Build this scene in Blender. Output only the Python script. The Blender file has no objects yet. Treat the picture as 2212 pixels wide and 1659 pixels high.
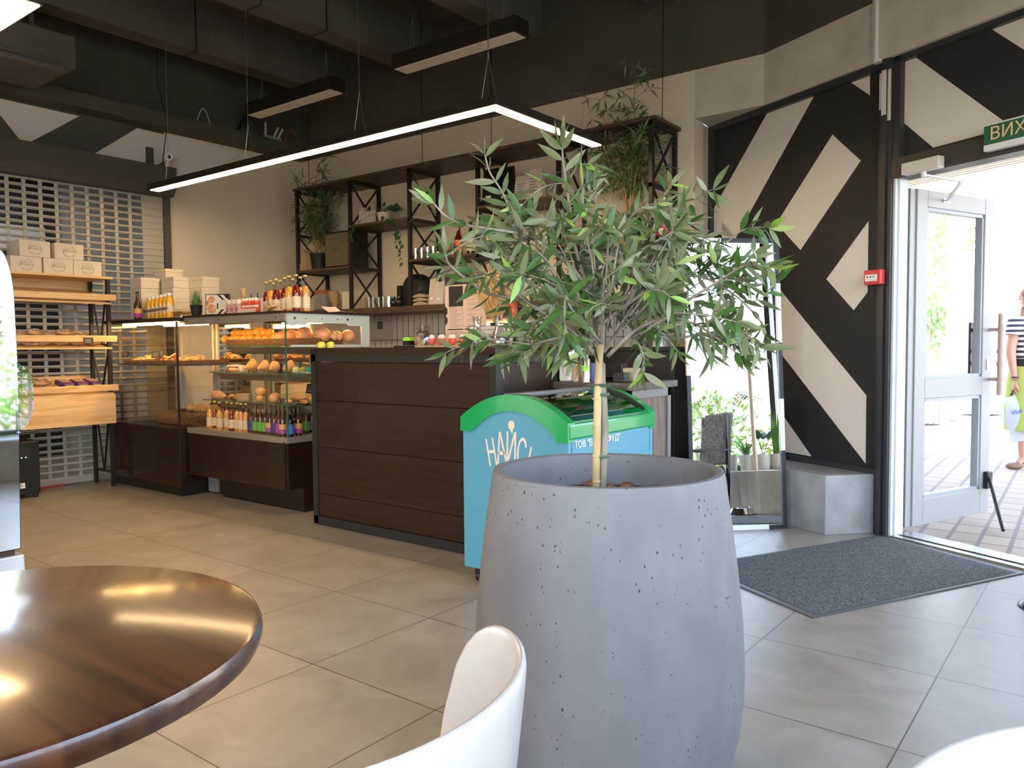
import bpy, bmesh, math, random
from mathutils import Vector, Matrix
PI = math.pi
S = bpy.context.scene
COL = S.collection
rnd = random.Random(7)
# ---------------------------------------------------------------- camera calibration
W, H = 2212, 1659
FL = 1703.9
YAW, PIT, ROL = 0.65611, 0.04749, -0.00697
CZ = 1.88884 * .6
_f = Vector((-math.sin(YAW) * math.cos(PIT), math.cos(YAW) * math.cos(PIT), -math.sin(PIT)))
_r = Vector((math.cos(YAW), math.sin(YAW), 0))
_u = _r.cross(_f)
_r, _u = _r * math.cos(ROL) + _u * math.sin(ROL), -_r * math.sin(ROL) + _u * math.cos(ROL)
CAM = Vector((0, 0, CZ))
def ray(x, y): return _r * ((x - W / 2) / FL) + _u * ((H / 2 - y) / FL) + _f
def fz(x, y, z=0.0):
    d = ray(x, y); return CAM + d * ((z - CZ) / d.z)
def fx(x, y, X):
    d = ray(x, y); return CAM + d * (X / d.x)
def fy(x, y, Y):
    d = ray(x, y); return CAM + d * (Y / d.y)
def pl(x, y, A, B2):
    n = Vector((-(B2[1] - A[1]), B2[0] - A[0], 0)); d = ray(x, y)
    t = n.dot(Vector((A[0], A[1], 0)) - CAM) / n.dot(d); return CAM + d * t
def dep(x, y, D): return CAM + ray(x, y) * D
# facade (angled) frame : origin at the lintel bend, a = along the facade, o = outwards
FO = Vector((-1.972, 5.411, 0)); FD = Vector((.8955, -.445, 0)); FN = Vector((.445, .8955, 0))
def fac(a, o, z): return FO + FD * a + FN * o + Vector((0, 0, z))
def fpl(x, y, o=.05):
    A = FO + FN * o; return pl(x, y, A, A + FD)
# ---------------------------------------------------------------- materials
MATS = {}
def mat(name, col=(.5, .5, .5), rough=.5, metal=0., spec=.5, emis=None, estr=0., trans=0., ior=1.45, alpha=1., coat=0., sss=0.):
    if name in MATS: return MATS[name]
    m = bpy.data.materials.new(name); m.use_nodes = True
    b = m.node_tree.nodes['Principled BSDF']
    b.inputs['Base Color'].default_value = (*col, 1); b.inputs['Roughness'].default_value = rough
    b.inputs['Metallic'].default_value = metal; b.inputs['Specular IOR Level'].default_value = spec
    b.inputs['Transmission Weight'].default_value = trans; b.inputs['IOR'].default_value = ior
    b.inputs['Alpha'].default_value = alpha; b.inputs['Coat Weight'].default_value = coat
    b.inputs['Coat Roughness'].default_value = .08
    if emis: b.inputs['Emission Color'].default_value = (*emis, 1); b.inputs['Emission Strength'].default_value = estr
    MATS[name] = m
    return m
def N(m, t, **k):
    n = m.node_tree.nodes.new(t)
    for a, v in k.items(): setattr(n, a, v)
    return n
def L(m, a, b): m.node_tree.links.new(a, b)
def ramp(m, fac_, stops):
    r = N(m, 'ShaderNodeValToRGB'); e = r.color_ramp.elements
    while len(e) > 1: e.remove(e[-1])
    e[0].position = stops[0][0]; e[0].color = (*stops[0][1], 1)
    for p, c in stops[1:]:
        q = e.new(p); q.color = (*c, 1)
    L(m, fac_, r.inputs[0]); return r.outputs[0]
def coords(m, scale=(1, 1, 1), rot=(0, 0, 0)):
    t = N(m, 'ShaderNodeTexCoord'); mp = N(m, 'ShaderNodeMapping')
    mp.inputs['Scale'].default_value = scale; mp.inputs['Rotation'].default_value = rot
    L(m, t.outputs['Object'], mp.inputs[0]); return mp.outputs[0]
def noisemat(name, c1, c2, scale=4, stretch=(1, 1, 1), rough=.5, detail=6, bump=0., lo=.35, hi=.65, metal=0., coat=0., dist=0., rot=(0, 0, 0), c3=None, spec=.5, bdist=.01):
    if name in MATS: return MATS[name]
    m = mat(name, c1, rough, metal, spec, coat=coat); b = m.node_tree.nodes['Principled BSDF']
    co = coords(m, stretch, rot); n = N(m, 'ShaderNodeTexNoise')
    n.inputs['Scale'].default_value = scale; n.inputs['Detail'].default_value = detail; n.inputs['Distortion'].default_value = dist
    L(m, co, n.inputs['Vector'])
    st = [(lo, c1), (hi, c2)] + ([(min(1, hi + .15), c3)] if c3 else [])
    L(m, ramp(m, n.outputs[0], st), b.inputs['Base Color'])
    if bump:
        bp = N(m, 'ShaderNodeBump'); bp.inputs['Strength'].default_value = bump; bp.inputs['Distance'].default_value = bdist
        L(m, n.outputs[0], bp.inputs['Height']); L(m, bp.outputs[0], b.inputs['Normal'])
    return m
def thinglass(name, tint=(1, 1, 1), refl=.08, rough=0.):
    if name in MATS: return MATS[name]
    m = bpy.data.materials.new(name); m.use_nodes = True; nt = m.node_tree; nt.nodes.clear()
    o = N(m, 'ShaderNodeOutputMaterial'); mx = N(m, 'ShaderNodeMixShader'); t = N(m, 'ShaderNodeBsdfTransparent'); g = N(m, 'ShaderNodeBsdfGlossy')
    fr = N(m, 'ShaderNodeFresnel'); fr.inputs[0].default_value = 1.5; ge = N(m, 'ShaderNodeNewGeometry'); sb = N(m, 'ShaderNodeMath', operation='SUBTRACT'); sb.inputs[0].default_value = 1; mu = N(m, 'ShaderNodeMath', operation='MULTIPLY'); L(m, ge.outputs['Backfacing'], sb.inputs[1]); L(m, fr.outputs[0], mu.inputs[0]); L(m, sb.outputs[0], mu.inputs[1])
    if refl > .08: q_ = mu; mu = N(m, 'ShaderNodeMath', operation='ADD'); mu.inputs[1].default_value = refl; L(m, q_.outputs[0], mu.inputs[0])
    t.inputs[0].default_value = (*tint, 1); g.inputs['Roughness'].default_value = rough
    L(m, mu.outputs[0], mx.inputs[0]); L(m, t.outputs[0], mx.inputs[1]); L(m, g.outputs[0], mx.inputs[2]); L(m, mx.outputs[0], o.inputs[0])
    MATS[name] = m; return m
def emat(name, col, st):
    if name in MATS: return MATS[name]
    return mat(name, (0, 0, 0), .5, emis=col, estr=st)
# ---------------------------------------------------------------- mesh builder (world coordinates unless a parent is given)
class B:
    def __init__(s): s.v = []; s.f = []; s.mi = []; s.m = 0
    def add(s, vs, fs):
        k = len(s.v); s.v += [Vector(v) for v in vs]
        for f in fs: s.f.append([i + k for i in f]); s.mi.append(s.m)
        return s
    def hexa(s, p): return s.add(p, [(0, 3, 2, 1), (4, 5, 6, 7), (0, 1, 5, 4), (1, 2, 6, 5), (2, 3, 7, 6), (3, 0, 4, 7)])
    def box(s, a, b):
        x0, y0, z0 = [min(a[i], b[i]) for i in range(3)]; x1, y1, z1 = [max(a[i], b[i]) for i in range(3)]
        return s.hexa([(x0, y0, z0), (x1, y0, z0), (x1, y1, z0), (x0, y1, z0), (x0, y0, z1), (x1, y0, z1), (x1, y1, z1), (x0, y1, z1)])
    def cbox(s, c, d, rz=0, M=None):
        pts = []
        for z in (-1, 1):
            for x, y in ((-1, -1), (1, -1), (1, 1), (-1, 1)): pts.append(Vector((x * d[0] / 2, y * d[1] / 2, z * d[2] / 2)))
        R_ = M if M is not None else Matrix.Rotation(rz, 3, 'Z')
        return s.hexa([Vector(c) + R_ @ p for p in pts])
    def obox(s, O, ax, ay, az):  # corner + three edge vectors
        O, ax, ay, az = map(Vector, (O, ax, ay, az))
        return s.hexa([O, O + ax, O + ax + ay, O + ay, O + az, O + ax + az, O + ax + ay + az, O + ay + az])
    def prism(s, poly, ex):      # polygon (3d) extruded by vector
        n = len(poly); ex = Vector(ex); p = [Vector(q) for q in poly]
        return s.add(p + [q + ex for q in p], [list(range(n))[::-1], list(range(n, 2 * n))] + [(i, (i + 1) % n, (i + 1) % n + n, i + n) for i in range(n)])
    def poly(s, p): return s.add(p, [list(range(len(p)))])
    def bar(s, p, q, w, h=None):  # square bar between two points
        p, q = Vector(p), Vector(q); d = (q - p).normalized(); h = h or w
        a = d.cross(Vector((0, 0, 1)))
        if a.length < .01: a = Vector((1, 0, 0))
        a.normalize(); b = d.cross(a)
        a *= w / 2; b *= h / 2
        return s.hexa([p - a - b, p + a - b, p + a + b, p - a + b, q - a - b, q + a - b, q + a + b, q - a + b])
    def tube(s, pts, r, seg=8, cap=True):
        pts = [Vector(p) for p in pts]; n = len(pts); rs = r if isinstance(r, (list, tuple)) else [r] * n
        k = len(s.v); prev = None
        for i, p in enumerate(pts):
            t = (pts[min(i + 1, n - 1)] - pts[max(i - 1, 0)])
            t = t.normalized() if t.length > 1e-9 else Vector((0, 0, 1))
            if prev is None:
                a = t.cross(Vector((0, 0, 1)))
                if a.length < .1: a = t.cross(Vector((1, 0, 0)))
            else: a = prev - t * prev.dot(t)
            a.normalize(); prev = a; b = t.cross(a)
            for j in range(seg):
                th = 2 * PI * j / seg; s.v.append(p + (a * math.cos(th) + b * math.sin(th)) * rs[i])
        for i in range(n - 1):
            for j in range(seg):
                j2 = (j + 1) % seg
                s.f.append([k + i * seg + j, k + i * seg + j2, k + (i + 1) * seg + j2, k + (i + 1) * seg + j]); s.mi.append(s.m)
        if cap:
            s.f.append([k + j for j in range(seg)][::-1]); s.mi.append(s.m)
            s.f.append([k + (n - 1) * seg + j for j in range(seg)]); s.mi.append(s.m)
        return s
    def cyl(s, p, q, r, r2=None, seg=16): return s.tube([p, q], [r, r2 if r2 is not None else r], seg)
    def lathe(s, prof, c=(0, 0, 0), seg=24, sx=1, sy=1, closed=False, M=None):
        k = len(s.v); c = Vector(c)
        for r, z in prof:
            for j in range(seg):
                th = 2 * PI * j / seg; v = Vector((r * sx * math.cos(th), r * sy * math.sin(th), z))
                s.v.append(c + (M @ v if M is not None else v))
        n = len(prof)
        for i in range(n - 1 + (1 if closed else 0)):
            i2 = (i + 1) % n
            for j in range(seg):
                j2 = (j + 1) % seg; s.f.append([k + i * seg + j, k + i * seg + j2, k + i2 * seg + j2, k + i2 * seg + j]); s.mi.append(s.m)
        if not closed:
            if prof[0][0] > 1e-4: s.f.append([k + j for j in range(seg)][::-1]); s.mi.append(s.m)
            if prof[-1][0] > 1e-4: s.f.append([k + (n - 1) * seg + j for j in range(seg)]); s.mi.append(s.m)
        return s
    def ball(s, c, r, seg=16, rings=10, M=None):
        rr = r if isinstance(r, (list, tuple)) else (r, r, r)
        pr = [(math.sin(PI * i / rings) + 1e-5, -math.cos(PI * i / rings)) for i in range(rings + 1)]
        k = len(s.v); s.lathe(pr, (0, 0, 0), seg)
        for i in range(k, len(s.v)):
            v = s.v[i]; v = Vector((v.x * rr[0], v.y * rr[1], v.z * rr[2])); s.v[i] = Vector(c) + (M @ v if M is not None else v)
        return s
    def leaf(s, p, d, n, ln, w, bend=.15, fold=.1, seg=5, shape=.55):
        p = Vector(p); d = Vector(d).normalized(); n = Vector(n); sd = d.cross(n)
        if sd.length < .01: sd = d.cross(Vector((.3, .8, .5)))
        sd.normalize(); n = sd.cross(d).normalized()
        k = len(s.v); c = [Vector(p)]
        for i in range(seg + 1):
            t = i / seg; wd = w / 2 * math.sin(PI * (t ** shape if 0 < t < 1 else t)) if 0 < t < 1 else .0004
            q = p + d * (ln * t) - n * (bend * ln * t * t)
            s.v += [q - sd * wd + n * fold * wd, q, q + sd * wd + n * fold * wd]
        for i in range(seg):
            a = k + i * 3
            s.f.append([a, a + 1, a + 4, a + 3]); s.mi.append(s.m); s.f.append([a + 1, a + 2, a + 5, a + 4]); s.mi.append(s.m)
        return s
    def xform(s, M):
        s.v = [M @ v for v in s.v]; return s
    def build(s, name, mats, parent=None, loc=None, smooth=False, bevel=0., solid=0., auto=35, sub=0, local=False):
        me = bpy.data.meshes.new(name)
        T = Matrix.Identity(4)
        if parent is not None and not local: T = wmat(parent).inverted()
        elif loc is not None and not local: T = Matrix.Translation(-Vector(loc))
        me.from_pydata([T @ v for v in s.v], [], s.f)
        for m in (mats if isinstance(mats, (list, tuple)) else [mats]): me.materials.append(m)
        me.polygons.foreach_set('material_index', s.mi)
        if smooth:
            me.polygons.foreach_set('use_smooth', [True] * len(me.polygons))
            if auto: me.set_sharp_from_angle(angle=math.radians(auto))
        me.update()
        o = bpy.data.objects.new(name, me); COL.objects.link(o)
        if parent is not None: o.parent = parent
        elif loc is not None: o.location = loc
        if solid: md = o.modifiers.new('solid', 'SOLIDIFY'); md.thickness = solid; md.offset = 0
        if bevel: md = o.modifiers.new('bevel', 'BEVEL'); md.width = bevel; md.segments = 2; md.limit_method = 'ANGLE'
        if sub: md = o.modifiers.new('sub', 'SUBSURF'); md.levels = md.render_levels = sub
        return o
def wmat(o):
    M = Matrix.LocRotScale(o.location, o.rotation_euler, o.scale)
    return wmat(o.parent) @ M if o.parent else M
def tag(o, label, cat, group=None, kind=None):
    o['label'] = label; o['category'] = cat
    if group: o['group'] = group
    if kind: o['kind'] = kind
    return o
def thing(name, label, cat, loc=(0, 0, 0), rz=0, group=None):
    o = bpy.data.objects.new(name, None); COL.objects.link(o); o.empty_display_size = .05
    o.location = loc; o.rotation_euler = (0, 0, rz); return tag(o, label, cat, group)
def struct(o): o['kind'] = 'structure'; return o
def kids(o): return [c for c in ALLK.get(o.name, [])]
def dup(root, loc, label=None, rz=None, sc=None, group=None):
    def cp(o, par):
        c = o.copy(); COL.objects.link(c)
        if par: c.parent = par
        for ch in [x for x in bpy.data.objects if x.parent == o]: cp(ch, c)
        return c
    r_ = cp(root, None); r_.location = loc
    if rz is not None: r_.rotation_euler = (0, 0, rz)
    if sc: r_.scale = (sc, sc, sc)
    if label: r_['label'] = label
    if group: r_['group'] = group
    return r_
ORD = ['first', 'second', 'third', 'fourth', 'fifth', 'sixth', 'seventh', 'eighth', 'ninth', 'tenth', 'eleventh', 'twelfth', 'thirteenth', 'fourteenth', 'fifteenth', 'sixteenth', 'seventeenth', 'eighteenth', 'nineteenth', 'twentieth']
def text_mesh(txt, size, M, name, material, parent=None, ext=.001, align='CENTER', shear=0., spacing=1.):
    cu = bpy.data.curves.new('t', 'FONT'); cu.body = txt; cu.size = size; cu.extrude = ext; cu.align_x = align; cu.align_y = 'CENTER'; cu.shear = shear; cu.space_character = spacing
    to = bpy.data.objects.new('t', cu); COL.objects.link(to)
    dg = bpy.context.evaluated_depsgraph_get(); dg.update()
    me = bpy.data.meshes.new_from_object(to.evaluated_get(dg))
    bpy.data.objects.remove(to); me.name = name
    T = (wmat(parent).inverted() if parent else Matrix.Identity(4)) @ M
    me.transform(T); me.materials.clear(); me.materials.append(material)
    o = bpy.data.objects.new(name, me); COL.objects.link(o)
    if parent: o.parent = parent
    return o
def frameM(O, X, Z):   # matrix: local x->X, local z (text normal) -> Z
    X = Vector(X).normalized(); Z = Vector(Z).normalized(); Y = Z.cross(X).normalized()
    return Matrix(((X.x, Y.x, Z.x, O[0]), (X.y, Y.y, Z.y, O[1]), (X.z, Y.z, Z.z, O[2]), (0, 0, 0, 1)))
# ================================================================ MATERIALS
black = mat('black_metal', (.012, .012, .012), .45, .0)
blackwall = noisemat('black_paint', (.068, .064, .056), (.082, .077, .068), 3, rough=.75)
beamm = noisemat('dark_slab', (.09, .083, .074), (.12, .11, .098), 2.2, rough=.8, detail=8)
cream = noisemat('cream_wall', (.66, .575, .44), (.70, .61, .47), 1.5, rough=.7)
mural_w = mat('mural_white', (.70, .655, .58), .6)
mural_b = mat('mural_black', (.022, .023, .024), .6)
concr = noisemat('raw_concrete', (.46, .42, .33), (.62, .57, .47), 3.2, rough=.8, detail=9, dist=.6, bump=.1, lo=.3, hi=.7)
benchm = noisemat('grey_slab', (.25, .245, .235), (.36, .355, .345), 5, rough=.45, detail=9)
darkwood = noisemat('dark_wood', (.012, .005, .003), (.032, .013, .007), 5, (1, 1, 9), rough=.33, detail=8, dist=.4, c3=(.075, .030, .014), lo=.3, hi=.72, coat=.25)
shelfwood = noisemat('shelf_wood', (.045, .028, .018), (.10, .066, .042), 4, (1.5, 14, 14), rough=.5, detail=6)
pine = noisemat('pine', (.60, .36, .15), (.78, .53, .26), 2.2, (4, .5, 7), rough=.5, detail=5, dist=1.2, c3=(.50, .25, .08), lo=.35, hi=.6)
steel = mat('steel', (.62, .62, .60), .3, 1.)
chrome = mat('chrome', (.85, .85, .85), .08, 1.)
alu = mat('white_aluminium', (.50, .56, .53), .45, .2)
glass = thinglass('clear_glass')
white = mat('white_plastic', (.75, .74, .72), .4)
doorgrey = mat('door_grey', (.30, .295, .29), .4)
framedark = mat('frame_dark', (.035, .037, .040), .4)
# floor tiles, 60 cm grid
floorm = mat('floor_tile', (.4, .38, .34), .3, spec=.5)
def _floor(m):
    b = m.node_tree.nodes['Principled BSDF']; t = N(m, 'ShaderNodeTexCoord'); sp = N(m, 'ShaderNodeSeparateXYZ'); L(m, t.outputs['Object'], sp.inputs[0])
    outs = []; ids = []
    for ax, off in (('X', 4.667), ('Y', -2.362)):
        a = N(m, 'ShaderNodeMath', operation='ADD'); a.inputs[1].default_value = off + 60; L(m, sp.outputs[ax], a.inputs[0])
        d = N(m, 'ShaderNodeMath', operation='DIVIDE'); d.inputs[1].default_value = .6; L(m, a.outputs[0], d.inputs[0])
        f = N(m, 'ShaderNodeMath', operation='FRACT'); L(m, d.outputs[0], f.inputs[0])
        fl = N(m, 'ShaderNodeMath', operation='FLOOR'); L(m, d.outputs[0], fl.inputs[0]); ids.append(fl.outputs[0])
        s = N(m, 'ShaderNodeMath', operation='SUBTRACT'); s.inputs[1].default_value = .5; L(m, f.outputs[0], s.inputs[0])
        ab = N(m, 'ShaderNodeMath', operation='ABSOLUTE'); L(m, s.outputs[0], ab.inputs[0]); outs.append(ab.outputs[0])
    mx = N(m, 'ShaderNodeMath', operation='MAXIMUM'); L(m, outs[0], mx.inputs[0]); L(m, outs[1], mx.inputs[1])
    g = N(m, 'ShaderNodeMath', operation='GREATER_THAN'); g.inputs[1].default_value = .5 - .0022 / .6; L(m, mx.outputs[0], g.inputs[0])
    cb = N(m, 'ShaderNodeCombineXYZ'); L(m, ids[0], cb.inputs[0]); L(m, ids[1], cb.inputs[1])
    wn = N(m, 'ShaderNodeTexWhiteNoise'); L(m, cb.outputs[0], wn.inputs[0])
    va = N(m, 'ShaderNodeVectorMath', operation='MULTIPLY_ADD'); va.inputs[1].default_value = (9, 9, 9); L(m, wn.outputs[1], va.inputs[0]); L(m, t.outputs['Object'], va.inputs[2])
    n = N(m, 'ShaderNodeTexNoise'); n.inputs['Scale'].default_value = 4.5; n.inputs['Detail'].default_value = 9; n.inputs['Distortion'].default_value = .7; n.inputs['Roughness'].default_value = .62
    L(m, va.outputs[0], n.inputs['Vector'])
    c = ramp(m, n.outputs[0], [(.28, (.22, .20, .16)), (.5, (.28, .257, .21)), (.72, (.335, .31, .26))])
    mi = N(m, 'ShaderNodeMix', data_type='RGBA'); L(m, g.outputs[0], mi.inputs[0]); L(m, c, mi.inputs[6]); mi.inputs[7].default_value = (.06, .035, .02, 1)
    L(m, mi.outputs[2], b.inputs['Base Color'])
    rr = N(m, 'ShaderNodeMapRange'); rr.inputs[3].default_value = .28; rr.inputs[4].default_value = .42; L(m, n.outputs[0], rr.inputs[0]); L(m, rr.outputs[0], b.inputs['Roughness'])
_floor(floorm)
# outdoor pavers
paver = mat('pavers', (.5, .42, .36), .8)
def _pav(m):
    b = m.node_tree.nodes['Principled BSDF']; co = coords(m, (1, 1, 1), (0, 0, math.radians(26.4 + 62)))
    k = N(m, 'ShaderNodeTexBrick'); k.inputs['Scale'].default_value = 1; k.inputs['Brick Width'].default_value = .24; k.inputs['Row Height'].default_value = .16
    k.inputs['Mortar Size'].default_value = .012; k.inputs['Color1'].default_value = (.34, .27, .21, 1); k.inputs['Color2'].default_value = (.41, .33, .26, 1); k.inputs['Mortar'].default_value = (.20, .17, .16, 1)
    k.offset = 0.0
    L(m, co, k.inputs['Vector']); L(m, k.outputs[0], b.inputs['Base Color'])
_pav(paver)
# ================================================================ ROOM SHELL
YB, XL, XR, YF, ZC, ZL = 5.411, -7.0, .95, -3.2, 4.05, 3.12
w2end = (XR - FO.x) / FD.x
fe = FO + FD * w2end
o = B(); o.poly([(XL, YF, 0), (XR, YF, 0), (fe.x, fe.y, 0), (fac(1.93, 0, 0).x, fac(1.93, 0, 0).y, 0), fac(1.93, .11, 0), fac(.98, .11, 0), fac(.96, .1, 0), (-2.5, 5.72, 0), (-2.479, YB, 0), (XL, YB, 0)])
struct(o.build('floor', floorm))
o = B(); o.box((XL - 2.2, 0.2, -.02), (XL, 4.6, 0)); struct(o.build('floor_2', floorm))
# back wall, cream, black above 3.12 m
o = B(); o.box((XL - .15, YB, 0), (-2.479, YB + .15, ZL)); o.m = 1; o.box((XL - .15, YB, ZL), (-1.972, YB + .15, ZC)); struct(o.build('wall_back', [cream, blackwall]))
# left wall : opening behind the shutter y .3 .. 3.95, z 0 .. 2.55
o = B(); o.box((XL - .15, 3.88, 0), (XL, YB, ZL)); o.box((XL - .15, YF, 0), (XL, .3, ZL))
o.m = 1; o.box((XL - .15, YF, ZL), (XL, YB, ZC)); o.box((XL - .15, .3, 2.62), (XL, 3.88, ZL))
def onx(pts, X=-6.997, lift=.0): return [(X,) + tuple(fx(x, y, XL))[1:] for x, y in pts]
o.m = 2
def lp(p): q = fx(p[0], p[1], XL); return (XL + .003, q.y, q.z)
for poly in ([(-60, 118), (171, 249), (52, 314), (-60, 180)], ):
    pass
top = ZL
for poly in ([(-30, 206.5), (171, 251), (52, 314), (-30, 211)], [(296, 277), (520, 330), (420, 390), (385, 384), (384, 340), (348, 351), (321, 367), (185, 343)]):
    o.prism([lp(p) for p in poly], (.001, 0, 0))
struct(o.build('wall_left', [cream, blackwall, mural_w]))
# front and right walls behind the camera
o = B(); o.box((XL, YF - .15, 0), (-2.2, YF, ZC)); o.box((-2.2, YF - .15, 2.775), (XR + .15, YF, ZC)); struct(o.build('wall_front', cream))
o = B(); o.box((XR, YF, 2.775), (XR + .15, fe.y, ZL)); o.m = 1; o.box((XR, YF, ZL), (XR + .15, fe.y, ZC)); o.m = 0; o.box((XR, YF, 0), (XR + .15, -2.6, 2.775)); struct(o.build('wall_right', [concr, blackwall]))
# concrete lintel: along the back wall then along the facade
def fprism(b, pts, z0, z1): return b.prism([(p[0], p[1], z0) for p in pts], (0, 0, z1 - z0))
LE = fac(w2end, 0, 0); LEo = fac(w2end, .15, 0)
poly = [(-2.479, YB), (FO.x, FO.y), (LE.x, LE.y), (LEo.x, LEo.y), (-2.5, 5.75)]
o = B(); fprism(o, poly, 2.775, ZL); struct(o.build('wall_entrance_lintel', concr))
o = B(); fprism(o, [(-1.972, YB), (LE.x, LE.y), (LEo.x, LEo.y), (-1.95, YB + .15)], ZL, ZC); struct(o.build('wall_entrance_top', blackwall))
o = B(); fprism(o, [(-2.479, YB), (-2.50, 5.715), (-2.62, 5.715), (-2.62, YB + .15), (-2.48, YB + .15)], 0, 2.775); struct(o.build('wall_reveal', concr))
# mural wall (K pattern) on the facade plane, o = .06
KO = .06
def kp(p, o_=KO - .004): q = fpl(p[0], p[1], KO); a = (q - FO).dot(FD); return fac(a, o_, q.z)
o = B(); o.obox(fac(-.62, KO, .3), FD * 1.6, FN * .05, (0, 0, 2.475)); o.m = 1
KPOLY = [[(1762, 202), (1661, 239), (1543, 450), (1541, 503), (1590, 514)],
         [(1799, 291), (1860, 347), (1730, 540), (1678, 483)],
         [(1877, 478), (1786, 603), (1845, 670), (1875, 631)],
         [(1560, 478), (1683, 623), (1872, 854), (1870.5, 1001), (1688, 764), (1560, 605)],
         [(1620, 800), (1693, 899), (1753.5, 985.7), (1630, 965)],
         [(1834, 175), (1880, 156), (1880, 206)]]
for p in KPOLY: o.prism([kp(q) for q in p], FN * .002)
struct(o.build('wall_mural', [mural_b, mural_w]))
# thin frame strips round the mural panel
o = B()
o.obox(fac(-.62, .02, .355), FD * .05, FN * .04, (0, 0, 2.42)); o.obox(fac(-.62, .02, 2.73), FD * 1.55, FN * .04, (0, 0, .045)); o.obox(fac(-.62, .02, .355), FD * 1.55, FN * .04, (0, 0, .035))
struct(o.build('trim_1', framedark))
# door post with ridges; the white mural stripe runs over it
def q2(x, y, o_): q = fpl(x, y, o_); return (q - FO).dot(FD), q.z
post = B()
for a0, a1, o0 in ((.905, .945, .03), (.945, .975, .0), (.975, .995, .015)): post.obox(fac(a0, o0, 0), FD * (a1 - a0), FN * (.12 - o0), (0, 0, 2.775))
post.m = 1
for a0, a1, o0, zb, zt in ((.905, .945, .03, 2.50, 2.71), (.945, .975, .0, 2.455, 2.71), (.975, .995, .015, 2.42, 2.71)):
    post.obox(fac(a0, o0 - .002, zb), FD * (a1 - a0), FN * .003, (0, 0, zt - zb))
struct(post.build('trim_2', [framedark, mural_w]))
# transom and panel above the door
TO = .07
o = B(); o.obox(fac(.995, TO, 2.19), FD * (w2end - .995), FN * .04, (0, 0, .585)); o.m = 1
def tp(p, o_=TO - .004): q = fpl(p[0], p[1], TO); a = (q - FO).dot(FD); return fac(a, o_, q.z)
for p in ([(1901, 138), (1935, 139.5), (1978, 123.3), (2186, 274), (2017, 319), (1934, 249), (1901, 226)], [(2141, 62), (2260, 16), (2300, 160), (2212, 107)]): o.prism([tp(q) for q in p], FN * .002)
struct(o.build('wall_transom', [mural_b, mural_w]))
o = B(); o.obox(fac(.99, .02, 2.08), FD * (w2end - .99), FN * .12, (0, 0, .115)); o.obox(fac(.995, .03, 2.195), FD * .05, FN * .05, (0, 0, .58)); o.obox(fac(.995, .03, 2.74), FD * 2.2, FN * .05, (0, 0, .035)); struct(o.build('trim_3', framedark))
# white frame edge and jambs of the door opening
o = B(); o.obox(fac(.995, .0, 0), FD * .022, FN * .11, (0, 0, 2.08)); o.m = 1; o.obox(fac(1.017, .02, 0), FD * .014, FN * .10, (0, 0, 2.08)); o.obox(fac(1.031, .045, 0), FD * .01, FN * .07, (0, 0, 2.08))
struct(o.build('trim_4', [framedark, mat('white_jamb', (.62, .66, .70), .35)]))
o = B(); o.obox(fac(1.93, .0, 0), FD * .07, FN * .13, (0, 0, 2.08)); struct(o.build('trim_5', framedark))
# threshold
o = B(); o.obox(fac(.985, .02, 0), FD * .97, FN * .045, (0, 0, .012)); o.obox(fac(.985, .08, 0), FD * .97, FN * .12, (0, 0, .018)); o.m = 1; o.obox(fac(.985, .065, 0), FD * .97, FN * .015, (0, 0, .006)); struct(o.build('trim_6', [steel, black]))
# fixed glazing right of the door and the window wall (behind the right edge of the frame; seen in the mirror)
def window(name, P, D_, Nn, ln, z0, z1, posts, t=.05, dp=.07):
    e = bpy.data.objects.new(name, None); COL.objects.link(e); e.location = P; e['kind'] = 'structure'
    o = B(); P = Vector(P); D_ = Vector(D_); Nn = Vector(Nn)
    for a in posts: o.obox(P + D_ * (a - t / 2) + Vector((0, 0, z0)), D_ * t, Nn * dp, (0, 0, z1 - z0))
    for z in (z0, z1 - t): o.obox(P + Vector((0, 0, z)), D_ * ln, Nn * dp, (0, 0, t))
    o.build('window_frame', framedark, e)
    o = B(); o.obox(P + Nn * dp * .5 + Vector((0, 0, z0)), D_ * ln, Nn * .006, (0, 0, z1 - z0)); o.build('window_glass', glass, e)
window('window_1', fac(2.0, .03, 0), FD, FN, w2end - 2.0, .36, 2.08, (.03, (w2end - 2.0) - .04))
window('window_2', (XR, -2.6, 0), (0, 1, 0), (1, 0, 0), fe.y + 2.6, .36, 2.775, (.03, 1.6, 3.2, 4.8, fe.y + 2.57))
window('window_3', (-2.2, YF, 0), (1, 0, 0), (0, -1, 0), 3.15, .02, 2.775, (.03, 1.05, 2.1, 3.12))
# benches / sills of grey slabs
bz = .355
o = B(); fprism(o, [(-2.45, 5.35), (-1.362, 4.809), (-1.101, 5.085), (fac(.95, .06, 0).x, fac(.95, .06, 0).y), (-2.49, 5.70)], 0, bz); struct(o.build('trim_7', benchm, bevel=.003))
q1 = fac(1.99, -.02, 0); q3 = fac(2.3, -.3, 0)
o = B(); fprism(o, [(q1.x, q1.y), (q3.x, q3.y), (.6, 3.55), (.6, -2.6), (XR, -2.6), (fe.x, fe.y)], 0, bz); struct(o.build('trim_8', benchm, bevel=.003))
# ceiling and ribs
o = B(); o.box((XL - .15, YF - .15, ZC), (XR + .3, YB + .3, ZC + .1)); struct(o.build('ceiling', beamm))
for i, x in enumerate((-6.42, -5.22, -4.02, -2.82, -1.62, -.42, .55)):
    yb = YB if x < -2 else min(YB, FO.y - (x + .2 - FO.x) * .497)
    o = B()
    if i < 2: o.box((x, YF, 3.64), (x + .2, yb, ZC))
    else: o.box((x, YF, 3.64), (x + .2, yb, ZC))
    struct(o.build('ceiling_beam', beamm))
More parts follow.
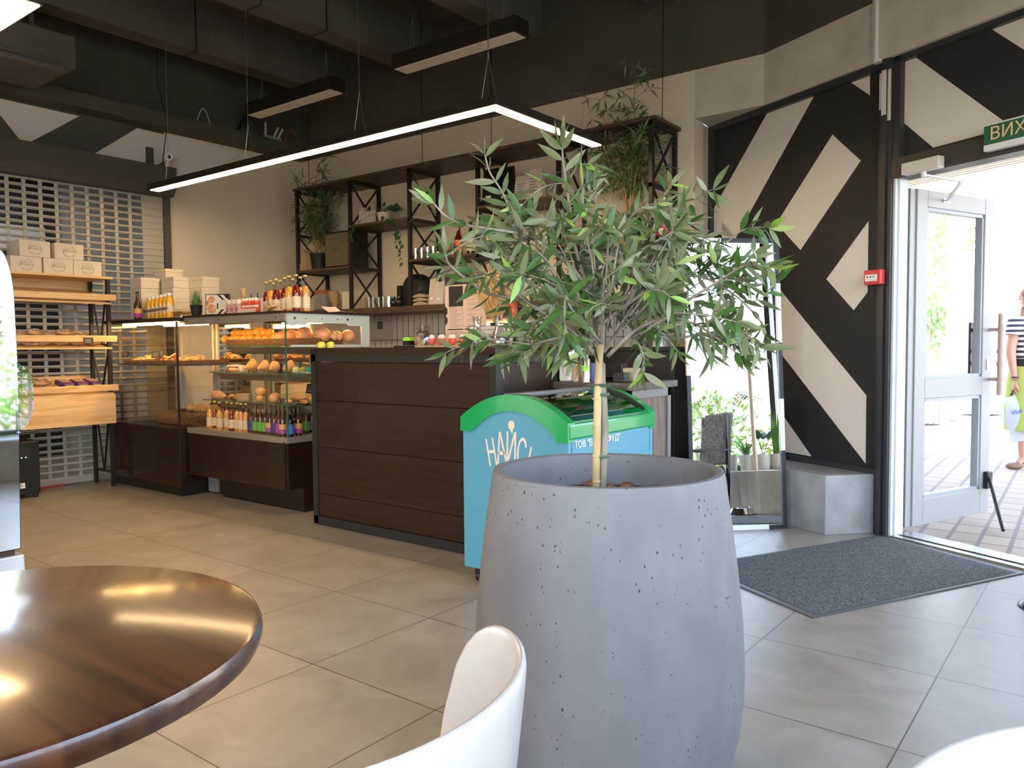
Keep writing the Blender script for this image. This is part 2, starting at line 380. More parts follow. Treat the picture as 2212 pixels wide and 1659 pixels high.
# duct casing along the left wall under the black band
o = B(); o.box((XL, YF, 3.12), (-6.80, 3.42, 3.235)); o.box((XL, 3.42, 3.12), (-6.84, YB, 3.25)); struct(o.build('trim_9', blackwall))
# roller shutter housing + guide
o = B()
sec = [(XL, 2.765), (-6.80, 2.765), (-6.80, 2.60), (-6.86, 2.515), (XL, 2.515)]
o.prism([(x, .25, z) for x, z in sec], (0, 3.63, 0)); o.box((XL, 3.835, 0), (-6.95, 3.895, 2.55)); o.box((XL, 3.70, 2.765), (-6.97, 3.76, 2.95))
struct(o.build('trim_10', blackwall))
# room behind the shutter
o = B(); o.box((-9.2, .2, 0), (-9.1, 5.2, 3)); o.box((-9.1, 4.6, 0), (-7.16, 4.7, 3)); o.box((-9.1, .1, 0), (-7.16, .2, 3)); o.box((-9.1, .1, 3), (-7.16, 4.7, 3.1)); o.m = 1; o.box((-9.1, .2, 0), (-9.05, fx(132, 600, -9.05).y, 2.9)); o.m = 0; o.box((-9.1, .25, 2.15), (-9.04, fx(100, 600, -9.05).y, 2.42)); o.m = 0
struct(o.build('wall_shutter_room', [mat('dull_white', (.5, .52, .52), .7), mat('dark_room', (.02, .02, .022), .7)]))
# ================================================================ ROLLER SHUTTER
slat = mat('shutter_slat', (.42, .41, .36), .5, .2)
sh = thing('roller_shutter', 'grey perforated roller shutter lowered to the floor behind the bread rack', 'shutter', (-6.98, 2.1, 0))
o = B(); z = .055; k = 0
while z < 2.54:
    o.prism([(-6.985, .32, z - .013), (-6.972, .32, z - .007), (-6.968, .32, z), (-6.972, .32, z + .009), (-6.985, .32, z + .013)], (0, 3.51, 0)); z += .0585
y = 3.64
while y > .35: o.box((-6.984, y, .04), (-6.975, y + .027, 2.54)); y -= .122
o.box((-6.984, 3.665, .04), (-6.975, 3.832, 2.54)); o.build('curtain', slat, sh)
o = B(); o.box((-6.995, .32, .012), (-6.96, 3.83, .055)); o.build('bottom_bar', slat, sh)
# ================================================================ SHELVING UNIT ON THE BACK WALL
FX = [-6.56, -5.77, -4.985, -4.2, -3.4, -2.62]; SY0, SY1 = 5.0, 5.395
su = thing('wall_shelving', 'long black steel and dark wood shelving with crossed braces hung on the cream back wall', 'shelving', (-4.6, 5.2, 1.46))
for x in FX:
    for y in (SY0, SY1 - .03): o = B(); o.box((x - .015, y, 1.49), (x + .015, y + .03, 2.70)); o.build('post', black, su)
    o = B()
    for za, zb in ((2.27, 2.68), (1.9, 2.25), (1.50, 1.88)):
        o.bar((x, SY0 + .02, za), (x, SY1 - .02, zb), .014); o.bar((x + .002, SY0 + .02, zb), (x + .002, SY1 - .02, za), .014)
    for za in (2.255, 1.885, 2.685): o.bar((x, SY0, za), (x, SY1, za), .028)
    o.build('cross_brace', black, su)
def board(x0, x1, z, t=.022, m=shelfwood):
    o = B(); o.box((x0, SY0 - .01, z - t), (x1, SY1 + .01, z)); o.build('shelf_board', m, su, bevel=.002)
board(-6.60, -2.58, 2.725, .025); board(-6.60, -2.58, 1.50, .055)
board(FX[0], FX[1], 1.905); board(FX[1], FX[2], 2.28); board(FX[2], FX[3], 1.905); board(FX[3], FX[4], 2.28); board(FX[4], FX[5], 1.905)
for x in (FX[0] + .06, FX[2] + .06, FX[3] + .06, FX[5] + .03):
    o = B(); o.cyl((x, SY0 + .12, 2.725), (x + .02, SY0 + .1, ZC), .003, seg=5); o.build('hanging_cable', black, su)
# tiled splashback and work surface behind the counter
tile = mat('white_tile', (.55, .52, .47), .25)
o = B(); o.box((-6.0, YB - .012, .9), (-2.62, YB - .002, 1.445)); o.m = 1
for i in range(44): o.box((-5.95 + i * .078, YB - .0135, .9), (-5.945 + i * .078, YB - .011, 1.445))
for z in (1.2, .96): o.box((-6, YB - .0135, z), (-2.62, YB - .011, z + .005))
struct(o.build('trim_11', [tile, mat('tile_grout', (.02, .02, .02), .8)]))
wt = thing('back_worktop', 'dark worktop running along the tiled wall behind the counter', 'worktop', (-4.3, 5.0, 0))
o = B(); o.box((-5.9, 4.75, .86), (-3.06, 5.39, .90)); o.build('worktop', darkwood, wt)
o = B(); o.box((-5.88, 4.80, 0), (-3.08, 5.39, .86)); o.build('base_cabinet', mat('cab_dark', (.02, .02, .02), .5), wt)
# ================================================================ DISPLAY CASES
tray = mat('case_inner', (.30, .28, .24), .5, .3); striplit = emat('case_light', (1., .58, .20), 50)
def case(name, label, x0, x1, y0, y1, zt, lip):
    e = thing(name, label, 'display case', ((x0 + x1) / 2, (y0 + y1) / 2, 0))
    return e
c1 = case('display_case', 'left glass bakery display case on a dark wooden base beside the bread rack', -6.78, -5.67, 3.2, 3.88, 1.355, 0)
o = B(); o.box((-6.78, 3.2, .07), (-5.672, 3.88, .50)); o.build('base', darkwood, c1, bevel=.003)
o = B(); o.box((-6.76, 3.22, 0), (-5.68, 3.86, .07)); o.build('plinth', black, c1)
o = B(); o.box((-6.78, 3.195, .50), (-5.672, 3.88, .525)); o.build('case_floor', darkwood, c1)
o = B(); o.box((-6.76, 3.2, .527), (-5.68, 3.206, 1.335)); o.build('front_glass', glass, c1)
o = B(); o.box((-6.766, 3.21, .527), (-6.76, 3.86, 1.335)); o.build('side_glass', glass, c1)
o = B(); o.box((-6.80, 3.19, 1.343), (-5.672, 3.88, 1.372)); o.build('top_board', black, c1)
o = B(); o.box((-6.62, 3.26, 1.325), (-5.80, 3.30, 1.340)); o.box((-6.5, 3.55, 1.325), (-5.85, 3.58, 1.340)); o.build('light_strip', striplit, c1)
o = B(); o.box((-6.755, 3.27, 1.00), (-5.69, 3.80, 1.012)); o.build('shelf', mat('case_shelf', (.05, .05, .05), .3), c1)
o = B()
for x in (-6.77, -6.25, -6.19, -5.70): o = B(); o.box((x, 3.85, .527), (x + .022, 3.875, 1.343)); o.build('rear_post', mat('warm_frame', (.62, .55, .45), .4), c1)
rearm = mat('rear_mirror', (.72, .70, .64), .03, 1.)
o = B(); o.box((-6.165, 3.86, .53), (-5.70, 3.868, 1.34)); o.build('rear_door', rearm, c1)
o = B(); o.box((-5.685, 3.2, .527), (-5.675, 3.215, 1.34)); o.build('corner_post', black, c1)
c2 = case('display_case', 'right glass display case of bottles, pastries and citrus next to the wooden counter', -5.66, -4.418, 3.26, 4.0, 1.365, 0)
o = B(); o.box((-5.655, 3.262, .17), (-4.418, 3.99, .49)); o.build('base', darkwood, c2, bevel=.003)
o = B(); o.box((-5.44, 3.385, .02), (-4.42, 3.98, .17)); o.build('plinth', darkwood, c2, bevel=.003)
o = B(); o.box((-5.42, 3.40, 0), (-4.43, 3.96, .02)); o.build('toe_strip', black, c2)
o = B(); o.box((-4.448, 3.25, .16), (-4.44, 3.262, .50)); o.build('edge_strip', black, c2)
o = B(); o.box((-5.655, 3.255, .49), (-4.418, 3.99, .53)); o.build('case_floor', mat('case_rail', (.33, .30, .25), .4, .4), c2, bevel=.002)
o = B(); o.box((-5.655, 3.262, .53), (-4.425, 3.268, 1.31)); o.build('front_glass', glass, c2)
o = B(); o.box((-4.424, 3.27, .53), (-4.418, 3.97, 1.30)); o.build('side_glass', glass, c2)
o = B(); o.box((-4.4265, 3.262, .53), (-4.416, 3.27, 1.31)); o.build('glass_edge', mat('green_edge', (.05, .14, .09), .2), c2)
o = B(); o.box((-5.67, 3.25, 1.368), (-4.40, 4.02, 1.384)); o.build('top_board', mat('case_top', (.03, .012, .008), .3), c2)
o = B(); o.box((-5.66, 3.258, 1.315), (-4.42, 3.275, 1.368)); o.build('front_rail', mat('rail_grey', (.33, .31, .28), .4, .5), c2)
o = B()
for x in (-5.60, -5.35, -5.18, -4.50): o = B(); o.cyl((x, 3.258, 1.34), (x, 3.245, 1.34), .009, seg=12); o.build('glass_clamp', chrome, c2)
o = B(); o.prism([(-4.42, 3.27, 1.368), (-4.42, 3.27, 1.29), (-4.42, 3.42, 1.29), (-4.42, 3.44, 1.305), (-4.42, 3.78, 1.305), (-4.42, 3.80, 1.29), (-4.42, 3.925, 1.29), (-4.42, 3.925, 1.155), (-4.42, 3.3, 1.155), (-4.42, 3.3, 1.14), (-4.42, 4.0, 1.14), (-4.42, 4.0, 1.368)], (.012, 0, 0)); o.build('side_frame', alu, c2)
o = B()
for y, r_ in ((3.33, .009), (3.42, .004), (3.56, .004), (3.70, .004), (3.79, .009), (3.83, .004)): o = B(); o.cyl((-4.408, y, 1.335), (-4.404, y, 1.335), r_, seg=12); o.build('screw', mat('screw_dark', (.12, .11, .1), .4, .8), c2)
CSH = [(1.154, 3.56), (.953, 3.45), (.742, 3.39)]
for z, y in CSH:
    o = B(); o.box((-5.65, y, z - .008), (-4.43, 3.94, z)); s = o.build('shelf', thinglass('shelf_glass', (.80, .93, .86)), c2)
    o = B(); o.box((-5.65, y, z - .008), (-4.43, y + .003, z)); o.build('shelf_edge', MATS['green_edge'], s)
    o = B(); o.prism([(-5.62, y + .03, z - .012), (-5.62, y + .12, z - .065), (-5.62, y + .14, z - .065), (-5.62, y + .14, z - .012)], (1.18, 0, 0)); o.build('shelf_riser', tray, s)
o = B(); o.box((-5.55, 3.30, 1.325), (-4.75, 3.325, 1.338)); o.box((-5.3, 3.88, 1.32), (-4.5, 3.90, 1.335)); o.build('light_strip', striplit, c2)
o = B()
for x in (-5.655, -5.06, -4.46): o = B(); o.box((x, 3.955, .53), (x + .02, 3.975, 1.368)); o.build('rear_post', tray, c2)
o = B(); o.box((-5.63, 3.96, .53), (-5.06, 3.968, 1.36)); o.build('rear_door', rearm, c2)
o = B(); o.cyl((-5.62, 3.5, .12), (-5.62, 3.5, .02), .03, seg=12); o.box((-5.65, 3.42, .018), (-5.52, 3.46, .15)); o.build('drain_box', mat('drain', (.3, .34, .36), .3), c2)
# ================================================================ COUNTER
CX0, CX1, CY0, CY1 = -4.085, -2.573, 3.205, 3.775
ct = thing('service_counter', 'dark stained plank counter with black steel frame in front of the shelves', 'counter', ((CX0 + CX1) / 2, 3.5, 0))
o = B(); o.box((CX0, CY0 - .003, 1.092), (CX1 + .004, CY1, CZ)); o.build('countertop', darkwood, ct, bevel=.003)
o = B()
for x in (CX0, CX1 - .045): o.box((x, CY0, .01), (x + .045, CY0 + .045, 1.092))
o.box((CX1 - .045, CY1 - .05, .01), (CX1, CY1, 1.092)); o.box((CX0, CY1 - .05, .01), (CX0 + .045, CY1, 1.092))
o.box((CX0, CY0, 1.045), (CX1, CY0 + .045, 1.092)); o.box((CX1 - .045, CY0, 1.045), (CX1, CY1, 1.092)); o.box((CX0, CY0, .01), (CX1, CY0 + .045, .06)); o.box((CX1 - .045, CY0, .01), (CX1, CY1, .06))
o.build('steel_frame', mat('frame_black', (.018, .019, .020), .5), ct)
o = B(); zs = [.062, .205, .505, .80, 1.043]
for a, b in zip(zs, zs[1:]): o.box((CX0 + .04, CY0 + .008, a + .0015), (CX1 - .046, CY0 + .03, b - .0015))
for a, b in zip(zs, zs[1:]): o.box((CX1 - .02, CY0 + .048, a), (CX1 - .008, CY1 - .052, b))
o.box((CX0 + .01, CY0 + .048, .06), (CX0 + .03, CY1 - .06, 1.04)); o.box((CX0 + .04, CY1 - .02, .06), (CX1 - .04, CY1 - .01, 1.04))
o.build('plank_panel', darkwood, ct, bevel=.0015)
o = B(); o.box((CX0 + .03, CY0 + .03, 0), (CX1 - .03, CY1 - .03, .012)); o.build('foot_strip', black, ct)
sc = thing('side_counter', 'low dark wooden side counter between the freezer and the leaning mirror', 'counter', (-2.32, 4.0, 0))
o = B(); o.box((-2.57, 3.72, .89), (-2.07, 4.30, .93)); o.build('countertop', noisemat('side_top', (.05, .035, .028), (.13, .10, .085), 4, (1.5, 8, 8), rough=.35, detail=6), sc, bevel=.004)
greyst = mat('grey_steel', (.22, .21, .20), .45, .3)
o = B()
for y in (3.76, 4.23): o.box((-2.14, y, 0), (-2.10, y + .04, .89))
o.box((-2.14, 3.76, .84), (-2.10, 4.27, .89)); o.box((-2.56, 3.76, .84), (-2.10, 3.80, .89)); o.box((-2.56, 3.76, 0), (-2.52, 3.8, .89))
o.build('steel_frame', greyst, sc)
o = B(); o.box((-2.128, 3.80, .02), (-2.112, 4.23, .838)); o.box((-2.52, 3.775, .02), (-2.14, 3.785, .838)); o.build('side_panel', noisemat('grey_wood', (.12, .085, .065), (.22, .16, .125), 5, (9, 9, 1), rough=.5, detail=7), sc)
bc = thing('tall_cabinet', 'plain black cabinet standing behind the side counter left of the mirror', 'cabinet', (-2.6, 4.75, 0))
o = B(); o.box((-3.0, 4.52, .03), (-2.2, 4.95, 1.10)); o.build('body', mat('cab_black', (.014, .014, .016), .45), bc, bevel=.004)
o = B(); o.box((-3.01, 4.51, 1.10), (-2.19, 4.96, 1.125)); o.build('top', MATS['cab_black'], bc, bevel=.003)
o = B(); o.box((-2.98, 4.54, 0), (-2.22, 4.93, .03)); o.build('plinth', black, bc)
# ================================================================ ICE CREAM FREEZER
fg = mat('freezer_green', (.005, .30, .075), .22, coat=.5); fb = mat('freezer_blue', (.085, .29, .40), .35)
fr = thing('ice_cream_freezer', 'light blue ice cream freezer with green arched rim and curved glass lid behind the planter', 'freezer', (-2.18, 3.22, 0))
X0, X1, Y0, Y1 = -2.482, -1.874, 2.83, 3.612; XC = (X0 + X1) / 2; HW = (X1 - X0) / 2
def arcz(x, top=.915, sh=.80): return sh + (top - sh) * (1 - abs((x - XC) / HW) ** 2.1)
xs = [X0 + (X1 - X0) * i / 24 for i in range(25)]
endp = [(X0 + .004, .08)] + [(min(max(x, X0 + .004), X1 - .004), arcz(x) - .035) for x in xs] + [(X1 - .004, .08)]
o = B(); o.prism([(x, Y0 + .004, z) for x, z in endp], (0, .03, 0)); o.prism([(x, Y1 - .034, z) for x, z in endp], (0, .03, 0))
o.box((X0 + .004, Y0 + .03, .08), (X0 + .03, Y1 - .03, .78)); o.box((X1 - .03, Y0 + .03, .08), (X1 - .004, Y1 - .03, .745)); o.box((X0 + .03, Y0 + .03, .08), (X1 - .03, Y1 - .03, .12)); o.build('body', fb, fr)
o = B(); o.box((X0 + .03, Y0 + .034, .40), (X1 - .03, Y1 - .034, .42)); o.box((X0 + .031, Y0 + .035, .42), (X0 + .05, Y1 - .035, .8)); o.box((X1 - .05, Y0 + .035, .42), (X1 - .031, Y1 - .035, .8)); o.build('liner', mat('freezer_liner', (.03, .22, .09), .4), fr)
def arch(ya, yb, outer=0., thick=.075):
    o = B(); up = [(x, arcz(x) + outer) for x in xs]; n = len(xs)
    lo = [(XC + (x - XC) * .82, arcz(x) - thick) for x in xs]
    lo[0] = (X0 + .06, .735); lo[-1] = (X1 - .06, .715)
    pol = [(X0, .735)] + up + [(X1, .715)] + lo[::-1]
    k = len(o.v); A = [(X0 - .004, .735)] + [(XC + (x - XC) * 1.01, z) for x, z in up] + [(X1 + .004, .715)]
    Bn = [lo[0]] + lo + [lo[-1]]
    for i in range(len(A) - 1):
        a, b, c, d = A[i], A[i + 1], Bn[i + 1], Bn[i]
        o.prism([(a[0], ya, a[1]), (b[0], ya, b[1]), (c[0], ya, c[1]), (d[0], ya, d[1])], (0, yb - ya, 0))
    return o
arch(Y0 - .008, Y0 + .045).build('arched_rim', fg, fr); arch(Y1 - .045, Y1 + .008).build('arched_rim', fg, fr)
o = B(); o.box((X1 - .055, Y0 - .004, .725), (X1 + .008, Y1 + .004, .795)); o.build('side_rail', fg, fr, bevel=.01); o = B(); o.box((X0 - .008, Y0 - .004, .735), (X0 + .055, Y1 + .004, .80)); o.build('side_rail', fg, fr, bevel=.01)
o = B(); g2 = []
for i in range(2, len(xs) - 3):
    a, b = xs[i], xs[i + 1]
    o.prism([(a, Y0 + .045, arcz(a) - .012), (b, Y0 + .045, arcz(b) - .012), (b, Y0 + .045, arcz(b) - .017), (a, Y0 + .045, arcz(a) - .017)], (0, Y1 - Y0 - .09, 0))
o.build('glass_lid', thinglass('lid_glass', (.55, .75, .62)), fr)
o = B(); o.bar((XC - .06, Y0 + .045, arcz(XC - .06) - .003), (XC - .06, Y1 - .045, arcz(XC - .06) - .003), .05, .014); o.build('lid_rail', mat('rail_grey2', (.12, .12, .12), .35), fr)
o = B(); 
for i in range(13, len(xs) - 2): o.bar((xs[i], Y1 - .055, arcz(xs[i]) - .006), (xs[i + 1], Y1 - .055, arcz(xs[i + 1]) - .006), .02, .012)
o.build('lid_seal', black, fr); o = B()
for i in range(13, len(xs) - 2): o.bar((xs[i], Y0 + .055, arcz(xs[i]) - .006), (xs[i + 1], Y0 + .055, arcz(xs[i + 1]) - .006), .02, .012)
o.build('lid_seal', black, fr)
hx = X1 - .10; o = B(); o.tube([(hx, 3.22, arcz(hx) - .006), (hx - .01, 3.23, arcz(hx) + .012), (hx - .01, 3.40, arcz(hx) + .012), (hx, 3.41, arcz(hx) - .006)], .006, 6); o.build('lid_handle', black, fr)
for x in (X0 + .06, X1 - .06):
    for y in (Y0 + .06, Y1 - .06):
        o = B(); o.cyl((x - .012, y, .03), (x + .012, y, .03), .03, seg=14); o.box((x - .02, y - .02, .03), (x + .02, y + .02, .08)); o.build('caster', black, fr)
# lettering: fanned word and scoop on the end, company line on the long side
pinkw = mat('letter_pink', (.78, .60, .50), .5)
for i, (ch, ang, dx, dz, sx_) in enumerate([('Н', .20, -.115, -.022, .13), ('А', .09, -.058, .0, .15), ('Й', -.02, .0, .004, .15), ('С', -.12, .058, -.008, .13), ('!', -.22, .10, -.03, .12)]):
    c0 = Vector((XC - .01 + dx, Y0 + .003, .655 + dz)); X_ = Vector((math.cos(ang), 0, math.sin(ang)))
    M = frameM(c0, X_, (0, -1, 0)) @ Matrix.Diagonal((.62, 1.35, 1, 1)); text_mesh(ch, sx_ * 1.0, M, 'lettering', pinkw, fr, .001)
o = B(); o.ball((XC - .01, Y0 + .004, .775), (.019, .004, .022), 16, 8); o.prism([(XC - .022, Y0 + .002, .762), (XC + .002, Y0 + .002, .762), (XC - .002, Y0 + .002, .735)], (0, .001, 0)); o.build('scoop_emblem', pinkw, fr)
tq = fx(1292, 953, X1); text_mesh('ТОВ "ВЕНТО ФУД"', .044, frameM((X1 + .001, tq.y, tq.z), (0, 1, 0), (1, 0, 0)), 'lettering', mat('letter_white', (.8, .85, .88), .5), fr, .001)
# ================================================================ BREAD RACK
rk = thing('bread_rack', 'black steel rack with sloping pine trays of packed bread in front of the shutter', 'rack', (-6.72, 2.5, 0))
RY1, RY0 = 3.14, 1.75
for y in (RY1, RY0):
    for x in (-6.58, -6.885):
        o = B(); o.box((x - .014, y - .028, .012), (x + .014, y, 1.70)); o.build('post', black, rk)
    for za, zb in ((1.17, 1.68), (.78, 1.15), (.12, .75)):
        o = B(); o.bar((-6.59, y - .014, zb), (-6.73, y - .014, za), .012); o.bar((-6.73, y - .014, za), (-6.875, y - .014, zb), .012); o.bar((-6.58, y - .014, za), (-6.885, y - .014, za), .02); o.build('side_brace', black, rk)
    for x in (-6.58, -6.885): o = B(); o.cyl((x, y - .014, 0), (x, y - .014, .012), .018, seg=10); o.build('foot', black, rk)
def pboard(p, q, nm='tray_board', m=pine):
    o = B(); o.box(p, q); return o.build(nm, m, rk, bevel=.003)
pboard((-6.95, RY0 - .03, 1.705), (-6.56, RY1 + .02, 1.725), 'top_board')
def tray_(z, drop, front, nm):
    o = B(); o.obox((-6.93, RY0, z + drop), (.37, 0, -drop), (0, RY1 + .0 - RY0, 0), (0, 0, .014)); o.box((-6.945, RY0, z + drop), (-6.93, RY1, z + drop + .09)); o.build(nm, pine, rk, bevel=.002)
    o = B(); o.box((-6.565, RY0 - .03, z + front), (-6.545, RY1 + .035, z + front + .05)); o.build('tray_lip', pine, rk, bevel=.002)
tray_(1.50, .12, .03, 'tray'); tray_(1.135, .06, .06, 'tray'); tray_(.765, .06, .03, 'tray')
o = B(); o.box((-6.57, RY0 - .02, .525), (-6.553, RY1 + .012, .765)); o.box((-6.93, RY0 - .02, .525), (-6.915, RY1 + .012, .765)); o.box((-6.915, RY1 - .003, .525), (-6.57, RY1 + .012, .765)); o.box((-6.915, RY0 - .02, .525), (-6.57, RY0 - .005, .765)); o.box((-6.915, RY0, .525), (-6.57, RY1, .54)); o.build('crate', pine, rk, bevel=.002)
# ================================================================ UPS UNIT, GLOSSY CABINET
up = thing('ups_unit', 'black battery backup tower on the floor in front of the shutter', 'electronics', (-6.72, 2.4, 0))
o = B(); o.box((-6.93, 2.29, .03), (-6.565, 2.565, .44)); o.build('case', mat('ups_black', (.012, .014, .014), .4), up, bevel=.01)
o = B(); o.box((-6.566, 2.345, .30), (-6.56, 2.50, .40)); o.build('display_panel', mat('ups_panel', (.03, .035, .038), .2), up)
o = B()
for i in range(4): o.ball((-6.559, 2.375 + i * .03, .318), (.002, .005, .004), 8, 6)
o.build('indicator_light', emat('led_white', (1, 1, 1), 2.), up)
o = B(); o.box((-6.566, 2.375, .085), (-6.561, 2.455, .125)); lb = o.build('badge', white, up)
text_mesh('JBS', .034, frameM((-6.5605, 2.415, .105), (0, 1, 0), (1, 0, 0)), 'lettering', black, lb)
for y in (2.31, 2.54): o = B(); o.cyl((-6.60, y, 0), (-6.60, y, .03), .02, seg=10); o.cyl((-6.88, y, 0), (-6.88, y, .03), .02, seg=10); o.build('foot', black, up)
gc = thing('drinks_machine', 'tall mirror-fronted machine with rounded top at the left edge of the picture', 'machine', (-3.75, 1.0, 0))
mirr = mat('mirror_face', (.80, .84, .86), .03, 1.)
GX = -3.5; prof = []
for i in range(13):
    t = i / 12; prof.append((1.245 + .05 * math.sin(t * PI / 2), 1.53 - .22 * (1 - math.cos(t * PI / 2)) * 1.0))
pol = [(.55, 1.55), (1.18, 1.55)] + prof + [(1.30, 1.0), (1.285, .33), (.55, .33)]
o = B(); o.prism([(GX, y, z) for y, z in pol], (-.45, 0, 0)); o.build('body', mat('gloss_black', (.01, .01, .012), .08), gc)
pol2 = [(.56, 1.54), (1.18, 1.54)] + [(y - .004, z - .004) for y, z in prof] + [(1.296, 1.0), (1.281, .335), (.56, .335)]
o = B(); o.prism([(GX + .001, y, z) for y, z in pol2], (.004, 0, 0)); o.build('mirror_front', mirr, gc)
o = B(); o.prism([(GX, y, z) for y, z in [(.55, 0), (1.26, 0), (1.285, .08), (1.298, .20), (1.295, .305), (.55, .305)]], (-.45, 0, 0)); o.m = 1; o.prism([(GX + .001, y, z) for y, z in [(1.0, 0.01), (1.255, .01), (1.28, .08), (1.293, .20), (1.29, .30), (1.0, .30)]], (.004, 0, 0)); o.build('base', [white, mirr], gc)
o = B(); o.box((GX - .43, .57, .30), (GX - .02, 1.27, .335)); o.build('waist', mat('waist_brown', (.06, .03, .02), .4), gc)
o = B(); o.prism([(GX + .02, y, z) for y, z in [(1.288, .80), (1.325, .84), (1.345, .90), (1.345, 1.0), (1.33, 1.05), (1.288, 1.085)]], (-.05, 0, 0)); o.build('side_guard', thinglass('clear_plastic', (.72, .76, .76), .25), gc)
# ================================================================ MIRROR
ma, mt, MW, MH = math.radians(45), math.radians(4.75), .62, 1.80
e1 = Vector((math.cos(ma), math.sin(ma), 0)); nh = Vector((math.sin(ma), -math.cos(ma), 0))
mup = -nh * math.sin(mt) + Vector((0, 0, math.cos(mt))); mn = nh * math.cos(mt) + Vector((0, 0, math.sin(mt)))
MO = Vector((-1.603, 4.857, 0)) - e1 * MW
mi = thing('leaning_mirror', 'tall mirror in a black and white striped frame leaning by the striped wall', 'mirror', MO + e1 * MW / 2)
def mpt(a, b, c=0): return MO + e1 * a + mup * b + mn * c
ft = .026
o = B()
def mbar(m, a0, b0, a1, b1): o.m = m; o.obox(mpt(a0, b0, -.012), e1 * (a1 - a0), mup * (b1 - b0), mn * .022)
mbar(0, .24, MH - ft, MW, MH); mbar(1, 0, MH - ft, .24, MH); mbar(1, 0, .95, ft, MH - ft); mbar(0, 0, ft, ft, .95)
mbar(0, MW - ft, 1.52, MW, MH - ft); mbar(1, MW - ft, 1.15, MW, 1.52); mbar(0, MW - ft, .80, MW, 1.15); mbar(1, MW - ft, .48, MW, .80); mbar(0, MW - ft, ft, MW, .48)
mbar(1, 0, 0, .50, ft); mbar(0, .50, 0, MW, ft)
o.build('frame', [mat('frame_navy', (.018, .022, .030), .4), mat('frame_white', (.75, .74, .80), .4)], mi)
o = B(); o.obox(mpt(ft, ft, -.008), e1 * (MW - 2 * ft), mup * (MH - 2 * ft), mn * .006); o.build('mirror_glass', mat('silver', (.93, .95, .95), .0, 1.), mi)
o = B(); o.obox(mpt(.01, .01, -.03), e1 * (MW - .02), mup * (MH - .02), mn * .018); o.build('backing', black, mi)
o = B()
for a in (.1, MW - .1): o.bar(mpt(a, 1.2, -.03), mpt(a, 1.2, -.03) - nh * .16 + Vector((0, 0, -(mpt(a, 1.2).z))), .02)
o.build('rear_strut', black, mi)
# ================================================================ MAT
mt_ = thing('door_mat', 'dark grey ribbed entrance mat with rubber edge lying inside the open door', 'mat', (-1.03, 4.15, 0))
mc = [Vector((-1.087, 4.99, 0)), Vector((-.346, 4.559, 0)), Vector((-.977, 3.299, 0)), Vector((-1.718, 3.73, 0))]
cc = sum(mc, Vector()) / 4
o = B(); o.prism([v for v in mc][::-1], (0, 0, .006)); o.build('rubber_edge', mat('mat_rubber', (.10, .105, .10), .5), mt_)
carpet = noisemat('mat_pile', (.035, .04, .042), (.16, .175, .18), 140, rough=.95, detail=3, bump=1., lo=.35, hi=.65, bdist=.004)
o = B(); g = 34; ins = [cc + (v - cc) * .955 + Vector((0, 0, .007)) for v in mc]
vs = []
for i in range(g + 1):
    for j in range(g + 1):
        u, v = i / g, j / g; p = (ins[0] * (1 - u) + ins[1] * u) * (1 - v) + (ins[3] * (1 - u) + ins[2] * u) * v
        edge = 1 if 0 < i < g and 0 < j < g else 0
        vs.append(p + Vector((0, 0, edge * (.004 + .0015 * math.sin(i * 1.7 + j * .9)))))
o.add(vs, [(i * (g + 1) + j, i * (g + 1) + j + 1, (i + 1) * (g + 1) + j + 1, (i + 1) * (g + 1) + j) for i in range(g) for j in range(g)]); o.build('pile', carpet, mt_, smooth=True)
# ================================================================ DOOR LEAF (open outwards)
Hp = Vector((-.993, 5.206, 0)); Dl = Vector((.302, .759, 0)).normalized(); Dn = Vector((Dl.y, -Dl.x, 0)); DL = .83
dr = bpy.data.objects.new('door_1', None); COL.objects.link(dr); dr.location = Hp; dr['kind'] = 'structure'
def lf(a, z, o_): return Hp + Dl * a + Dn * o_ + Vector((0, 0, z))
def lbox(b, a0, a1, z0, z1, o0=-.03, o1=.03): b.obox(lf(a0, z0, o0), Dl * (a1 - a0), Dn * (o1 - o0), (0, 0, z1 - z0))
o = B(); fw = .105
lbox(o, 0, fw, .03, 2.05); lbox(o, DL - fw, DL, .03, 2.05); lbox(o, fw, DL - fw, .03, .19); lbox(o, fw, DL - fw, 1.95, 2.05); lbox(o, fw, DL - fw, .80, .92)
for a in (-.05, -.035): o.obox(lf(a, .03, -.04), Dl * .008, Dn * .05, (0, 0, 2.0))
lbox(o, -.055, 0, .03, 2.05, -.03, .02)
o.build('door_leaf', doorgrey, dr, bevel=.004)
o = B()
for z0, z1 in ((.19, .80), (.92, 1.95)):
    for a0, a1, y0, y1 in ((fw, fw + .02, z0, z1), (DL - fw - .02, DL - fw, z0, z1), (fw, DL - fw, z0, z0 + .02), (fw, DL - fw, z1 - .02, z1)): lbox(o, a0, a1, y0, y1, -.022, .022)
o.build('glazing_bead', mat('bead', (.30, .31, .33), .4), dr)
o = B()
for z0, z1 in ((.21, .78), (.94, 1.93)): lbox(o, fw + .015, DL - fw - .015, z0, z1, -.003, .003)
o.build('door_glass', glass, dr)
o = B()
for s in (1,):
    hb = lf(DL - .03, 0, s * .10)
    o.cyl(hb + Vector((0, 0, .80)), hb + Vector((0, 0, 1.32)), .016, seg=12)
    for z in (.90, 1.22): o.cyl(lf(DL - .03, z, s * .03), lf(DL - .03, z, s * .10), .011, seg=10); 
    for z in (.90, 1.0, 1.08, 1.22): o.cyl(hb + Vector((0, 0, z - .012)), hb + Vector((0, 0, z + .012)), .021, seg=12)
o.build('pull_handle', mat('handle_wood', (.42, .30, .24), .4), dr)
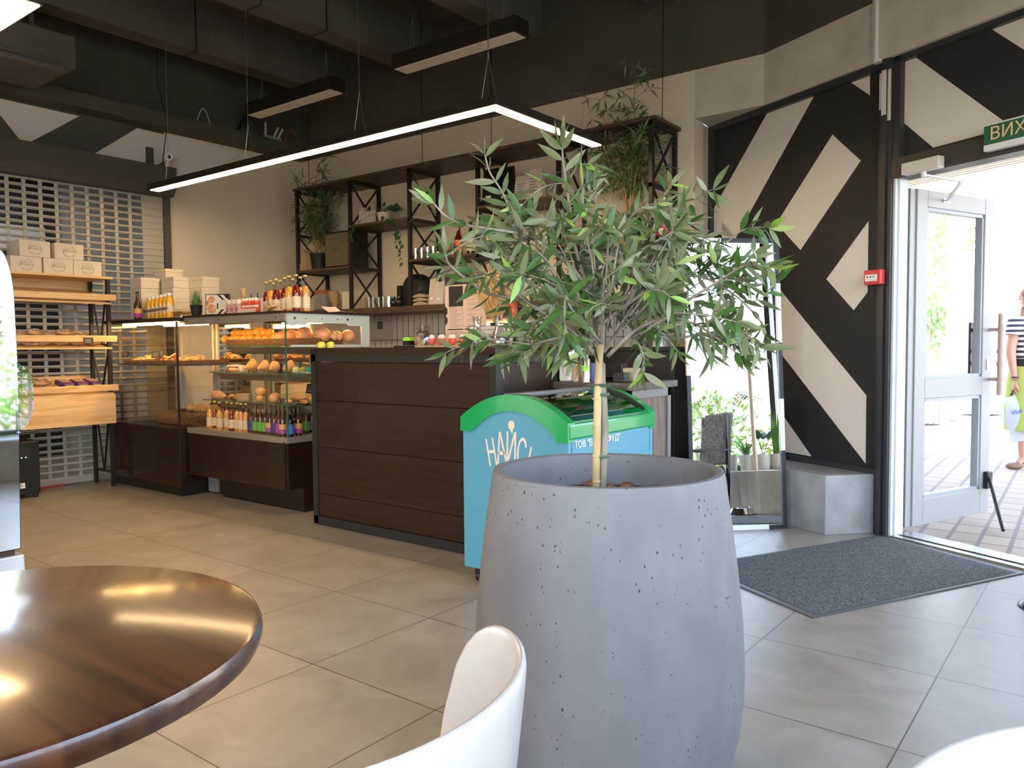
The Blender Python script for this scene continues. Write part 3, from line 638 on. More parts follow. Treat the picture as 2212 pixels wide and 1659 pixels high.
o = B(); o.cyl(lf(DL - .03, .90, -.03), lf(DL - .03, .90, -.09), .011, seg=10); o.cyl(lf(DL - .03, 1.22, -.03), lf(DL - .03, 1.22, -.09), .011, seg=10); o.cyl(lf(DL - .03, .85, -.09), lf(DL - .03, 1.27, -.09), .014, seg=10); o.build('pull_handle', black, dr)
o = B(); lbox(o, DL - .06, DL - .035, .96, 1.03, .03, .036); o.build('lock_plate', steel, dr)
o = B()
for z in (.2, .93, 1.55, 1.75): lbox(o, -.10, -.01, z, z + .07, -.05, -.035)
o.build('hinge', steel, dr)
ds = thing('door_stop', 'black kick-down arm holding the open glass door on the paving', 'door stop', lf(DL - .04, 0, .05))
o = B(); lbox(o, DL - .07, DL - .01, .19, .30, .031, .06); o.build('bracket', black, ds, bevel=.005)
tip = fz(2167, 1146, .0); o = B(); o.cyl(lf(DL - .04, .27, .05), tip, .011, seg=10); o.build('arm', black, ds)
# door closer
dc = thing('door_closer', 'cream door closer box with folding arm above the open door', 'door closer', fac(1.2, .0, 2.10))
p0 = fpl(1947, 376, -.03); p1 = fpl(2028, 356, -.03); a0 = (p0 - FO).dot(FD); a1 = (p1 - FO).dot(FD)
o = B(); o.obox(fac(a0, -.035, 2.078), FD * (a1 - a0), FN * .053, (0, 0, .065)); o.build('housing', mat('closer_cream', (.62, .60, .52), .4), dc, bevel=.006)
ap = fac(a0 + .12, -.005, 2.06); ep = pl(2060, 389, (-1.0, 5.1), (-.6, 4.95)); kp_ = lf(.29, 2.0, .035)
ep = (ap + kp_) / 2 + Vector((.13, -.02, .02))
o = B(); o.cyl(ap + Vector((0, 0, .03)), ap - Vector((0, 0, .01)), .014, seg=12); o.bar(ap, ep, .018, .008); o.bar(ep, kp_, .018, .008); o.cyl(ep - Vector((0, 0, .01)), ep + Vector((0, 0, .01)), .012, seg=10); o.build('arm', white, dc)
o = B(); o.obox(kp_ - Dl * .035 - Vector((0, 0, .012)), Dl * .07, Dn * -.008, (0, 0, .024)); o.build('shoe', steel, dc)
# exit sign
es = thing('exit_sign', 'green and white exit sign fixed over the doorway at the right edge', 'sign', fac(1.75, .0, 2.15))
s0 = fpl(2122, 327, -.03); sa = (s0 - FO).dot(FD)
o = B(); o.obox(fac(sa, -.025, 2.105), FD * .36, FN * .045, (0, 0, .135)); o.build('sign_box', white, es, bevel=.006)
o = B(); o.obox(fac(sa + .004, -.027, 2.135), FD * .352, FN * .002, (0, 0, .095)); o.build('sign_face', mat('sign_green', (.015, .12, .05), .4), es)
text_mesh('ВИХІД', .088, frameM(fac(sa + .18, -.0285, 2.182), FD, -FN), 'lettering', mat('sign_letters', (.80, .52, .32), .5), es, .001)
# fire alarm call point
fa = thing('fire_alarm_point', 'red fire alarm call point with white plate on the post by the door', 'alarm', fac(.93, 0, 1.35))
q = fpl(1872, 600, -.02); A0 = (q - FO).dot(FD); q2_ = fpl(1907, 600, -.02); A1 = (q2_ - FO).dot(FD); zt = fpl(1890, 583, -.02).z; zb = fpl(1890, 615, -.02).z
o = B(); o.obox(fac(A0, -.045, zb), FD * (A1 - A0), FN * .045, (0, 0, zt - zb)); o.build('case', mat('alarm_red', (.60, .045, .045), .35), fa, bevel=.005)
o = B(); o.obox(fac(A0 + .012, -.048, zb + .02), FD * (A1 - A0 - .03), FN * .003, (0, 0, (zt - zb) * .45)); o.build('plate', white, fa)
o = B()
for t in (.3, .5, .7): o.ball(fac(A0 + (A1 - A0 - .01) * t, -.049, zb + .045), (.005, .002, .004), 8, 6)
o.build('arrow_mark', black, fa)
# white cable trunking on the lintel
tr = thing('cable_trunking', 'thin white cable duct running down the concrete lintel above the door', 'cable duct', fac(.93, -.02, 2.78))
q = fpl(1893, 60, 0); A = (q - FO).dot(FD); o = B(); o.obox(fac(A - .012, -.02, 2.77), FD * .022, FN * .02, (0, 0, ZC - 2.77)); o.m = 1; o.obox(fac(A + .008, -.024, 2.77), FD * .008, FN * .024, (0, 0, ZC - 2.77)); o.build('duct', [mat('duct_grey', (.5, .47, .42), .5), white], tr)
o = B(); o.obox(fac(A - .012, -.02, 2.765), FD * .05, FN * .05, (0, 0, .018)); o.build('duct_elbow', white, tr)
# ================================================================ LAMPS
lampw = emat('lamp_warm', (1., .66, .33), 38); lampoff = mat('lamp_off', (.88, .82, .72), .5)
LZ = 2.48
ll = thing('linear_pendant', 'long lit L-shaped black linear lamp hanging over the counter', 'lamp', (-4.5, 3.56, LZ))
def s248(p): return fz(p[0], p[1], LZ)
xa, xb = s248((340, 413)).x, s248((1066, 229)).x; ya = s248((1053, 232)).y; yb = s248((1290, 312)).y; wd = .075; xc_ = s248((1290, 312)).x
XE = xb + .015
o = B(); o.box((xa - .02, ya - .02, LZ), (XE + .02, ya + wd, LZ + .05)); o.box((XE - wd, ya + wd, LZ), (XE + .02, yb + .04, LZ + .05)); o.build('housing', mat('lamp_black', (.02, .018, .016), .5), ll, bevel=.002)
segs = [xa] + [s248(p).x for p in ((518, 369), (748, 310), (1053, 232))]
for a, b in zip(segs, segs[1:]): o = B(); o.box((a + .006, ya - .008, LZ - .004), (b - .006, ya + wd - .006, LZ + .002)); o.build('diffuser', lampw, ll)
o = B(); o.prism([(segs[-1] + .006, ya - .008, LZ - .004), (XE + .008, ya - .008, LZ - .004), (XE + .008, yb + .03, LZ - .004), (XE - wd + .012, yb + .03, LZ - .004), (XE - wd + .012, ya + wd - .014, LZ - .004), (segs[-1] + .006, ya + wd - .014, LZ - .004)], (0, 0, .006)); o.build('diffuser', lampw, ll)
def hang(par, x, y, z0, dx=0.05, ytop=None, m=steel):
    o = B(); top = Vector((x, y, z0 + .30)); zt_ = 3.64 if ytop is None else ytop
    o.cyl(top, (x, y, zt_), .0022, seg=5); o.cyl(top, (x - dx, y, z0 + .07), .0016, seg=5); o.cyl(top, (x + dx, y, z0 + .07), .0016, seg=5); o.cyl(top - Vector((0, 0, .012)), top + Vector((0, 0, .012)), .005, seg=8); o.build('suspension_cable', m, par)
for p in ((340, 400), (527, 360), (764, 300), (1040, 230)): hang(ll, s248(p).x, ya + .03, LZ, ytop=ZC)
hang(ll, XE - .03, yb - .1, LZ, ytop=ZC)
o = B(); o.cyl((s248((527, 360)).x, ya + .03, ZC), (s248((527, 360)).x, ya + .03, ZC - .03), .04, seg=16); o.build('ceiling_cup', black, ll)
l2 = thing('linear_pendant', 'unlit black linear lamp hanging high near the left end of the ceiling', 'lamp', (-5.95, 4.5, 3.32), group=None)
def plam(par, x0, x1, y, w=.16, z=3.32, lit=lampoff):
    o = B(); o.box((x0, y - w / 2, z), (x1, y + w / 2, z + .11)); o.build('housing', MATS['lamp_black'], par)
    o = B(); o.box((x0 + .02, y - w / 2 + .012, z - .004), (x1 - .02, y + w / 2 - .012, z + .002)); o.build('diffuser', lit, par)
    for x in (x0 + .15, x1 - .15): hang(par, x, y, z + .04, .03, ZC)
plam(l2, -6.55, -5.33, 4.52)
l3 = thing('linear_pendant', 'unlit black linear lamp hanging high in the centre of the ceiling', 'lamp', (-4.0, 4.5, 3.32))
plam(l3, -4.59, -3.37, 4.52)
l4 = thing('linear_pendant', 'lit linear lamp cut by the top left corner of the picture', 'lamp', (-3.9, 1.3, LZ))
a = fz(94, 12, LZ); o = B(); o.box((a.x - .55, a.y - .95, LZ), (a.x, a.y, LZ + .09)); o.build('housing', MATS['lamp_black'], l4)
o = B(); o.box((a.x - .54, a.y - .94, LZ - .004), (a.x - .01, a.y - .01, LZ + .002)); o.build('diffuser', lampw, l4)
for yy in (a.y - .2, a.y - .8): hang(l4, a.x - .27, yy, LZ, .05, ZC)
for i, (x0, x1, y) in enumerate(((-5.6, -3.2, -.6), (-2.6, -.2, -.9))):  # two unseen pendants added behind the camera to lift the warm room light
    e = thing('linear_pendant', 'added linear fill lamp, unseen behind the viewpoint, %s one' % ('left', 'right')[i], 'lamp', (x0, y, LZ))
    o = B(); o.box((x0, y, LZ), (x1, y + .1, LZ + .08)); o.build('housing', MATS['lamp_black'], e); o = B(); o.box((x0 + .01, y + .01, LZ - .004), (x1 - .01, y + .09, LZ + .002)); o.build('diffuser', lampw, e)
    for x in (x0 + .3, x1 - .3): hang(e, x, y + .05, LZ, .05, ZC)
# air conditioner by the left wall
ac = thing('air_conditioner', 'dark painted air conditioner hung under the ceiling at the far left', 'air conditioner', (-5.6, 1.9, 3.2))
q = [fx(165, 105, -6.0), fx(165, 150, -6.0), fx(40, 60, -6.0)]
yq = q[0].y; o = B(); o.prism([(-6.0, y, z) for y, z in ((1.2, 3.15), (yq, 3.15), (yq, 3.38), (1.2, 3.38))], (-.7, 0, 0)); o.box((-5.98, 1.2, 3.10), (-6.55, yq - .08, 3.15)); o.build('casing', beamm, ac, bevel=.015)
o = B(); o.box((-5.995, 1.25, 3.17), (-5.985, yq - .12, 3.175)); o.box((-6.3, 1.5, 3.38), (-6.27, 1.53, ZC)); o.box((-6.3, yq - .2, 3.38), (-6.27, yq - .17, ZC)); o.build('hanger', steel, ac)
# ================================================================ TABLE, CHAIRS
tb = thing('round_table', 'round varnished dark wooden table at the lower left corner', 'table', (-1.195, .357, 0))
tabm = noisemat('table_varnish', (.028, .009, .004), (.085, .028, .010), 2.2, (1.2, 16, 1), rough=.38, detail=10, dist=.5, rot=(0, 0, math.radians(-28)), coat=1., bump=.35, bdist=.0016)
tabm.node_tree.nodes['Principled BSDF'].inputs['Coat Roughness'].default_value = .14
o = B(); o.lathe([(.0, .712), (.368, .712), (.378, .716), (.383, .728), (.383, .738), (.379, .747), (.372, .75), (0, .75)], (-1.195, .357, 0), 72); o.build('tabletop', tabm, tb, smooth=True)
o = B(); o.cyl((-1.195, .357, .02), (-1.195, .357, .712), .035, seg=20); o.build('column', black, tb)
o = B(); o.lathe([(.24, 0), (.24, .012), (.05, .025), (0, .025)], (-1.195, .357, 0), 40); o.build('base_plate', black, tb)
# ================================================================ CHAIRS
chw = mat('chair_white', (.50, .475, .43), .28, coat=.3); legw = noisemat('leg_wood', (.09, .04, .018), (.17, .08, .035), 6, (8, 8, 1), rough=.45)
def make_chair(label, loc, rz):
    e = thing('shell_chair', label, 'chair', (0, 0, 0))
    o = B(); nu, nv = 22, 26; vs = []
    for j in range(nv + 1):
        v = j / nv
        for i in range(nu + 1):
            u = -1 + 2 * i / nu
            if v < .42:
                t = v / .42; ph = u * math.radians(106); ax, ay = -.045 - .150 * math.cos(ph), .205 * math.sin(ph)
                fx_, fy_ = .20 - .05 * abs(u) ** 3, .205 * u; x = fx_ * (1 - t) + ax * t; y = fy_ * (1 - t) + ay * t; z = .428 - .018 * math.sin(PI * t)
            else:
                t = (v - .42) / .58; ph = u * math.radians(106); cap = max(.02, 1 - abs(u) ** 9) ** .5
                x = -.045 - (.150 + .050 * t) * math.cos(ph); y = (.205 + .03 * t) * math.sin(ph); z = .428 + .396 * t * cap
            vs.append((x, y, z))
    o.add(vs, [(j * (nu + 1) + i, j * (nu + 1) + i + 1, (j + 1) * (nu + 1) + i + 1, (j + 1) * (nu + 1) + i) for j in range(nv) for i in range(nu)])
    s = o.build('shell', chw, e, smooth=True, solid=.013, auto=0, local=True, sub=1)
    for sx_, sy_ in ((1, 1), (1, -1)):
        o = B(); o.tube([(.13 * sx_, .13 * sy_, .43), (.20, .19 * sy_, 0)], [.016, .011], 10); o.build('leg', legw, e, smooth=True, local=True)
    for sy_ in (1, -1):
        o = B(); o.tube([(-.27, .17 * sy_, 0), (-.245, .12 * sy_, .40), (-.262, .095 * sy_, .62), (-.262, .085 * sy_, .75)], [.011, .016, .013, .009], 10); o.build('leg', legw, e, smooth=True, local=True)
    o = B(); o.bar((.13, -.13, .415), (-.225, -.12, .40), .02); o.bar((.13, .13, .415), (-.225, .12, .40), .02); o.bar((-.225, -.12, .40), (-.225, .12, .40), .02); o.bar((.13, -.13, .415), (.13, .13, .415), .02); o.build('under_frame', legw, e, local=True)
    e.location = loc; e.rotation_euler = (0, 0, rz); return e
make_chair('white moulded shell chair with wooden legs between the round table and the concrete planter', (-.665, .47, 0), PI)
make_chair('white chair back just entering the picture at the lower right corner', (.13, .59, 0), math.radians(-27))
# ================================================================ PLANTER + OLIVE TREE
PC = Vector((-1.003, 1.687, 0))
potm = mat('cast_concrete', (.36, .365, .38), .62)
def _pot(m):
    b = m.node_tree.nodes['Principled BSDF']; co = coords(m, (1, 1, .55)); v = N(m, 'ShaderNodeTexVoronoi'); v.inputs['Scale'].default_value = 78
    n = N(m, 'ShaderNodeTexNoise'); n.inputs['Scale'].default_value = 9; n.inputs['Detail'].default_value = 4
    n2 = N(m, 'ShaderNodeTexNoise'); n2.inputs['Scale'].default_value = 22; n2.inputs['Detail'].default_value = 2
    L(m, co, v.inputs['Vector']); L(m, co, n.inputs['Vector']); L(m, co, n2.inputs['Vector'])
    mr = N(m, 'ShaderNodeMapRange'); mr.inputs[1].default_value = .38; mr.inputs[2].default_value = .75; mr.inputs[3].default_value = .03; mr.inputs[4].default_value = .22; L(m, n.outputs[0], mr.inputs[0])
    ad = N(m, 'ShaderNodeMath', operation='MULTIPLY_ADD'); ad.inputs[1].default_value = .40; L(m, n2.outputs[0], ad.inputs[0]); ad.inputs[2].default_value = -.19
    dd = N(m, 'ShaderNodeMath', operation='ADD'); L(m, v.outputs['Distance'], dd.inputs[0]); L(m, ad.outputs[0], dd.inputs[1])
    lt = N(m, 'ShaderNodeMath', operation='LESS_THAN'); L(m, dd.outputs[0], lt.inputs[0]); L(m, mr.outputs[0], lt.inputs[1])
    mi = N(m, 'ShaderNodeMix', data_type='RGBA'); L(m, lt.outputs[0], mi.inputs[0]); mi.inputs[7].default_value = (.03, .03, .033, 1)
    L(m, ramp(m, n.outputs[0], [(.3, (.135, .135, .14)), (.7, (.175, .175, .18))]), mi.inputs[6]); L(m, mi.outputs[2], b.inputs['Base Color'])
    bp = N(m, 'ShaderNodeBump'); bp.inputs['Strength'].default_value = .9; bp.inputs['Distance'].default_value = .004; bp.invert = True; L(m, lt.outputs[0], bp.inputs['Height']); L(m, bp.outputs[0], b.inputs['Normal'])
_pot(potm)
pt = thing('concrete_planter', 'large round pitted grey concrete planter holding an olive tree in the foreground', 'planter', PC)
pr = [(0, 0), (.235, 0), (.247, .012), (.270, .05), (.300, .12), (.322, .20), (.331, .28), (.333, .36), (.328, .47), (.316, .59), (.302, .70), (.289, .79), (.285, .82), (.282, .829), (.272, .831), (.262, .826), (.262, .80), (.268, .74), (.27, .70), (0, .70)]
o = B(); o.lathe(pr, PC, 96); o.build('pot', potm, pt, smooth=True, auto=50)
soil = noisemat('soil', (.03, .018, .012), (.09, .055, .035), 30, rough=.95, bump=1.)
o = B(); vs = [(0, .750)] + [(.06 * i, .748 + .004 * (i % 2)) for i in range(1, 5)] + [(.266, .742)]; o.lathe([(max(r_, 1e-4), z) for r_, z in vs], PC, 40); o.build('soil', soil, pt)
bark = noisemat('bark_chip', (.08, .03, .018), (.20, .09, .05), 25, rough=.8, bump=.8)
chips = []
for i in range(17):
    a = rnd.uniform(0, 2 * PI); r_ = rnd.uniform(.05, .24); o = B(); o.ball((0, 0, 0), (rnd.uniform(.02, .036), rnd.uniform(.012, .022), rnd.uniform(.009, .018)), 8, 5)
    o.v = [v * (1 + rnd.uniform(-.22, .22)) for v in o.v]
    p = PC + Vector((r_ * math.cos(a), r_ * math.sin(a), .762)); o.xform(Matrix.Translation(p) @ Matrix.Rotation(rnd.uniform(0, 6), 4, 'Z'))
    c = o.build('bark_chip', bark, loc=p, smooth=True, auto=0); tag(c, 'rough brown bark chip on the soil around the olive trunk', 'bark', 'bark chips on the soil of the planter')
tree = thing('olive_tree', 'small olive tree with two-stem trunk and drooping grey-green leaves in the concrete planter', 'tree', PC + Vector((0, 0, .75)))
def leafmat(name, top_, under, rough=.4):
    m = mat(name, top_, rough); b = m.node_tree.nodes['Principled BSDF']; g = N(m, 'ShaderNodeNewGeometry'); mi = N(m, 'ShaderNodeMix', data_type='RGBA')
    n = N(m, 'ShaderNodeTexNoise'); n.inputs['Scale'].default_value = 14; mx = N(m, 'ShaderNodeMix', data_type='RGBA'); L(m, n.outputs[0], mx.inputs[0]); mx.inputs[6].default_value = (*[c * .6 for c in top_], 1); mx.inputs[7].default_value = (*[min(1, c * 1.45) for c in top_], 1)
    t = N(m, 'ShaderNodeTexCoord'); L(m, t.outputs['Object'], n.inputs['Vector'])
    L(m, g.outputs['Backfacing'], mi.inputs[0]); L(m, mx.outputs[2], mi.inputs[6]); mi.inputs[7].default_value = (*under, 1); L(m, mi.outputs[2], b.inputs['Base Color'])
    b.inputs['Subsurface Weight'].default_value = 0
    return m
olv = [leafmat('olive_leaf', (.048, .110, .022), (.15, .18, .085)), leafmat('olive_leaf_grey', (.095, .125, .045), (.19, .20, .115), .5), leafmat('olive_leaf_young', (.20, .33, .05), (.30, .40, .13))]
barkm = noisemat('olive_bark', (.19, .165, .12), (.34, .30, .23), 25, (1, 1, .3), rough=.8, bump=.4)
TD = 1.965
def tp_(x, y, d=0.): return dep(x, y, TD + d)
o = B(); o.tube([tp_(1300, 1078), tp_(1303, 1000), tp_(1307, 930), tp_(1304, 870), tp_(1300, 820), tp_(1299, 785)], [.0098, .0095, .0092, .0092, .0095, .0105], 12)
o.tube([tp_(1299, 790), tp_(1291, 768), tp_(1300, 745), tp_(1302, 715), tp_(1300, 660, .02)], [.009, .0085, .008, .007, .005], 10); o.build('trunk', barkm, tree, smooth=True, auto=0)
o = B(); pts = [tp_(1286, 1080, -.01), tp_(1289, 960, -.01), tp_(1291, 860, -.01), tp_(1294, 780, -.005), tp_(1297, 745, 0)]; o.tube(pts, .0098, 10)
for y in (1040, 985, 921, 862): o.tube([tp_(1288, y + 1.5, -.01), tp_(1288, y - 1.5, -.01)], .0108, 10)
o.build('bamboo_stake', noisemat('stake', (.42, .30, .14), (.55, .42, .22), 9, rough=.6), tree, smooth=True, auto=0)
o = B()
for y, ex in ((832, 1), (852, 0), (985, 0)):
    o = B(); c = tp_(1298, y, -.003); o.lathe([(.0205, -.004), (.0215, 0), (.0205, .004), (.0195, 0)], c, 20, 1.0, .72, closed=True, M=Matrix.Rotation(YAW, 3, 'Z'))
    if ex: o.cyl(tp_(1270, y, -.02), tp_(1328, y - 2, -.02), .002, seg=6); o.ball(tp_(1329, y - 2, -.02), .004, 8, 6)
    o.build('plant_tie', mat('tie_green', (.06, .09, .06), .5), tree)
FOL = B(); TW = B(); r2 = random.Random(11)
def addleaf(p, d, ln=None, mi=None, up_=None):
    FOL.m = mi if mi is not None else r2.choices([0, 1, 2], [7, 4, .8])[0]
    nrm = Vector((r2.uniform(-1, 1), r2.uniform(-1, 1), r2.uniform(-.3, 1))).normalized() if up_ is None else up_
    ln = ln or r2.uniform(.05, .085); FOL.leaf(p, d, nrm, ln, ln * r2.uniform(.19, .27), bend=r2.uniform(-.1, .35), fold=r2.uniform(.05, .3), seg=5, shape=.8)
def spl(P, n):
    out = []
    for i in range(len(P) - 1):
        p0, p1, p2, p3 = P[max(i - 1, 0)], P[i], P[i + 1], P[min(i + 2, len(P) - 1)]
        for k in range(n):
            t = k / n; out.append(.5 * ((2 * p1) + (p2 - p0) * t + (2 * p0 - 5 * p1 + 4 * p2 - p3) * t * t + (3 * p1 - p0 - 3 * p2 + p3) * t ** 3))
    out.append(P[-1]); return out
def branch(px, r0, r1, step, lsz=(.055, .08), start=.3, mi=None, twigs=0, droop=.2, tipleaves=5):
    P = spl([tp_(*q) for q in px], 6); n = len(P)
    TW.tube(P, [r0 + (r1 - r0) * i / (n - 1) for i in range(n)], 7)
    tot = sum((P[i + 1] - P[i]).length for i in range(n - 1)); acc = 0; nxt = tot * start; side = 1
    for i in range(n - 1):
        seg = P[i + 1] - P[i]; sl = seg.length
        while nxt < acc + sl:
            p = P[i] + seg * ((nxt - acc) / sl); t = seg.normalized(); a = t.orthogonal().normalized(); a = Matrix.Rotation(r2.uniform(0, 2 * PI), 3, t) @ a
            for s_ in (1, -1):
                d = t * r2.uniform(.5, 1.1) + a * s_ - Vector((0, 0, r2.uniform(0, droop)))
                addleaf(p, d, r2.uniform(*lsz), mi)
            if twigs and r2.random() < twigs: twig(p, (t * .5 + a * side + Vector((0, 0, r2.uniform(-.4, .5)))).normalized(), r2.uniform(.07, .16), droop)
            side = -side; nxt += step
        acc += sl
    t = (P[-1] - P[-2]).normalized()
    for _ in range(tipleaves): addleaf(P[-1], t + Vector((r2.uniform(-.8, .8), r2.uniform(-.8, .8), r2.uniform(-.5, .6))), r2.uniform(*lsz) * .9, mi)
def twig(p, d, ln, droop=.2, lsz=(.045, .075), mi=None):
    n = 6; P = [p]
    for i in range(n): d = (d + Vector((r2.uniform(-.2, .2), r2.uniform(-.2, .2), -droop * .35 + r2.uniform(-.12, .12)))).normalized(); P.append(P[-1] + d * ln / n)
    TW.tube(P, [.0022 - .0012 * i / n for i in range(n + 1)], 5, cap=False)
    for i in range(1, n + 1):
        t = (P[i] - P[i - 1]).normalized(); a = Matrix.Rotation(r2.uniform(0, 6.28), 3, t) @ t.orthogonal().normalized()
        for s_ in (1, -1): addleaf(P[i], t * r2.uniform(.5, 1) + a * s_ - Vector((0, 0, r2.uniform(0, droop * 2))), r2.uniform(*lsz), mi)
    addleaf(P[-1], d, r2.uniform(*lsz), mi)
# main limbs (px, py, depth offset)
branch([(1299, 778, 0), (1262, 742, -.02), (1215, 700, -.03), (1130, 650, -.06), (1060, 636, -.10), (1012, 606, -.14), (972, 572, -.17), (962, 548, -.18)], .006, .0018, .038, (.05, .075), .30, None, .35, .3, 6)
branch([(1300, 690, .0), (1245, 590, -.02), (1190, 540, -.03), (1130, 508, -.05), (1060, 495, -.08), (1000, 484, -.10), (962, 466, -.12), (938, 440, -.13)], .006, .0018, .036, (.055, .08), .35, None, .25, .2, 6)
branch([(1245, 590, -.02), (1195, 540, .0), (1150, 505, .02), (1112, 470, .02), (1085, 415, .01), (1058, 372, .0), (1048, 335, .0)], .004, .0018, .034, (.055, .08), .2, 1, .12, .1, 4)
branch([(1300, 700, .0), (1262, 600, .03), (1240, 520, .02), (1228, 430, .0), (1218, 360, -.02), (1214, 318, -.03)], .006, .0018, .026, (.055, .085), .3, 0, .35, .5, 7)
branch([(1312, 770, 0), (1375, 712, -.03), (1440, 688, -.06), (1500, 700, -.1), (1555, 735, -.13), (1600, 770, -.15)], .006, .0018, .034, (.05, .075), .25, None, .4, .5, 5)
branch([(1300, 700, .0), (1380, 640, .02), (1450, 600, .02), (1520, 600, .0), (1590, 640, -.03), (1640, 690, -.05), (1655, 720, -.05)], .005, .0018, .032, (.045, .07), .3, None, .35, .4, 5)
branch([(1300, 660, .0), (1340, 590, -.05), (1380, 545, -.1), (1420, 520, -.12), (1455, 500, -.13)], .005, .0018, .03, (.055, .08), .2, None, .45, .3, 6)
branch([(1298, 740, -.02), (1262, 700, -.1), (1235, 668, -.18), (1222, 640, -.2), (1220, 690, -.28), (1224, 720, -.3)], .004, .0018, .04, (.065, .09), .6, 0, .0, .5, 7)
branch([(1305, 760, .02), (1350, 690, .12), (1380, 620, .2), (1360, 540, .24), (1330, 480, .22)], .005, .0018, .03, (.05, .075), .3, None, .5, .3, 5)
branch([(1300, 740, .0), (1250, 680, .1), (1200, 620, .18), (1150, 600, .2)], .004, .0018, .03, (.05, .075), .3, None, .5, .3, 5)
branch([(1299, 745, 0), (1230, 730, -.05), (1180, 735, -.08), (1150, 750, -.1)], .003, .0015, .03, (.05, .07), .3, None, .3, .6, 4)
branch([(1620, 655, -.03), (1650, 640, -.03), (1672, 610, -.03), (1680, 600, -.03)], .002, .0012, .03, (.05, .07), .2, 0, .2, .3, 4)
cc_ = tp_(1295, 600)
for i in range(100):
    x, y, dd = r2.gauss(1325, 125), r2.gauss(622, 72), r2.gauss(0, .13)
    p = tp_(min(max(x, 1060), 1590), min(max(y, 470), 735), max(-.25, min(.25, dd)))
    d = (p - tp_(1299, 730)).normalized() + Vector((r2.uniform(-.5, .5), r2.uniform(-.5, .5), r2.uniform(-.2, .3)))
    TW.tube([tp_(1299, 715) * .35 + p * .65 + Vector((0, 0, -.02)), p], [.0026, .002], 5, cap=False); twig(p, d.normalized(), r2.uniform(.07, .15), .35)
TW.build('branches', barkm, tree, smooth=True, auto=0); FOL.build('foliage', olv, tree, smooth=True, auto=0)
# ================================================================ BAMBOO PALMS ON THE SHELVES
bl = [leafmat('bamboo_leaf', (.07, .17, .045), (.14, .24, .09))]
cane = noisemat('cane', (.30, .21, .09), (.42, .30, .14), 12, rough=.6)
def bamboo(label, base, h, spread, nst, seed, cover):
    r3 = random.Random(seed); e = thing('potted_bamboo', label, 'potted plant', base)
    o = B(); o.lathe([(0, 0), (.072, 0), (.09, .15), (.096, .16), (.096, .175), (.088, .175), (.084, .15), (0, .15)], base, 28); o.build('pot', mat('pot_black', (.018, .018, .020), .5), e, smooth=True)
    st = B(); lf_ = B()
    for k in range(nst):
        a = 2 * PI * k / nst + r3.uniform(-.3, .3); rr = .03; p = Vector(base) + Vector((rr * math.cos(a), rr * math.sin(a), .15)); hh = h * (1. if k == 0 else r3.uniform(.45, .8)); lean = 0 if k == 0 else r3.uniform(.12, .40) * spread
        P = [p + Vector((math.cos(a) * lean * t * t, math.sin(a) * lean * t * t * .5, hh * t)) for t in [i / 10 for i in range(11)]]
        st.tube(P, [.006 - .0045 * i / 10 for i in range(11)], 6)
        for i in range(3 if k else 3, 11):
            for q in range(3):
                b_ = r3.uniform(0, 2 * PI); ln = spread * r3.uniform(.14, .44) * (1 - .5 * (i / 10)) ; d = Vector((math.cos(b_), math.sin(b_) * .6, r3.uniform(.2, .7))); E_ = P[i] + d * ln; st.tube([P[i], P[i] + d * ln * .5 + Vector((0, 0, .01)), E_], .0012, 4, cap=False)
                for c_ in range(cover):
                    pp = P[i] + d * ln * r3.uniform(.3, 1.0); dl = Vector((r3.uniform(-1, 1), r3.uniform(-.7, .7), r3.uniform(-.7, .6))) + d * .5
                    lf_.leaf(pp, dl, Vector((r3.uniform(-.5, .5), r3.uniform(-.5, .5), 1)), r3.uniform(.07, .12), .017, bend=.3, fold=.2, seg=3)
    for b_ in (st, lf_):
        for v in b_.v: v.y = min(v.y, 5.385 - .02 * abs(math.sin(v.x * 40)))
    st.build('canes', cane, e, smooth=True, auto=0); lf_.build('foliage', bl, e); return e
bamboo('tall artificial bamboo in a black pot at the left end of the wall shelving', (fy(690, 585, 5.16).x, 5.16, 1.906), .92, .75, 8, 3, 6)
bamboo('tall artificial bamboo in a black pot at the right end of the wall shelving', (fy(1362, 515, 5.16).x, 5.16, 1.906), 1.08, .8, 9, 5, 6)
# ivy / pothos in a white pot
gl = leafmat('pothos_leaf', (.02, .065, .02), (.05, .10, .035))
pb = fy(829, 472, 5.14); pb.z = 2.281; iv = thing('trailing_pothos', 'trailing heart-leaved plant in a white pot on the upper middle shelf', 'potted plant', pb)
o = B(); o.lathe([(0, 0), (.045, 0), (.062, .085), (.068, .10), (.060, .10), (.055, .08), (0, .08)], pb, 24); o.build('pot', mat('pot_white', (.62, .57, .48), .4), iv, smooth=True)
st, lf_ = B(), B(); r3 = random.Random(4)
def heart(p, d, s):
    n = Vector((r3.uniform(-.4, .4), -1, r3.uniform(.2, 1))); lf_.leaf(p, d, n, s, s * .8, bend=.25, fold=.2, seg=5, shape=.55)
for k in range(12):
    a = r3.uniform(0, 2 * PI); P = [pb + Vector((0, 0, .09))]; d = Vector((math.cos(a), math.sin(a) * .5, 1.1)).normalized()
    for i in range(4): P.append(P[-1] + d * .035); d = (d + Vector((math.cos(a) * .3, 0, -.35))).normalized()
    st.tube(P, .002, 5); heart(P[-1], d, .07)
for sx_, n_ in ((1, 13), (-1, 6), (1, 9)):
    P = [pb + Vector((.03 * sx_, -.05, .09)), pb + Vector((.10 * sx_, -.12, .06)), pb + Vector((.20 * sx_, -.155, .01))]
    for i in range(n_): P.append(P[-1] + Vector((.035 * sx_ * r3.uniform(-.4, 1.3), r3.uniform(-.008, .004), -.04 * (1 if i > 2 else .3))))
    P = spl(P, 2); st.tube(P, .0016, 5)
    for i in range(3, len(P), 2): heart(P[i], Vector((r3.uniform(-1, 1), -.4, -.7)), r3.uniform(.035, .065))
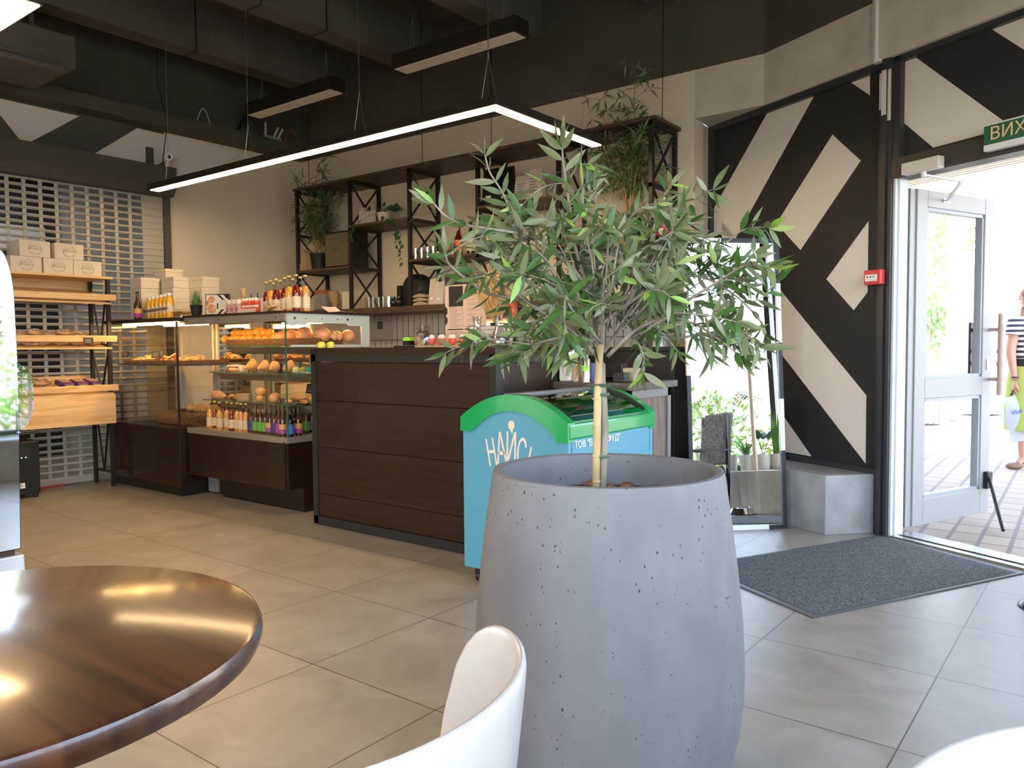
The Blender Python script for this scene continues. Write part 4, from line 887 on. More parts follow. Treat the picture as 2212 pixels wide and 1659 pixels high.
st.build('vines', bl[0], iv); lf_.build('leaves', gl, iv)
# ================================================================ SMALL THINGS : makers
def TH(name, label, cat, group=None): return thing(name, label, cat, (0, 0, 0), 0, group)
def put(e, p, rz=0): e.location = p; e.rotation_euler = (0, 0, rz); return e
lidy = mat('cap_yellow', (.62, .48, .12), .4); labc = mat('label_cream', (.72, .60, .42), .6)
def bottle(name, label, liquid, capm, labm, h=.24, r=.03, fill=.72, emblem=None, lab2=None, glassy='bottle_glass', cat='bottle', group=None, lz=(.09, .40), txt=None):
    e = TH(name, label, cat, group); lm = mat('liq_%02d_%02d_%02d' % tuple(int(c * 99) for c in liquid), liquid, .08, coat=.6)
    nk = .36; pts = [(0, 0), (r * .93, 0), (r, .012 * h / .24), (r, h * .50), (r * .93, h * .56), (r * nk * 1.35, h * .70), (r * nk * 1.1, h * .80)]
    cut = fill
    body = [p for p in pts if p[1] <= h * cut]; top = body[-1]
    o = B(); o.lathe(body + [(0.0001, top[1])], (0, 0, 0), 18); o.build('body', lm, e, smooth=True, local=True)
    o = B(); o.lathe([top] + [p for p in pts if p[1] > h * cut] + [(r * nk, h * .93), (r * nk * 1.15, h * .94), (r * nk * 1.15, h * .955), (0.0001, h * .955)], (0, 0, 0), 18); o.build('neck', thinglass(glassy, (.85, .85, .8)) if glassy == 'bottle_glass' else lm, e, smooth=True, local=True)
    o = B(); o.lathe([(r * nk * 1.25, h * .955), (r * nk * 1.3, h * .975), (r * nk * 1.1, h), (0.0001, h)], (0, 0, 0), 16); o.build('cap', capm, e, smooth=True, local=True)
    o = B(); k = 0
    def band(z0, z1, m_, a0=0, a1=2 * PI, rr=r + .0006):
        o.m = m_; n = 16
        for i in range(n):
            t0, t1 = a0 + (a1 - a0) * i / n, a0 + (a1 - a0) * (i + 1) / n
            o.poly([(rr * math.cos(t0), rr * math.sin(t0), z0), (rr * math.cos(t1), rr * math.sin(t1), z0), (rr * math.cos(t1), rr * math.sin(t1), z1), (rr * math.cos(t0), rr * math.sin(t0), z1)])
    band(h * lz[0], h * lz[1], 0); mats = [labm]
    if lab2: band(h * lz[0], h * (lz[0] + (lz[1] - lz[0]) * .45), 1, rr=r + .001); mats.append(lab2)
    lb = o.build('label', mats, e, smooth=True, local=True)
    if emblem:
        o = B(); o.ball((0, -r * .2, h * .22), (r * .62, r * .86, r * .62), 10, 8); o.build('emblem', emblem, lb, smooth=True, local=True)
    return e
def box_thing(name, label, cat, dims, m, lid=None, group=None, mark=None):
    e = TH(name, label, cat, group); o = B(); w_, d_, h_ = dims; o.box((-w_ / 2, -d_ / 2, 0), (w_ / 2, d_ / 2, h_ * .86)); o.build('body', m, e, bevel=.002, local=True)
    o = B(); o.box((-w_ / 2 - .002, -d_ / 2 - .002, h_ * .70), (w_ / 2 + .002, d_ / 2 + .002, h_)); o.build('lid', lid or m, e, bevel=.002, local=True); return e
cbw = mat('carton_white', (.66, .58, .46), .6); inkc = mat('carton_ink', (.10, .09, .08), .6)
# ---------------------------------------------------------------- cartons on the bread rack (logo on the +X side)
cart = TH('bakery_carton', '', 'box', 'printed bakery cartons on top of the bread rack')
o = B(); o.prism([(.09, y, z) for y, z in ((-.11, 0), (.11, 0), (.11, .125), (-.11, .125))], (-.18, 0, 0)); o.build('body', cbw, cart, bevel=.003, local=True)
o = B(); o.prism([(-.0895 + .09 * 0, -.112, z) if False else (x, -.112, z) for x, z in ((-.08, .02), (.03, .02), (.06, .05), (.06, .09), (.03, .12), (-.08, .12))], (0, .002, 0)); o.build('side_flap', cbw, cart, local=True)
o = B()
for i in range(24):
    a, b = 2 * PI * i / 24, 2 * PI * (i + 1) / 24
    if i in (5, 6, 7): continue
    o.bar((.0912, .046 * math.cos(a), .062 + .046 * math.sin(a)), (.0912, .046 * math.cos(b), .062 + .046 * math.sin(b)), .0012)
for k in range(5):
    c = -.03 + k * .015; o.tube([(.0912, c - .012, .060), (.0912, c - .008, .085 - abs(k - 2) * .004), (.0912, c + .006, .096 - abs(k - 2) * .007)], .0009, 4)
o.tube([(.0912, -.052, .060), (.0912, -.02, .066), (.0912, 0, .058), (.0912, .03, .062), (.0912, .054, .064)], .0011, 4)
for y, z in ((-.02, .03), (0, .025), (.022, .03)): o.box((.0905, y - .005, z), (.0915, y + .005, z + .003))
o.build('croissant_print', inkc, cart, local=True)
cl = ['left of the upper two', 'right of the upper two', 'leftmost of the bottom three', 'middle of the bottom three', 'rightmost of the bottom three']
sp = [(76, 1, 543), (150, 1, 547), (57, 0, 576), (127, 0, 582), (190, 0, 585)]
for i, (px, lv, py) in enumerate(sp):
    p = fx(px, py, -6.66); q = (-6.75, p.y, 1.725 + lv * .126)
    if i == 0: c = put(cart, q)
    else: c = dup(cart, q)
    c['label'] = 'white bakery carton with croissant print on the bread rack, ' + cl[i]
# plain white boxes piled on the left display case
wb = box_thing('cake_box', '', 'box', (.19, .16, .09), cbw, group='plain white boxes piled on the left display case')
spots = [(266, 3.50, 4, 'front left pile'), (311, 3.72, 4, 'second pile'), (325, 3.80, 3, 'right pile')]; first = True
piles = [(-6.64, 3.47, 4, 'left pile'), (-6.40, 3.62, 4, 'middle pile'), (-6.20, 3.76, 4, 'right pile'), (-6.66, 3.70, 5, 'rear left pile')]
LV = ['lowest box', 'second box up', 'third box up', 'fourth box up', 'top box']
for x, y, n_, nm in piles:
    for k in range(n_):
        c = wb if first else dup(wb, (0, 0, 0)); first = False
        put(c, (x + .004 * math.sin(k * 3 + x), y, 1.373 + k * .0915), .03 * math.sin(k * 2.1 + y * 7)); c['label'] = 'plain white cake box on the left case, %s of the %s' % ('top box' if k == n_ - 1 else LV[k].replace(' box', ''), nm)
# bottles on the left case
brn = (.06, .025, .008); orl = mat('label_orange', (.75, .36, .10), .5); pul = mat('label_purple', (.36, .06, .30), .5); grl = mat('label_green', (.12, .40, .06), .5); dbl = mat('label_blue', (.05, .03, .22), .5); blu = mat('label_sky', (.05, .20, .55), .5)
bcap = mat('cap_black', (.015, .013, .012), .3)
ZT1, ZT2 = 1.373, 1.385
bb = bottle('beer_bottle', 'single brown beer bottle with orange and purple label beside the small juice bottles', brn, bcap, orl, .235, .030, .9, lab2=pul, glassy='n'); put(bb, (fy(298, 690, 3.30).x, 3.30, ZT1))
jc = TH('juice_bottle', '', 'bottle', 'small orange juice bottles in a row on the left display case')
o = B(); o.lathe([(0, 0), (.026, 0), (.030, .01), (.027, .05), (.030, .09), (.031, .12), (.026, .15), (.017, .168), (.017, .175), (0, .175)], (0, 0, 0), 18); o.build('body', mat('orange_juice', (.80, .40, .03), .15, coat=.5), jc, smooth=True, local=True)
o = B(); o.cyl((0, 0, .175), (0, 0, .195), .019, seg=16); o.build('cap', white, jc, local=True)
o = B(); o.lathe([(.0315, .05), (.0315, .10)], (0, 0, 0), 18); o.v = o.v; o.f = o.f[:18]; o.mi = o.mi[:18]; lb = o.build('label', labc, jc, smooth=True, local=True)
t = text_mesh('Rich', .036, frameM((0, -.0325, .075), (1, 0, 0), (0, -1, 0)), 'lettering', black, None); t.parent = lb
for i in range(7):
    px = 315 + i * 8.6; Y = 3.46 - i * .034; q = (fy(px, 690, Y).x, Y, ZT1)
    c = put(jc, q) if i == 0 else dup(jc, q)
    c['label'] = 'small orange juice bottle in the row on the left case, %s from the left' % ORD[i]
# boards, box, grass, card, cartons on the cases
wd = TH('serving_board', 'pale wooden serving boards lying on a white box beside the artificial grass', 'board'); o = B(); o.box((-.10, -.07, .035), (.10, .07, .05)); o.box((-.095, -.065, .052), (.105, .075, .066)); o.build('board', noisemat('board_wood', (.30, .17, .06), (.45, .28, .12), 6, (1, 8, 1), rough=.5), wd, bevel=.004, local=True)
put(wd, (fy(392, 680, 3.45).x, 3.45, ZT1 - .005)); p = wd.location
c = TH('flat_box', 'flat white box underneath the wooden serving boards', 'box'); o = B(); o.box((-.11, -.07, 0), (.11, .07, .028)); o.build('body', cbw, c, bevel=.002, local=True); put(c, (p[0], p[1], ZT1))
gp = TH('artificial_grass', 'tuft of artificial green grass in a black pot on the display case', 'potted plant'); o = B(); o.lathe([(0, 0), (.034, 0), (.046, .075), (.048, .08), (.043, .08), (0, .07)], (0, 0, 0), 22); o.build('pot', mat('pot_black', (.018, .018, .020), .5), gp, smooth=True, local=True)
o = B(); r4 = random.Random(2)
for i in range(170):
    a = r4.uniform(0, 6.28); rr = r4.uniform(0, .038); d = Vector((math.cos(a) * rr * 9, math.sin(a) * rr * 9, 1)); o.leaf((math.cos(a) * rr, math.sin(a) * rr, .07), d, (math.cos(a), math.sin(a), .2), r4.uniform(.07, .12), .004, bend=r4.uniform(0, .5), seg=3)
o.build('grass', leafmat('grass_leaf', (.07, .20, .04), (.10, .25, .05)), gp, local=True); put(gp, (fy(425, 694, 3.32).x, 3.32, ZT2))
cd_ = TH('framed_card', 'black framed card with pastry photos and striped pattern on the display case', 'sign'); o = B(); o.box((-.096, -.006, 0), (.096, .006, .155)); o.build('frame', black, cd_, local=True)
o = B(); o.box((-.089, -.0075, .006), (.089, -.006, .149)); cf = o.build('card', mat('card_white', (.72, .68, .62), .5), cd_, local=True)
o = B()
for poly in ([(.0, .149), (.02, .149), (.06, .11), (.04, .11)], [(.05, .149), (.07, .149), (.089, .13), (.089, .11)], [(.0, .006), (.02, .006), (.055, .04), (.035, .04)], [(.05, .006), (.089, .006), (.089, .03), (.07, .03)], [(-.003, .08), (.008, .09), (.008, .05), (-.003, .04)], [(.065, .149), (.089, .149), (.089, .125), (.065, .125)]): o.prism([(x, -.0078, z) for x, z in poly], (0, -.0006, 0))
o.build('stripe_print', black, cf, local=True)
o = B(); o.ball((-.045, -.0075, .115), (.028, .0015, .026), 14, 8); o.ball((-.045, -.0075, .045), (.037, .0015, .036), 14, 8); o.ball((-.078, -.0075, .085), (.012, .0012, .025), 10, 8); o.build('pastry_photo', noisemat('pastry_pic', (.50, .20, .07), (.75, .42, .20), 60, rough=.5), cf, local=True)
o = B()
for i in range(5): o.box((.015, -.0079, .062 + i * .009), (.062, -.0076, .0635 + i * .009))
o.build('text_line', mat('txt_grey', (.35, .33, .3), .6), cf, local=True); put(cd_, (fy(466, 686, 3.33).x, 3.35, ZT2), .5)
mc_ = box_thing('milk_carton', '', 'carton', (.034, .05, .10), mat('carton_pink', (.62, .40, .36), .5), mat('carton_top', (.78, .70, .62), .5), group='small pink and white cartons beside the framed card')
o = B(); o.ball((0, -.025, .085), (.011, .001, .006), 10, 6); o.ball((0, -.025, .03), (.013, .001, .017), 10, 6); o.build('carton_print', mat('print_mauve', (.40, .10, .16), .5), mc_, local=True)
for i, px in enumerate((498, 508, 518)):
    q = (fy(px, 684, 3.33).x, 3.33, ZT2); c = put(mc_, q) if i == 0 else dup(mc_, q); c['label'] = 'small pink and white carton, %s of the three by the framed card' % ('left', 'middle', 'right')[i]
rede, whit = mat('egg_red', (.75, .09, .03), .3), mat('egg_white', (.80, .70, .62), .35)
egg = TH('chocolate_egg', '', 'egg', 'chocolate eggs in the box on the display case'); o = B(); o.ball((0, 0, .024), (.019, .019, .024), 14, 10); o.m = 1; o.ball((0, 0, .042), (.0165, .0165, .0175), 12, 8); o.build('egg', [rede, whit], egg, smooth=True, auto=0, local=True)
eb = TH('egg_display_box', 'white display box of red and white chocolate eggs on the display case', 'box'); o = B(); o.box((-.095, -.03, 0), (.095, .035, .003)); o.box((-.095, .03, 0), (.095, .035, .105)); o.box((-.095, -.03, .003), (.095, -.027, .03)); o.build('body', mat('egg_box', (.74, .60, .52), .5), eb, local=True); q0 = fy(540, 680, 3.34); put(eb, (q0.x, 3.35, ZT2))
for i in range(10):
    q = (q0.x - .075 + (i % 5) * .037, 3.345 + (i // 5) * .0, ZT2 + .004 + (i // 5) * .045); c = put(egg, q) if i == 0 else dup(egg, q)
    c['label'] = 'chocolate egg in the box on the case, %s from the left, %s row' % (ORD[i % 5], 'lower' if i < 5 else 'upper')
br = TH('pastry_brush', 'wide bristle pastry brush standing up behind the chocolate eggs', 'brush'); o = B(); o.bar((0, 0, 0), (-.02, 0, .13), .012); o.build('handle', mat('brush_handle', (.16, .05, .02), .4), br, local=True); o = B(); o.tube([(-.02, 0, .12), (-.026, 0, .145), (-.038, 0, .185)], [.013, .017, .022], 12); o.build('bristles', noisemat('bristle', (.38, .26, .10), (.58, .43, .22), 60, (1, 1, .1), rough=.9), br, local=True); put(br, (fy(532, 665, 3.42).x, 3.42, ZT2))
for i, px in enumerate((543, 555)):
    c = TH('pen', 'dark blue pen standing in the holder behind the eggs, %s one' % ('left', 'right')[i], 'pen'); o = B(); o.cyl((0, 0, 0), (.012 * i, 0, .15), .004, seg=8); o.build('barrel', mat('pen_blue', (.02, .03, .12), .3), c, local=True); put(c, (fy(px, 665, 3.44).x, 3.44, ZT2))
cb_ = TH('biscuit_tub', 'clear plastic tub of brown biscuits in front of the juice bottles', 'container'); o = B(); o.box((-.085, -.04, 0), (.085, .04, .055)); o.build('tub', thinglass('tub_clear', (.95, .95, .95)), cb_, local=True); put(cb_, (fy(592, 676, 3.33).x, 3.335, ZT2)); bx, by = cb_.location.x, 3.335
bis = [mat('biscuit_pale', (.62, .38, .16), .6), mat('biscuit_dark', (.20, .10, .05), .6)]
bs = TH('biscuit', '', 'biscuit', 'biscuits in the clear tub'); o = B(); o.box((-.035, -.012, -.006), (.035, .012, .006)); o.build('biscuit', bis[0], bs, bevel=.004, local=True)
for i in range(6):
    q = (bx - .045 + .03 * (i % 4), by - .02 + .02 * (i // 3), ZT2 + .010 + .013 * (i % 3)); c = put(bs, q) if i == 0 else dup(bs, q)
    c.rotation_euler = (0, -.5 + .2 * i, .3 * i); c['label'] = 'slab of biscuit in the clear tub on the display case'
# juice bottles on the right display case
YEL, RED, APR = (.66, .33, .06), (.16, .008, .006), (.62, .30, .09)
emb_r, emb_y = mat('emblem_red', (.30, .05, .04), .5), mat('emblem_tan', (.50, .38, .20), .5)
jb = {'y': bottle('juice_bottle', '', YEL, lidy, labc, .25, .030, .76, emb_y), 'r': bottle('juice_bottle', '', RED, lidy, labc, .25, .030, .76, emb_r), 'a': bottle('juice_bottle', '', APR, lidy, labc, .25, .030, .76, emb_y)}
used = set(); cname = {'y': 'yellow', 'r': 'dark red', 'a': 'apricot'}
def putb(store, key, q, label, group=None):
    if key not in used: used.add(key); c = put(store, q)
    else: c = dup(store, q)
    c['label'] = label
    if group: c['group'] = group
    return c
row1 = [(577, 'r', 3.62), (586, 'y', 3.56), (593, 'y', 3.72), (598, 'r', 3.52), (607, 'a', 3.60), (616, 'r', 3.48), (626, 'y', 3.42), (634, 'y', 3.58), (641, 'r', 3.36), (650, 'y', 3.52), (661, 'a', 3.34)]
def onc(px, py, Y, xm=-4.455):
    q = fy(px, py, Y)
    if q.x > xm: q = fx(px, py, xm)
    return q
for i, (px, k, Y) in enumerate(row1): putb(jb[k], k, (onc(px, 676, Y).x, onc(px, 676, Y).y, ZT2), '%s juice bottle on top of the right display case, %s from the left' % (cname[k], ORD[i]), 'juice bottles on top of the right display case')
row2 = [(454, 'y', 3.33), (465, 'r', 3.36), (475, 'a', 3.32), (484, 'r', 3.52), (491, 'a', 3.36), (501, 'r', 3.32), (513, 'y', 3.34), (521, 'a', 3.32), (532, 'a', 3.33)]
for i, (px, k, Y) in enumerate(row2): putb(jb[k], k, (fy(px, 920, Y).x, Y, .531), '%s juice bottle on the floor of the right display case, %s from the left' % (cname[k], ORD[i]), 'juice bottles on the floor of the right display case').scale = (.82, .82, .82)
bk = {'b': bottle('beer_bottle', '', brn, bcap, dbl, .21, .026, .9, glassy='n'), 'g': bottle('beer_bottle', '', brn, bcap, grl, .21, .026, .9, glassy='n'), 'p': bottle('beer_bottle', '', brn, bcap, orl, .21, .026, .9, lab2=pul, glassy='n'), 'm': bottle('beer_bottle', '', brn, bcap, pul, .21, .026, .9, glassy='n'), 's': bottle('beer_bottle', '', (.012, .008, .006), bcap, blu, .21, .026, .9, glassy='n')}
lname = {'b': 'dark blue', 'g': 'green', 'p': 'orange and purple', 'm': 'purple', 's': 'bright blue'}
row3 = [(543, 'b', 3.33), (553, 'g', 3.32), (563, 'g', 3.32), (573, 'g', 3.32), (583, 'p', 3.32), (593, 'b', 3.32), (603, 'm', 3.32), (611, 'p', 3.30), (627, 's', 3.30), (645, 'p', 3.40), (662, 'g', 3.52), (675, 'm', 3.58), (685, 'p', 3.60), (636, 's', 3.42)]
row3.sort()
for i, (px, k, Y) in enumerate(row3): putb(bk[k], k + 'k', (onc(px, 930, Y, -4.46).x, onc(px, 930, Y, -4.46).y, .531), 'beer bottle, %s label, floor of the right case, %s from left' % (lname[k], ORD[i]), 'beer bottles on the floor of the right display case')
# ---------------------------------------------------------------- baskets, fruit
wick = noisemat('wicker', (.10, .045, .018), (.30, .15, .06), 70, (1, 1, 2.5), rough=.7, detail=3, bump=1., lo=.4, hi=.6)
def basket(label, p, dims, nm='wicker_basket'):
    w_, d_, h_ = dims; e = TH(nm, label, 'basket'); o = B(); t = .006
    o.box((-w_ / 2, -d_ / 2, 0), (w_ / 2, d_ / 2, .004))
    for i in range(int(h_ / .009)):
        z = .004 + i * .009; off = .0015 if i % 2 else 0
        for a, b in (((-w_ / 2, -d_ / 2), (w_ / 2, -d_ / 2)), ((-w_ / 2, d_ / 2), (w_ / 2, d_ / 2)), ((-w_ / 2, -d_ / 2), (-w_ / 2, d_ / 2)), ((w_ / 2, -d_ / 2), (w_ / 2, d_ / 2))):
            n_ = max(4, int((Vector(b) - Vector(a)).length / .02)); dv = (Vector(b) - Vector(a)); nn = Vector((dv.y, -dv.x)).normalized() * .003
            P = [Vector(a) + dv * k / n_ + nn * (1 if (k + i) % 2 else -1) for k in range(n_ + 1)]; o.tube([(q.x, q.y, z + .004) for q in P], .0045, 5)
    o.build('weave', wick, e, local=True); put(e, p); return e
basket('long low wicker basket of oranges and grapefruit on the top shelf of the right case', (-5.03, 3.68, 1.156), (1.12, .22, .045))
orm = [noisemat('orange_peel', (.80, .30, .02), (.90, .42, .04), 40, rough=.4, bump=.2), noisemat('grapefruit_peel', (.72, .26, .10), (.82, .42, .18), 8, rough=.4, bump=.1), noisemat('lemon_peel', (.62, .60, .06), (.72, .68, .12), 20, rough=.4, bump=.1)]
def fruit(name, m, r_, cat):
    e = TH(name, '', cat); o = B(); o.ball((0, 0, r_ * .95), (r_, r_, r_ * .95), 18, 12); o.build('peel', m, e, smooth=True, auto=0, local=True); o = B(); o.ball((0, -r_ * .97, r_ * .95), (r_ * .1, r_ * .05, r_ * .1), 8, 6); o.build('stem_end', mat('stem', (.12, .10, .03), .7), e, local=True); return e
og, gf, lm = fruit('orange', orm[0], .033, 'orange'), fruit('grapefruit', orm[1], .052, 'grapefruit'), fruit('lemon', orm[2], .031, 'lemon')
low = [(487, 'o'), (503, 'o'), (515, 'o'), (529, 'o'), (543, 'o'), (560, 'o'), (576, 'o')]; hi_ = [(508, 'o'), (518, 'o'), (531, 'o'), (541, 'o'), (560, 'O'), (572, 'o'), (583, 'o')]
k = 0
for (row, z, Y, nm) in ((low, 1.175, 3.62, 'front row'), (hi_, 1.222, 3.68, 'upper row')):
    for i, (px, c_) in enumerate(row):
        q = (fy(px, 720, Y).x, Y, z); c = put(og, q) if k == 0 else dup(og, q); k += 1
        if c_ == 'O': c.scale = (1.25,) * 3
        c['label'] = 'orange in the long wicker basket, %s from the left in the %s' % (ORD[i], nm); c['group'] = 'oranges in the long wicker basket'
gr = [(597, .8, 3.66), (609, .9, 3.61), (630, 1.0, 3.64), (658, 1.18, 3.64), (696, 1.12, 3.66), (717, .8, 3.76), (728, .82, 3.72), (752, .95, 3.80)]
for i, (px, s_, Y) in enumerate(gr):
    q = (onc(px, 725, Y, -4.50).x, onc(px, 725, Y, -4.50).y, 1.172)
    if i >= 4: t_ = fx(px, 725, -4.50); q = (-4.50, min(t_.y, 3.92), 1.172)
    c = put(gf, q) if i == 0 else dup(gf, q); c.scale = (s_,) * 3; c['label'] = 'pink-orange grapefruit in the top of the right case, %s from the left' % ORD[i]; c['group'] = 'grapefruit in the top of the right display case'
for i, px in enumerate((694, 714)):
    t_ = fx(px, 738, -4.395); q = (-4.385, t_.y, CZ + .002); t_ = fy(px, 738, 3.76); q = (fx(px, 738, -4.38).x, fx(px, 738, -4.38).y, 1.118); c = put(lm, q) if i == 0 else dup(lm, q); c['label'] = 'yellow-green lemon at the end of the counter top, %s one' % ('left', 'right')[i]; c['group'] = 'lemons at the end of the counter'
ldg = TH('lemon_ledge', 'small white ledge holding the two lemons at the end of the display case', 'ledge'); o = B(); o.box((-4.404, 3.48, 1.108), (-4.345, 3.75, 1.117)); o.build('ledge', alu, ldg)
# ---------------------------------------------------------------- pastry
crust = noisemat('crust', (.42, .20, .06), (.66, .38, .15), 18, rough=.6, c3=(.74, .50, .26)); sugar = mat('sugar', (.72, .58, .44), .7)
def roll(name, label, m=crust, s=1., kind='roll'):
    e = TH(name, label, 'pastry'); o = B()
    if kind == 'roll':   # ridged shell shaped roll
        for k_ in range(7):
            r_ = .042 * (1 - .125 * k_); o.lathe([(r_ * .55, -.009), (r_ * .9, -.006), (r_, 0), (r_ * .9, .006), (r_ * .3, .009)], (0, .022 - k_ * .0085, .040 - .0025 * k_), 16, M=Matrix.Rotation(PI / 2, 3, 'X'), closed=False)
    elif kind == 'croissant':
        for k_ in range(9):
            t = (k_ - 4) / 4; r_ = .028 * (1 - .72 * t * t) ; o.ball((t * .065, .02 * t * t, r_ * .95), (.013, r_ * 1.05, r_), 12, 8)
    elif kind == 'bun': o.ball((0, 0, .028), (.042, .035, .030), 16, 10)
    elif kind == 'eclair': o.ball((0, 0, .016), (.07, .02, .018), 14, 8)
    elif kind == 'pretzel':
        for k_ in range(3): o.lathe([(.030, -.008), (.040, 0), (.030, .008), (.022, 0)], (-.03 + .03 * k_, 0, .012 + .004 * k_), 14, closed=True, M=Matrix.Rotation(.3 * k_, 3, 'X'))
    o.build('crust', m, e, smooth=True, auto=60, local=True); return e
Z2, Z3 = .955, .744
P_ = {k_: roll(n_, '', kind=k_) for k_, n_ in (('roll', 'ridged_roll'), ('croissant', 'croissant'), ('bun', 'bun'), ('eclair', 'eclair'), ('pretzel', 'braided_pastry'))}
def pas(kind, px, z, Y, label, rz=0, sc=1., group=None, X=None):
    x = fy(px, 800, Y).x if X is None else X; c = P_[kind]
    if X is None and x > -4.49: q = fx(px, 800, -4.49); x, Y = -4.49, min(q.y, 3.9)
    if kind in used: c = dup(P_[kind], (0, 0, 0))
    used.add(kind); put(c, (x, Y, z), rz); c.scale = (sc,) * 3; c['label'] = label; c['category'] = 'pastry'
    if group: c['group'] = group
    elif 'group' in c: del c['group']
    return c
for i, (px, s_) in enumerate([(540, 1.25), (548, .9), (567, 1.15), (590, 1.05), (622, 1.15)]): pas('roll', px, Z2, 3.52 + (.08 if i in (1,) else 0), 'ridged shell-shaped roll on the middle shelf, %s from the left' % ORD[i], .4 * (i % 2), s_, 'shell-shaped rolls on the middle shelf')
for i, (px, s_) in enumerate([(468, 1.2), (500, .8)]): pas('croissant', px, Z3, 3.46, '%s croissant at the left end of the lower shelf of the right case' % ('large dusted', 'smaller')[i], .2, s_)
for i, (px, Y, s_) in enumerate([(562, 3.46, 1.15), (560, 3.42, .8), (593, 3.52, 1.1), (590, 3.42, 1.0)]): pas('bun', px, Z3 + (.035 if i == 0 else 0), Y, 'glazed bun on the lower shelf, ' + ('largest, stacked on another', 'small one under the large bun', 'rear one right of the large bun', 'front one right of the large bun')[i], 0, s_)
for i in range(6): pas('eclair', 622 + i * 11, Z3 + .016 * (i % 3), 3.43 + .03 * (i % 2), 'long golden cream horn piled on the lower shelf beside the glass corner', .5 * (i % 3) - .3, .95, 'golden cream horns on the lower shelf')
dn = TH('doughnut', 'brown ring doughnut by the croissants on the lower shelf', 'pastry'); o = B(); o.lathe([(.014, .014), (.022, .026), (.034, .026), (.040, .014), (.032, .002), (.020, .002)], (0, 0, 0), 20, closed=True); o.build('crust', mat('choco', (.12, .045, .02), .4), dn, smooth=True, local=True); put(dn, (fy(495, 860, 3.42).x, 3.42, Z3))
kb = TH('kraft_bowl', 'kraft paper bowl with a clear lid on the lower shelf of the right case', 'bowl'); o = B(); o.lathe([(0, 0), (.052, 0), (.062, .05), (.060, .052), (.05, .004), (0, .004)], (0, 0, 0), 28); o.build('bowl', mat('kraft', (.46, .31, .17), .6), kb, smooth=True, local=True); o = B(); o.lathe([(.064, .05), (.062, .058), (0, .06)], (0, 0, 0), 28); o.build('lid', thinglass('lid_clear', (.95, .95, .95)), kb, local=True); put(kb, (fy(527, 860, 3.45).x, 3.45, Z3))
bp_ = TH('berry_pastry', 'flat pastry topped with white cream, dark berries and redcurrants on the middle shelf', 'pastry'); o = B(); o.ball((0, 0, .012), (.07, .03, .013), 16, 8); o.build('crust', crust, bp_, smooth=True, auto=0, local=True); o = B(); o.ball((0, 0, .024), (.062, .024, .008), 14, 8); cr = o.build('cream', mat('cream_top', (.78, .70, .62), .5), bp_, smooth=True, local=True)
o = B(); r5 = random.Random(1)
for i in range(16): o.m = i % 2; o.ball((-.055 + .0073 * i, -.008 + r5.uniform(-.008, .01), .034), .0065, 8, 6)
bo_ = o.build('berries', [mat('berry_dark', (.02, .01, .03), .3), mat('berry_red', (.35, .02, .015), .3)], bp_, smooth=True, local=True); put(bp_, (fy(505, 800, 3.50).x, 3.50, Z2))
nb = TH('paper_bag', 'white and red paper bag lying behind the berry pastry', 'bag'); o = B(); o.prism([(-.13, .03, 0), (.10, .03, 0), (.10, .03, .04), (-.02, .03, .052), (-.11, .03, .045)], (0, .05, 0)); o.m = 1; o.prism([(-.13, .0295, .0), (-.05, .0295, .0), (-.07, .0295, .025), (-.10, .0295, .03)], (0, -.002, 0)); o.build('paper', [mat('paper_white', (.70, .64, .58), .7), mat('paper_red', (.32, .03, .02), .6)], nb, bevel=.003, local=True); put(nb, (fy(500, 800, 3.58).x, 3.58, Z2))
for i, (px, cl_, nm) in enumerate(((640, (.55, .62, .30), 'pale yellow-green'), (655, (.30, .36, .03), 'olive green'), (668, (.05, .36, .38), 'turquoise'))):
    e = TH('macaron', nm + ' glazed round cake on the middle shelf near the counter', 'cake'); o = B(); o.ball((0, 0, .024), (.026, .026, .024), 16, 10); o.build('glaze', mat('glaze%d' % i, cl_, .25), e, smooth=True, auto=0, local=True); o = B(); o.lathe([(.034, .012), (.024, .0), (0, 0)], (0, 0, 0), 14); o.build('paper_cup', mat('cup_paper', (.62, .66, .55), .7), e, local=True); put(e, (onc(px, 800, 3.52, -4.47).x, onc(px, 800, 3.52, -4.47).y, Z2))
# left case : pastry baskets
b1 = basket('wicker tray of orange pastries in the left display case', (-6.42, 3.50, 1.013), (.60, .36, .034), 'wicker_tray'); b2 = basket('second wicker tray with rolls in the left display case', (-5.92, 3.50, 1.013), (.36, .36, .034), 'wicker_tray'); b3 = basket('big dark wicker box on the floor of the left display case', (-5.98, 3.55, .527), (.56, .40, .10), 'wicker_box')
opm = noisemat('orange_pastry', (.60, .20, .04), (.78, .38, .12), 20, rough=.5)
for i in range(11):
    c = pas('pretzel', 0, 1.022 + .016 * (i % 3), 3.37 + .06 * (i % 4), 'twisted orange-glazed pastry heaped in the tray of the left display case' if i < 7 else 'pale sugared pastry heaped in the right tray of the left case', .7 * i, 1.05, 'glazed pastries in the left tray' if i < 7 else 'sugared pastries in the right tray', X=-6.65 + .062 * i + (.12 if i >= 7 else 0))
for i in range(5): pas('bun', 0, 1.022, 3.42 + .05 * (i % 2), 'round brown bun in the right wicker tray of the left case', 0, .8, 'brown buns in the right wicker tray', X=-6.05 + .07 * i)
for i in range(4): c = pas('croissant', 0, .628, 3.50 + .04 * (i % 2), 'golden loaf pastry on the big wicker box in the left case', .3 * i, 1.1, 'golden pastries on the big wicker box', X=-6.02 + .09 * i)
slate = mat('slate_tag', (.02, .02, .02), .6); chalk = mat('chalk', (.45, .43, .40), .7)
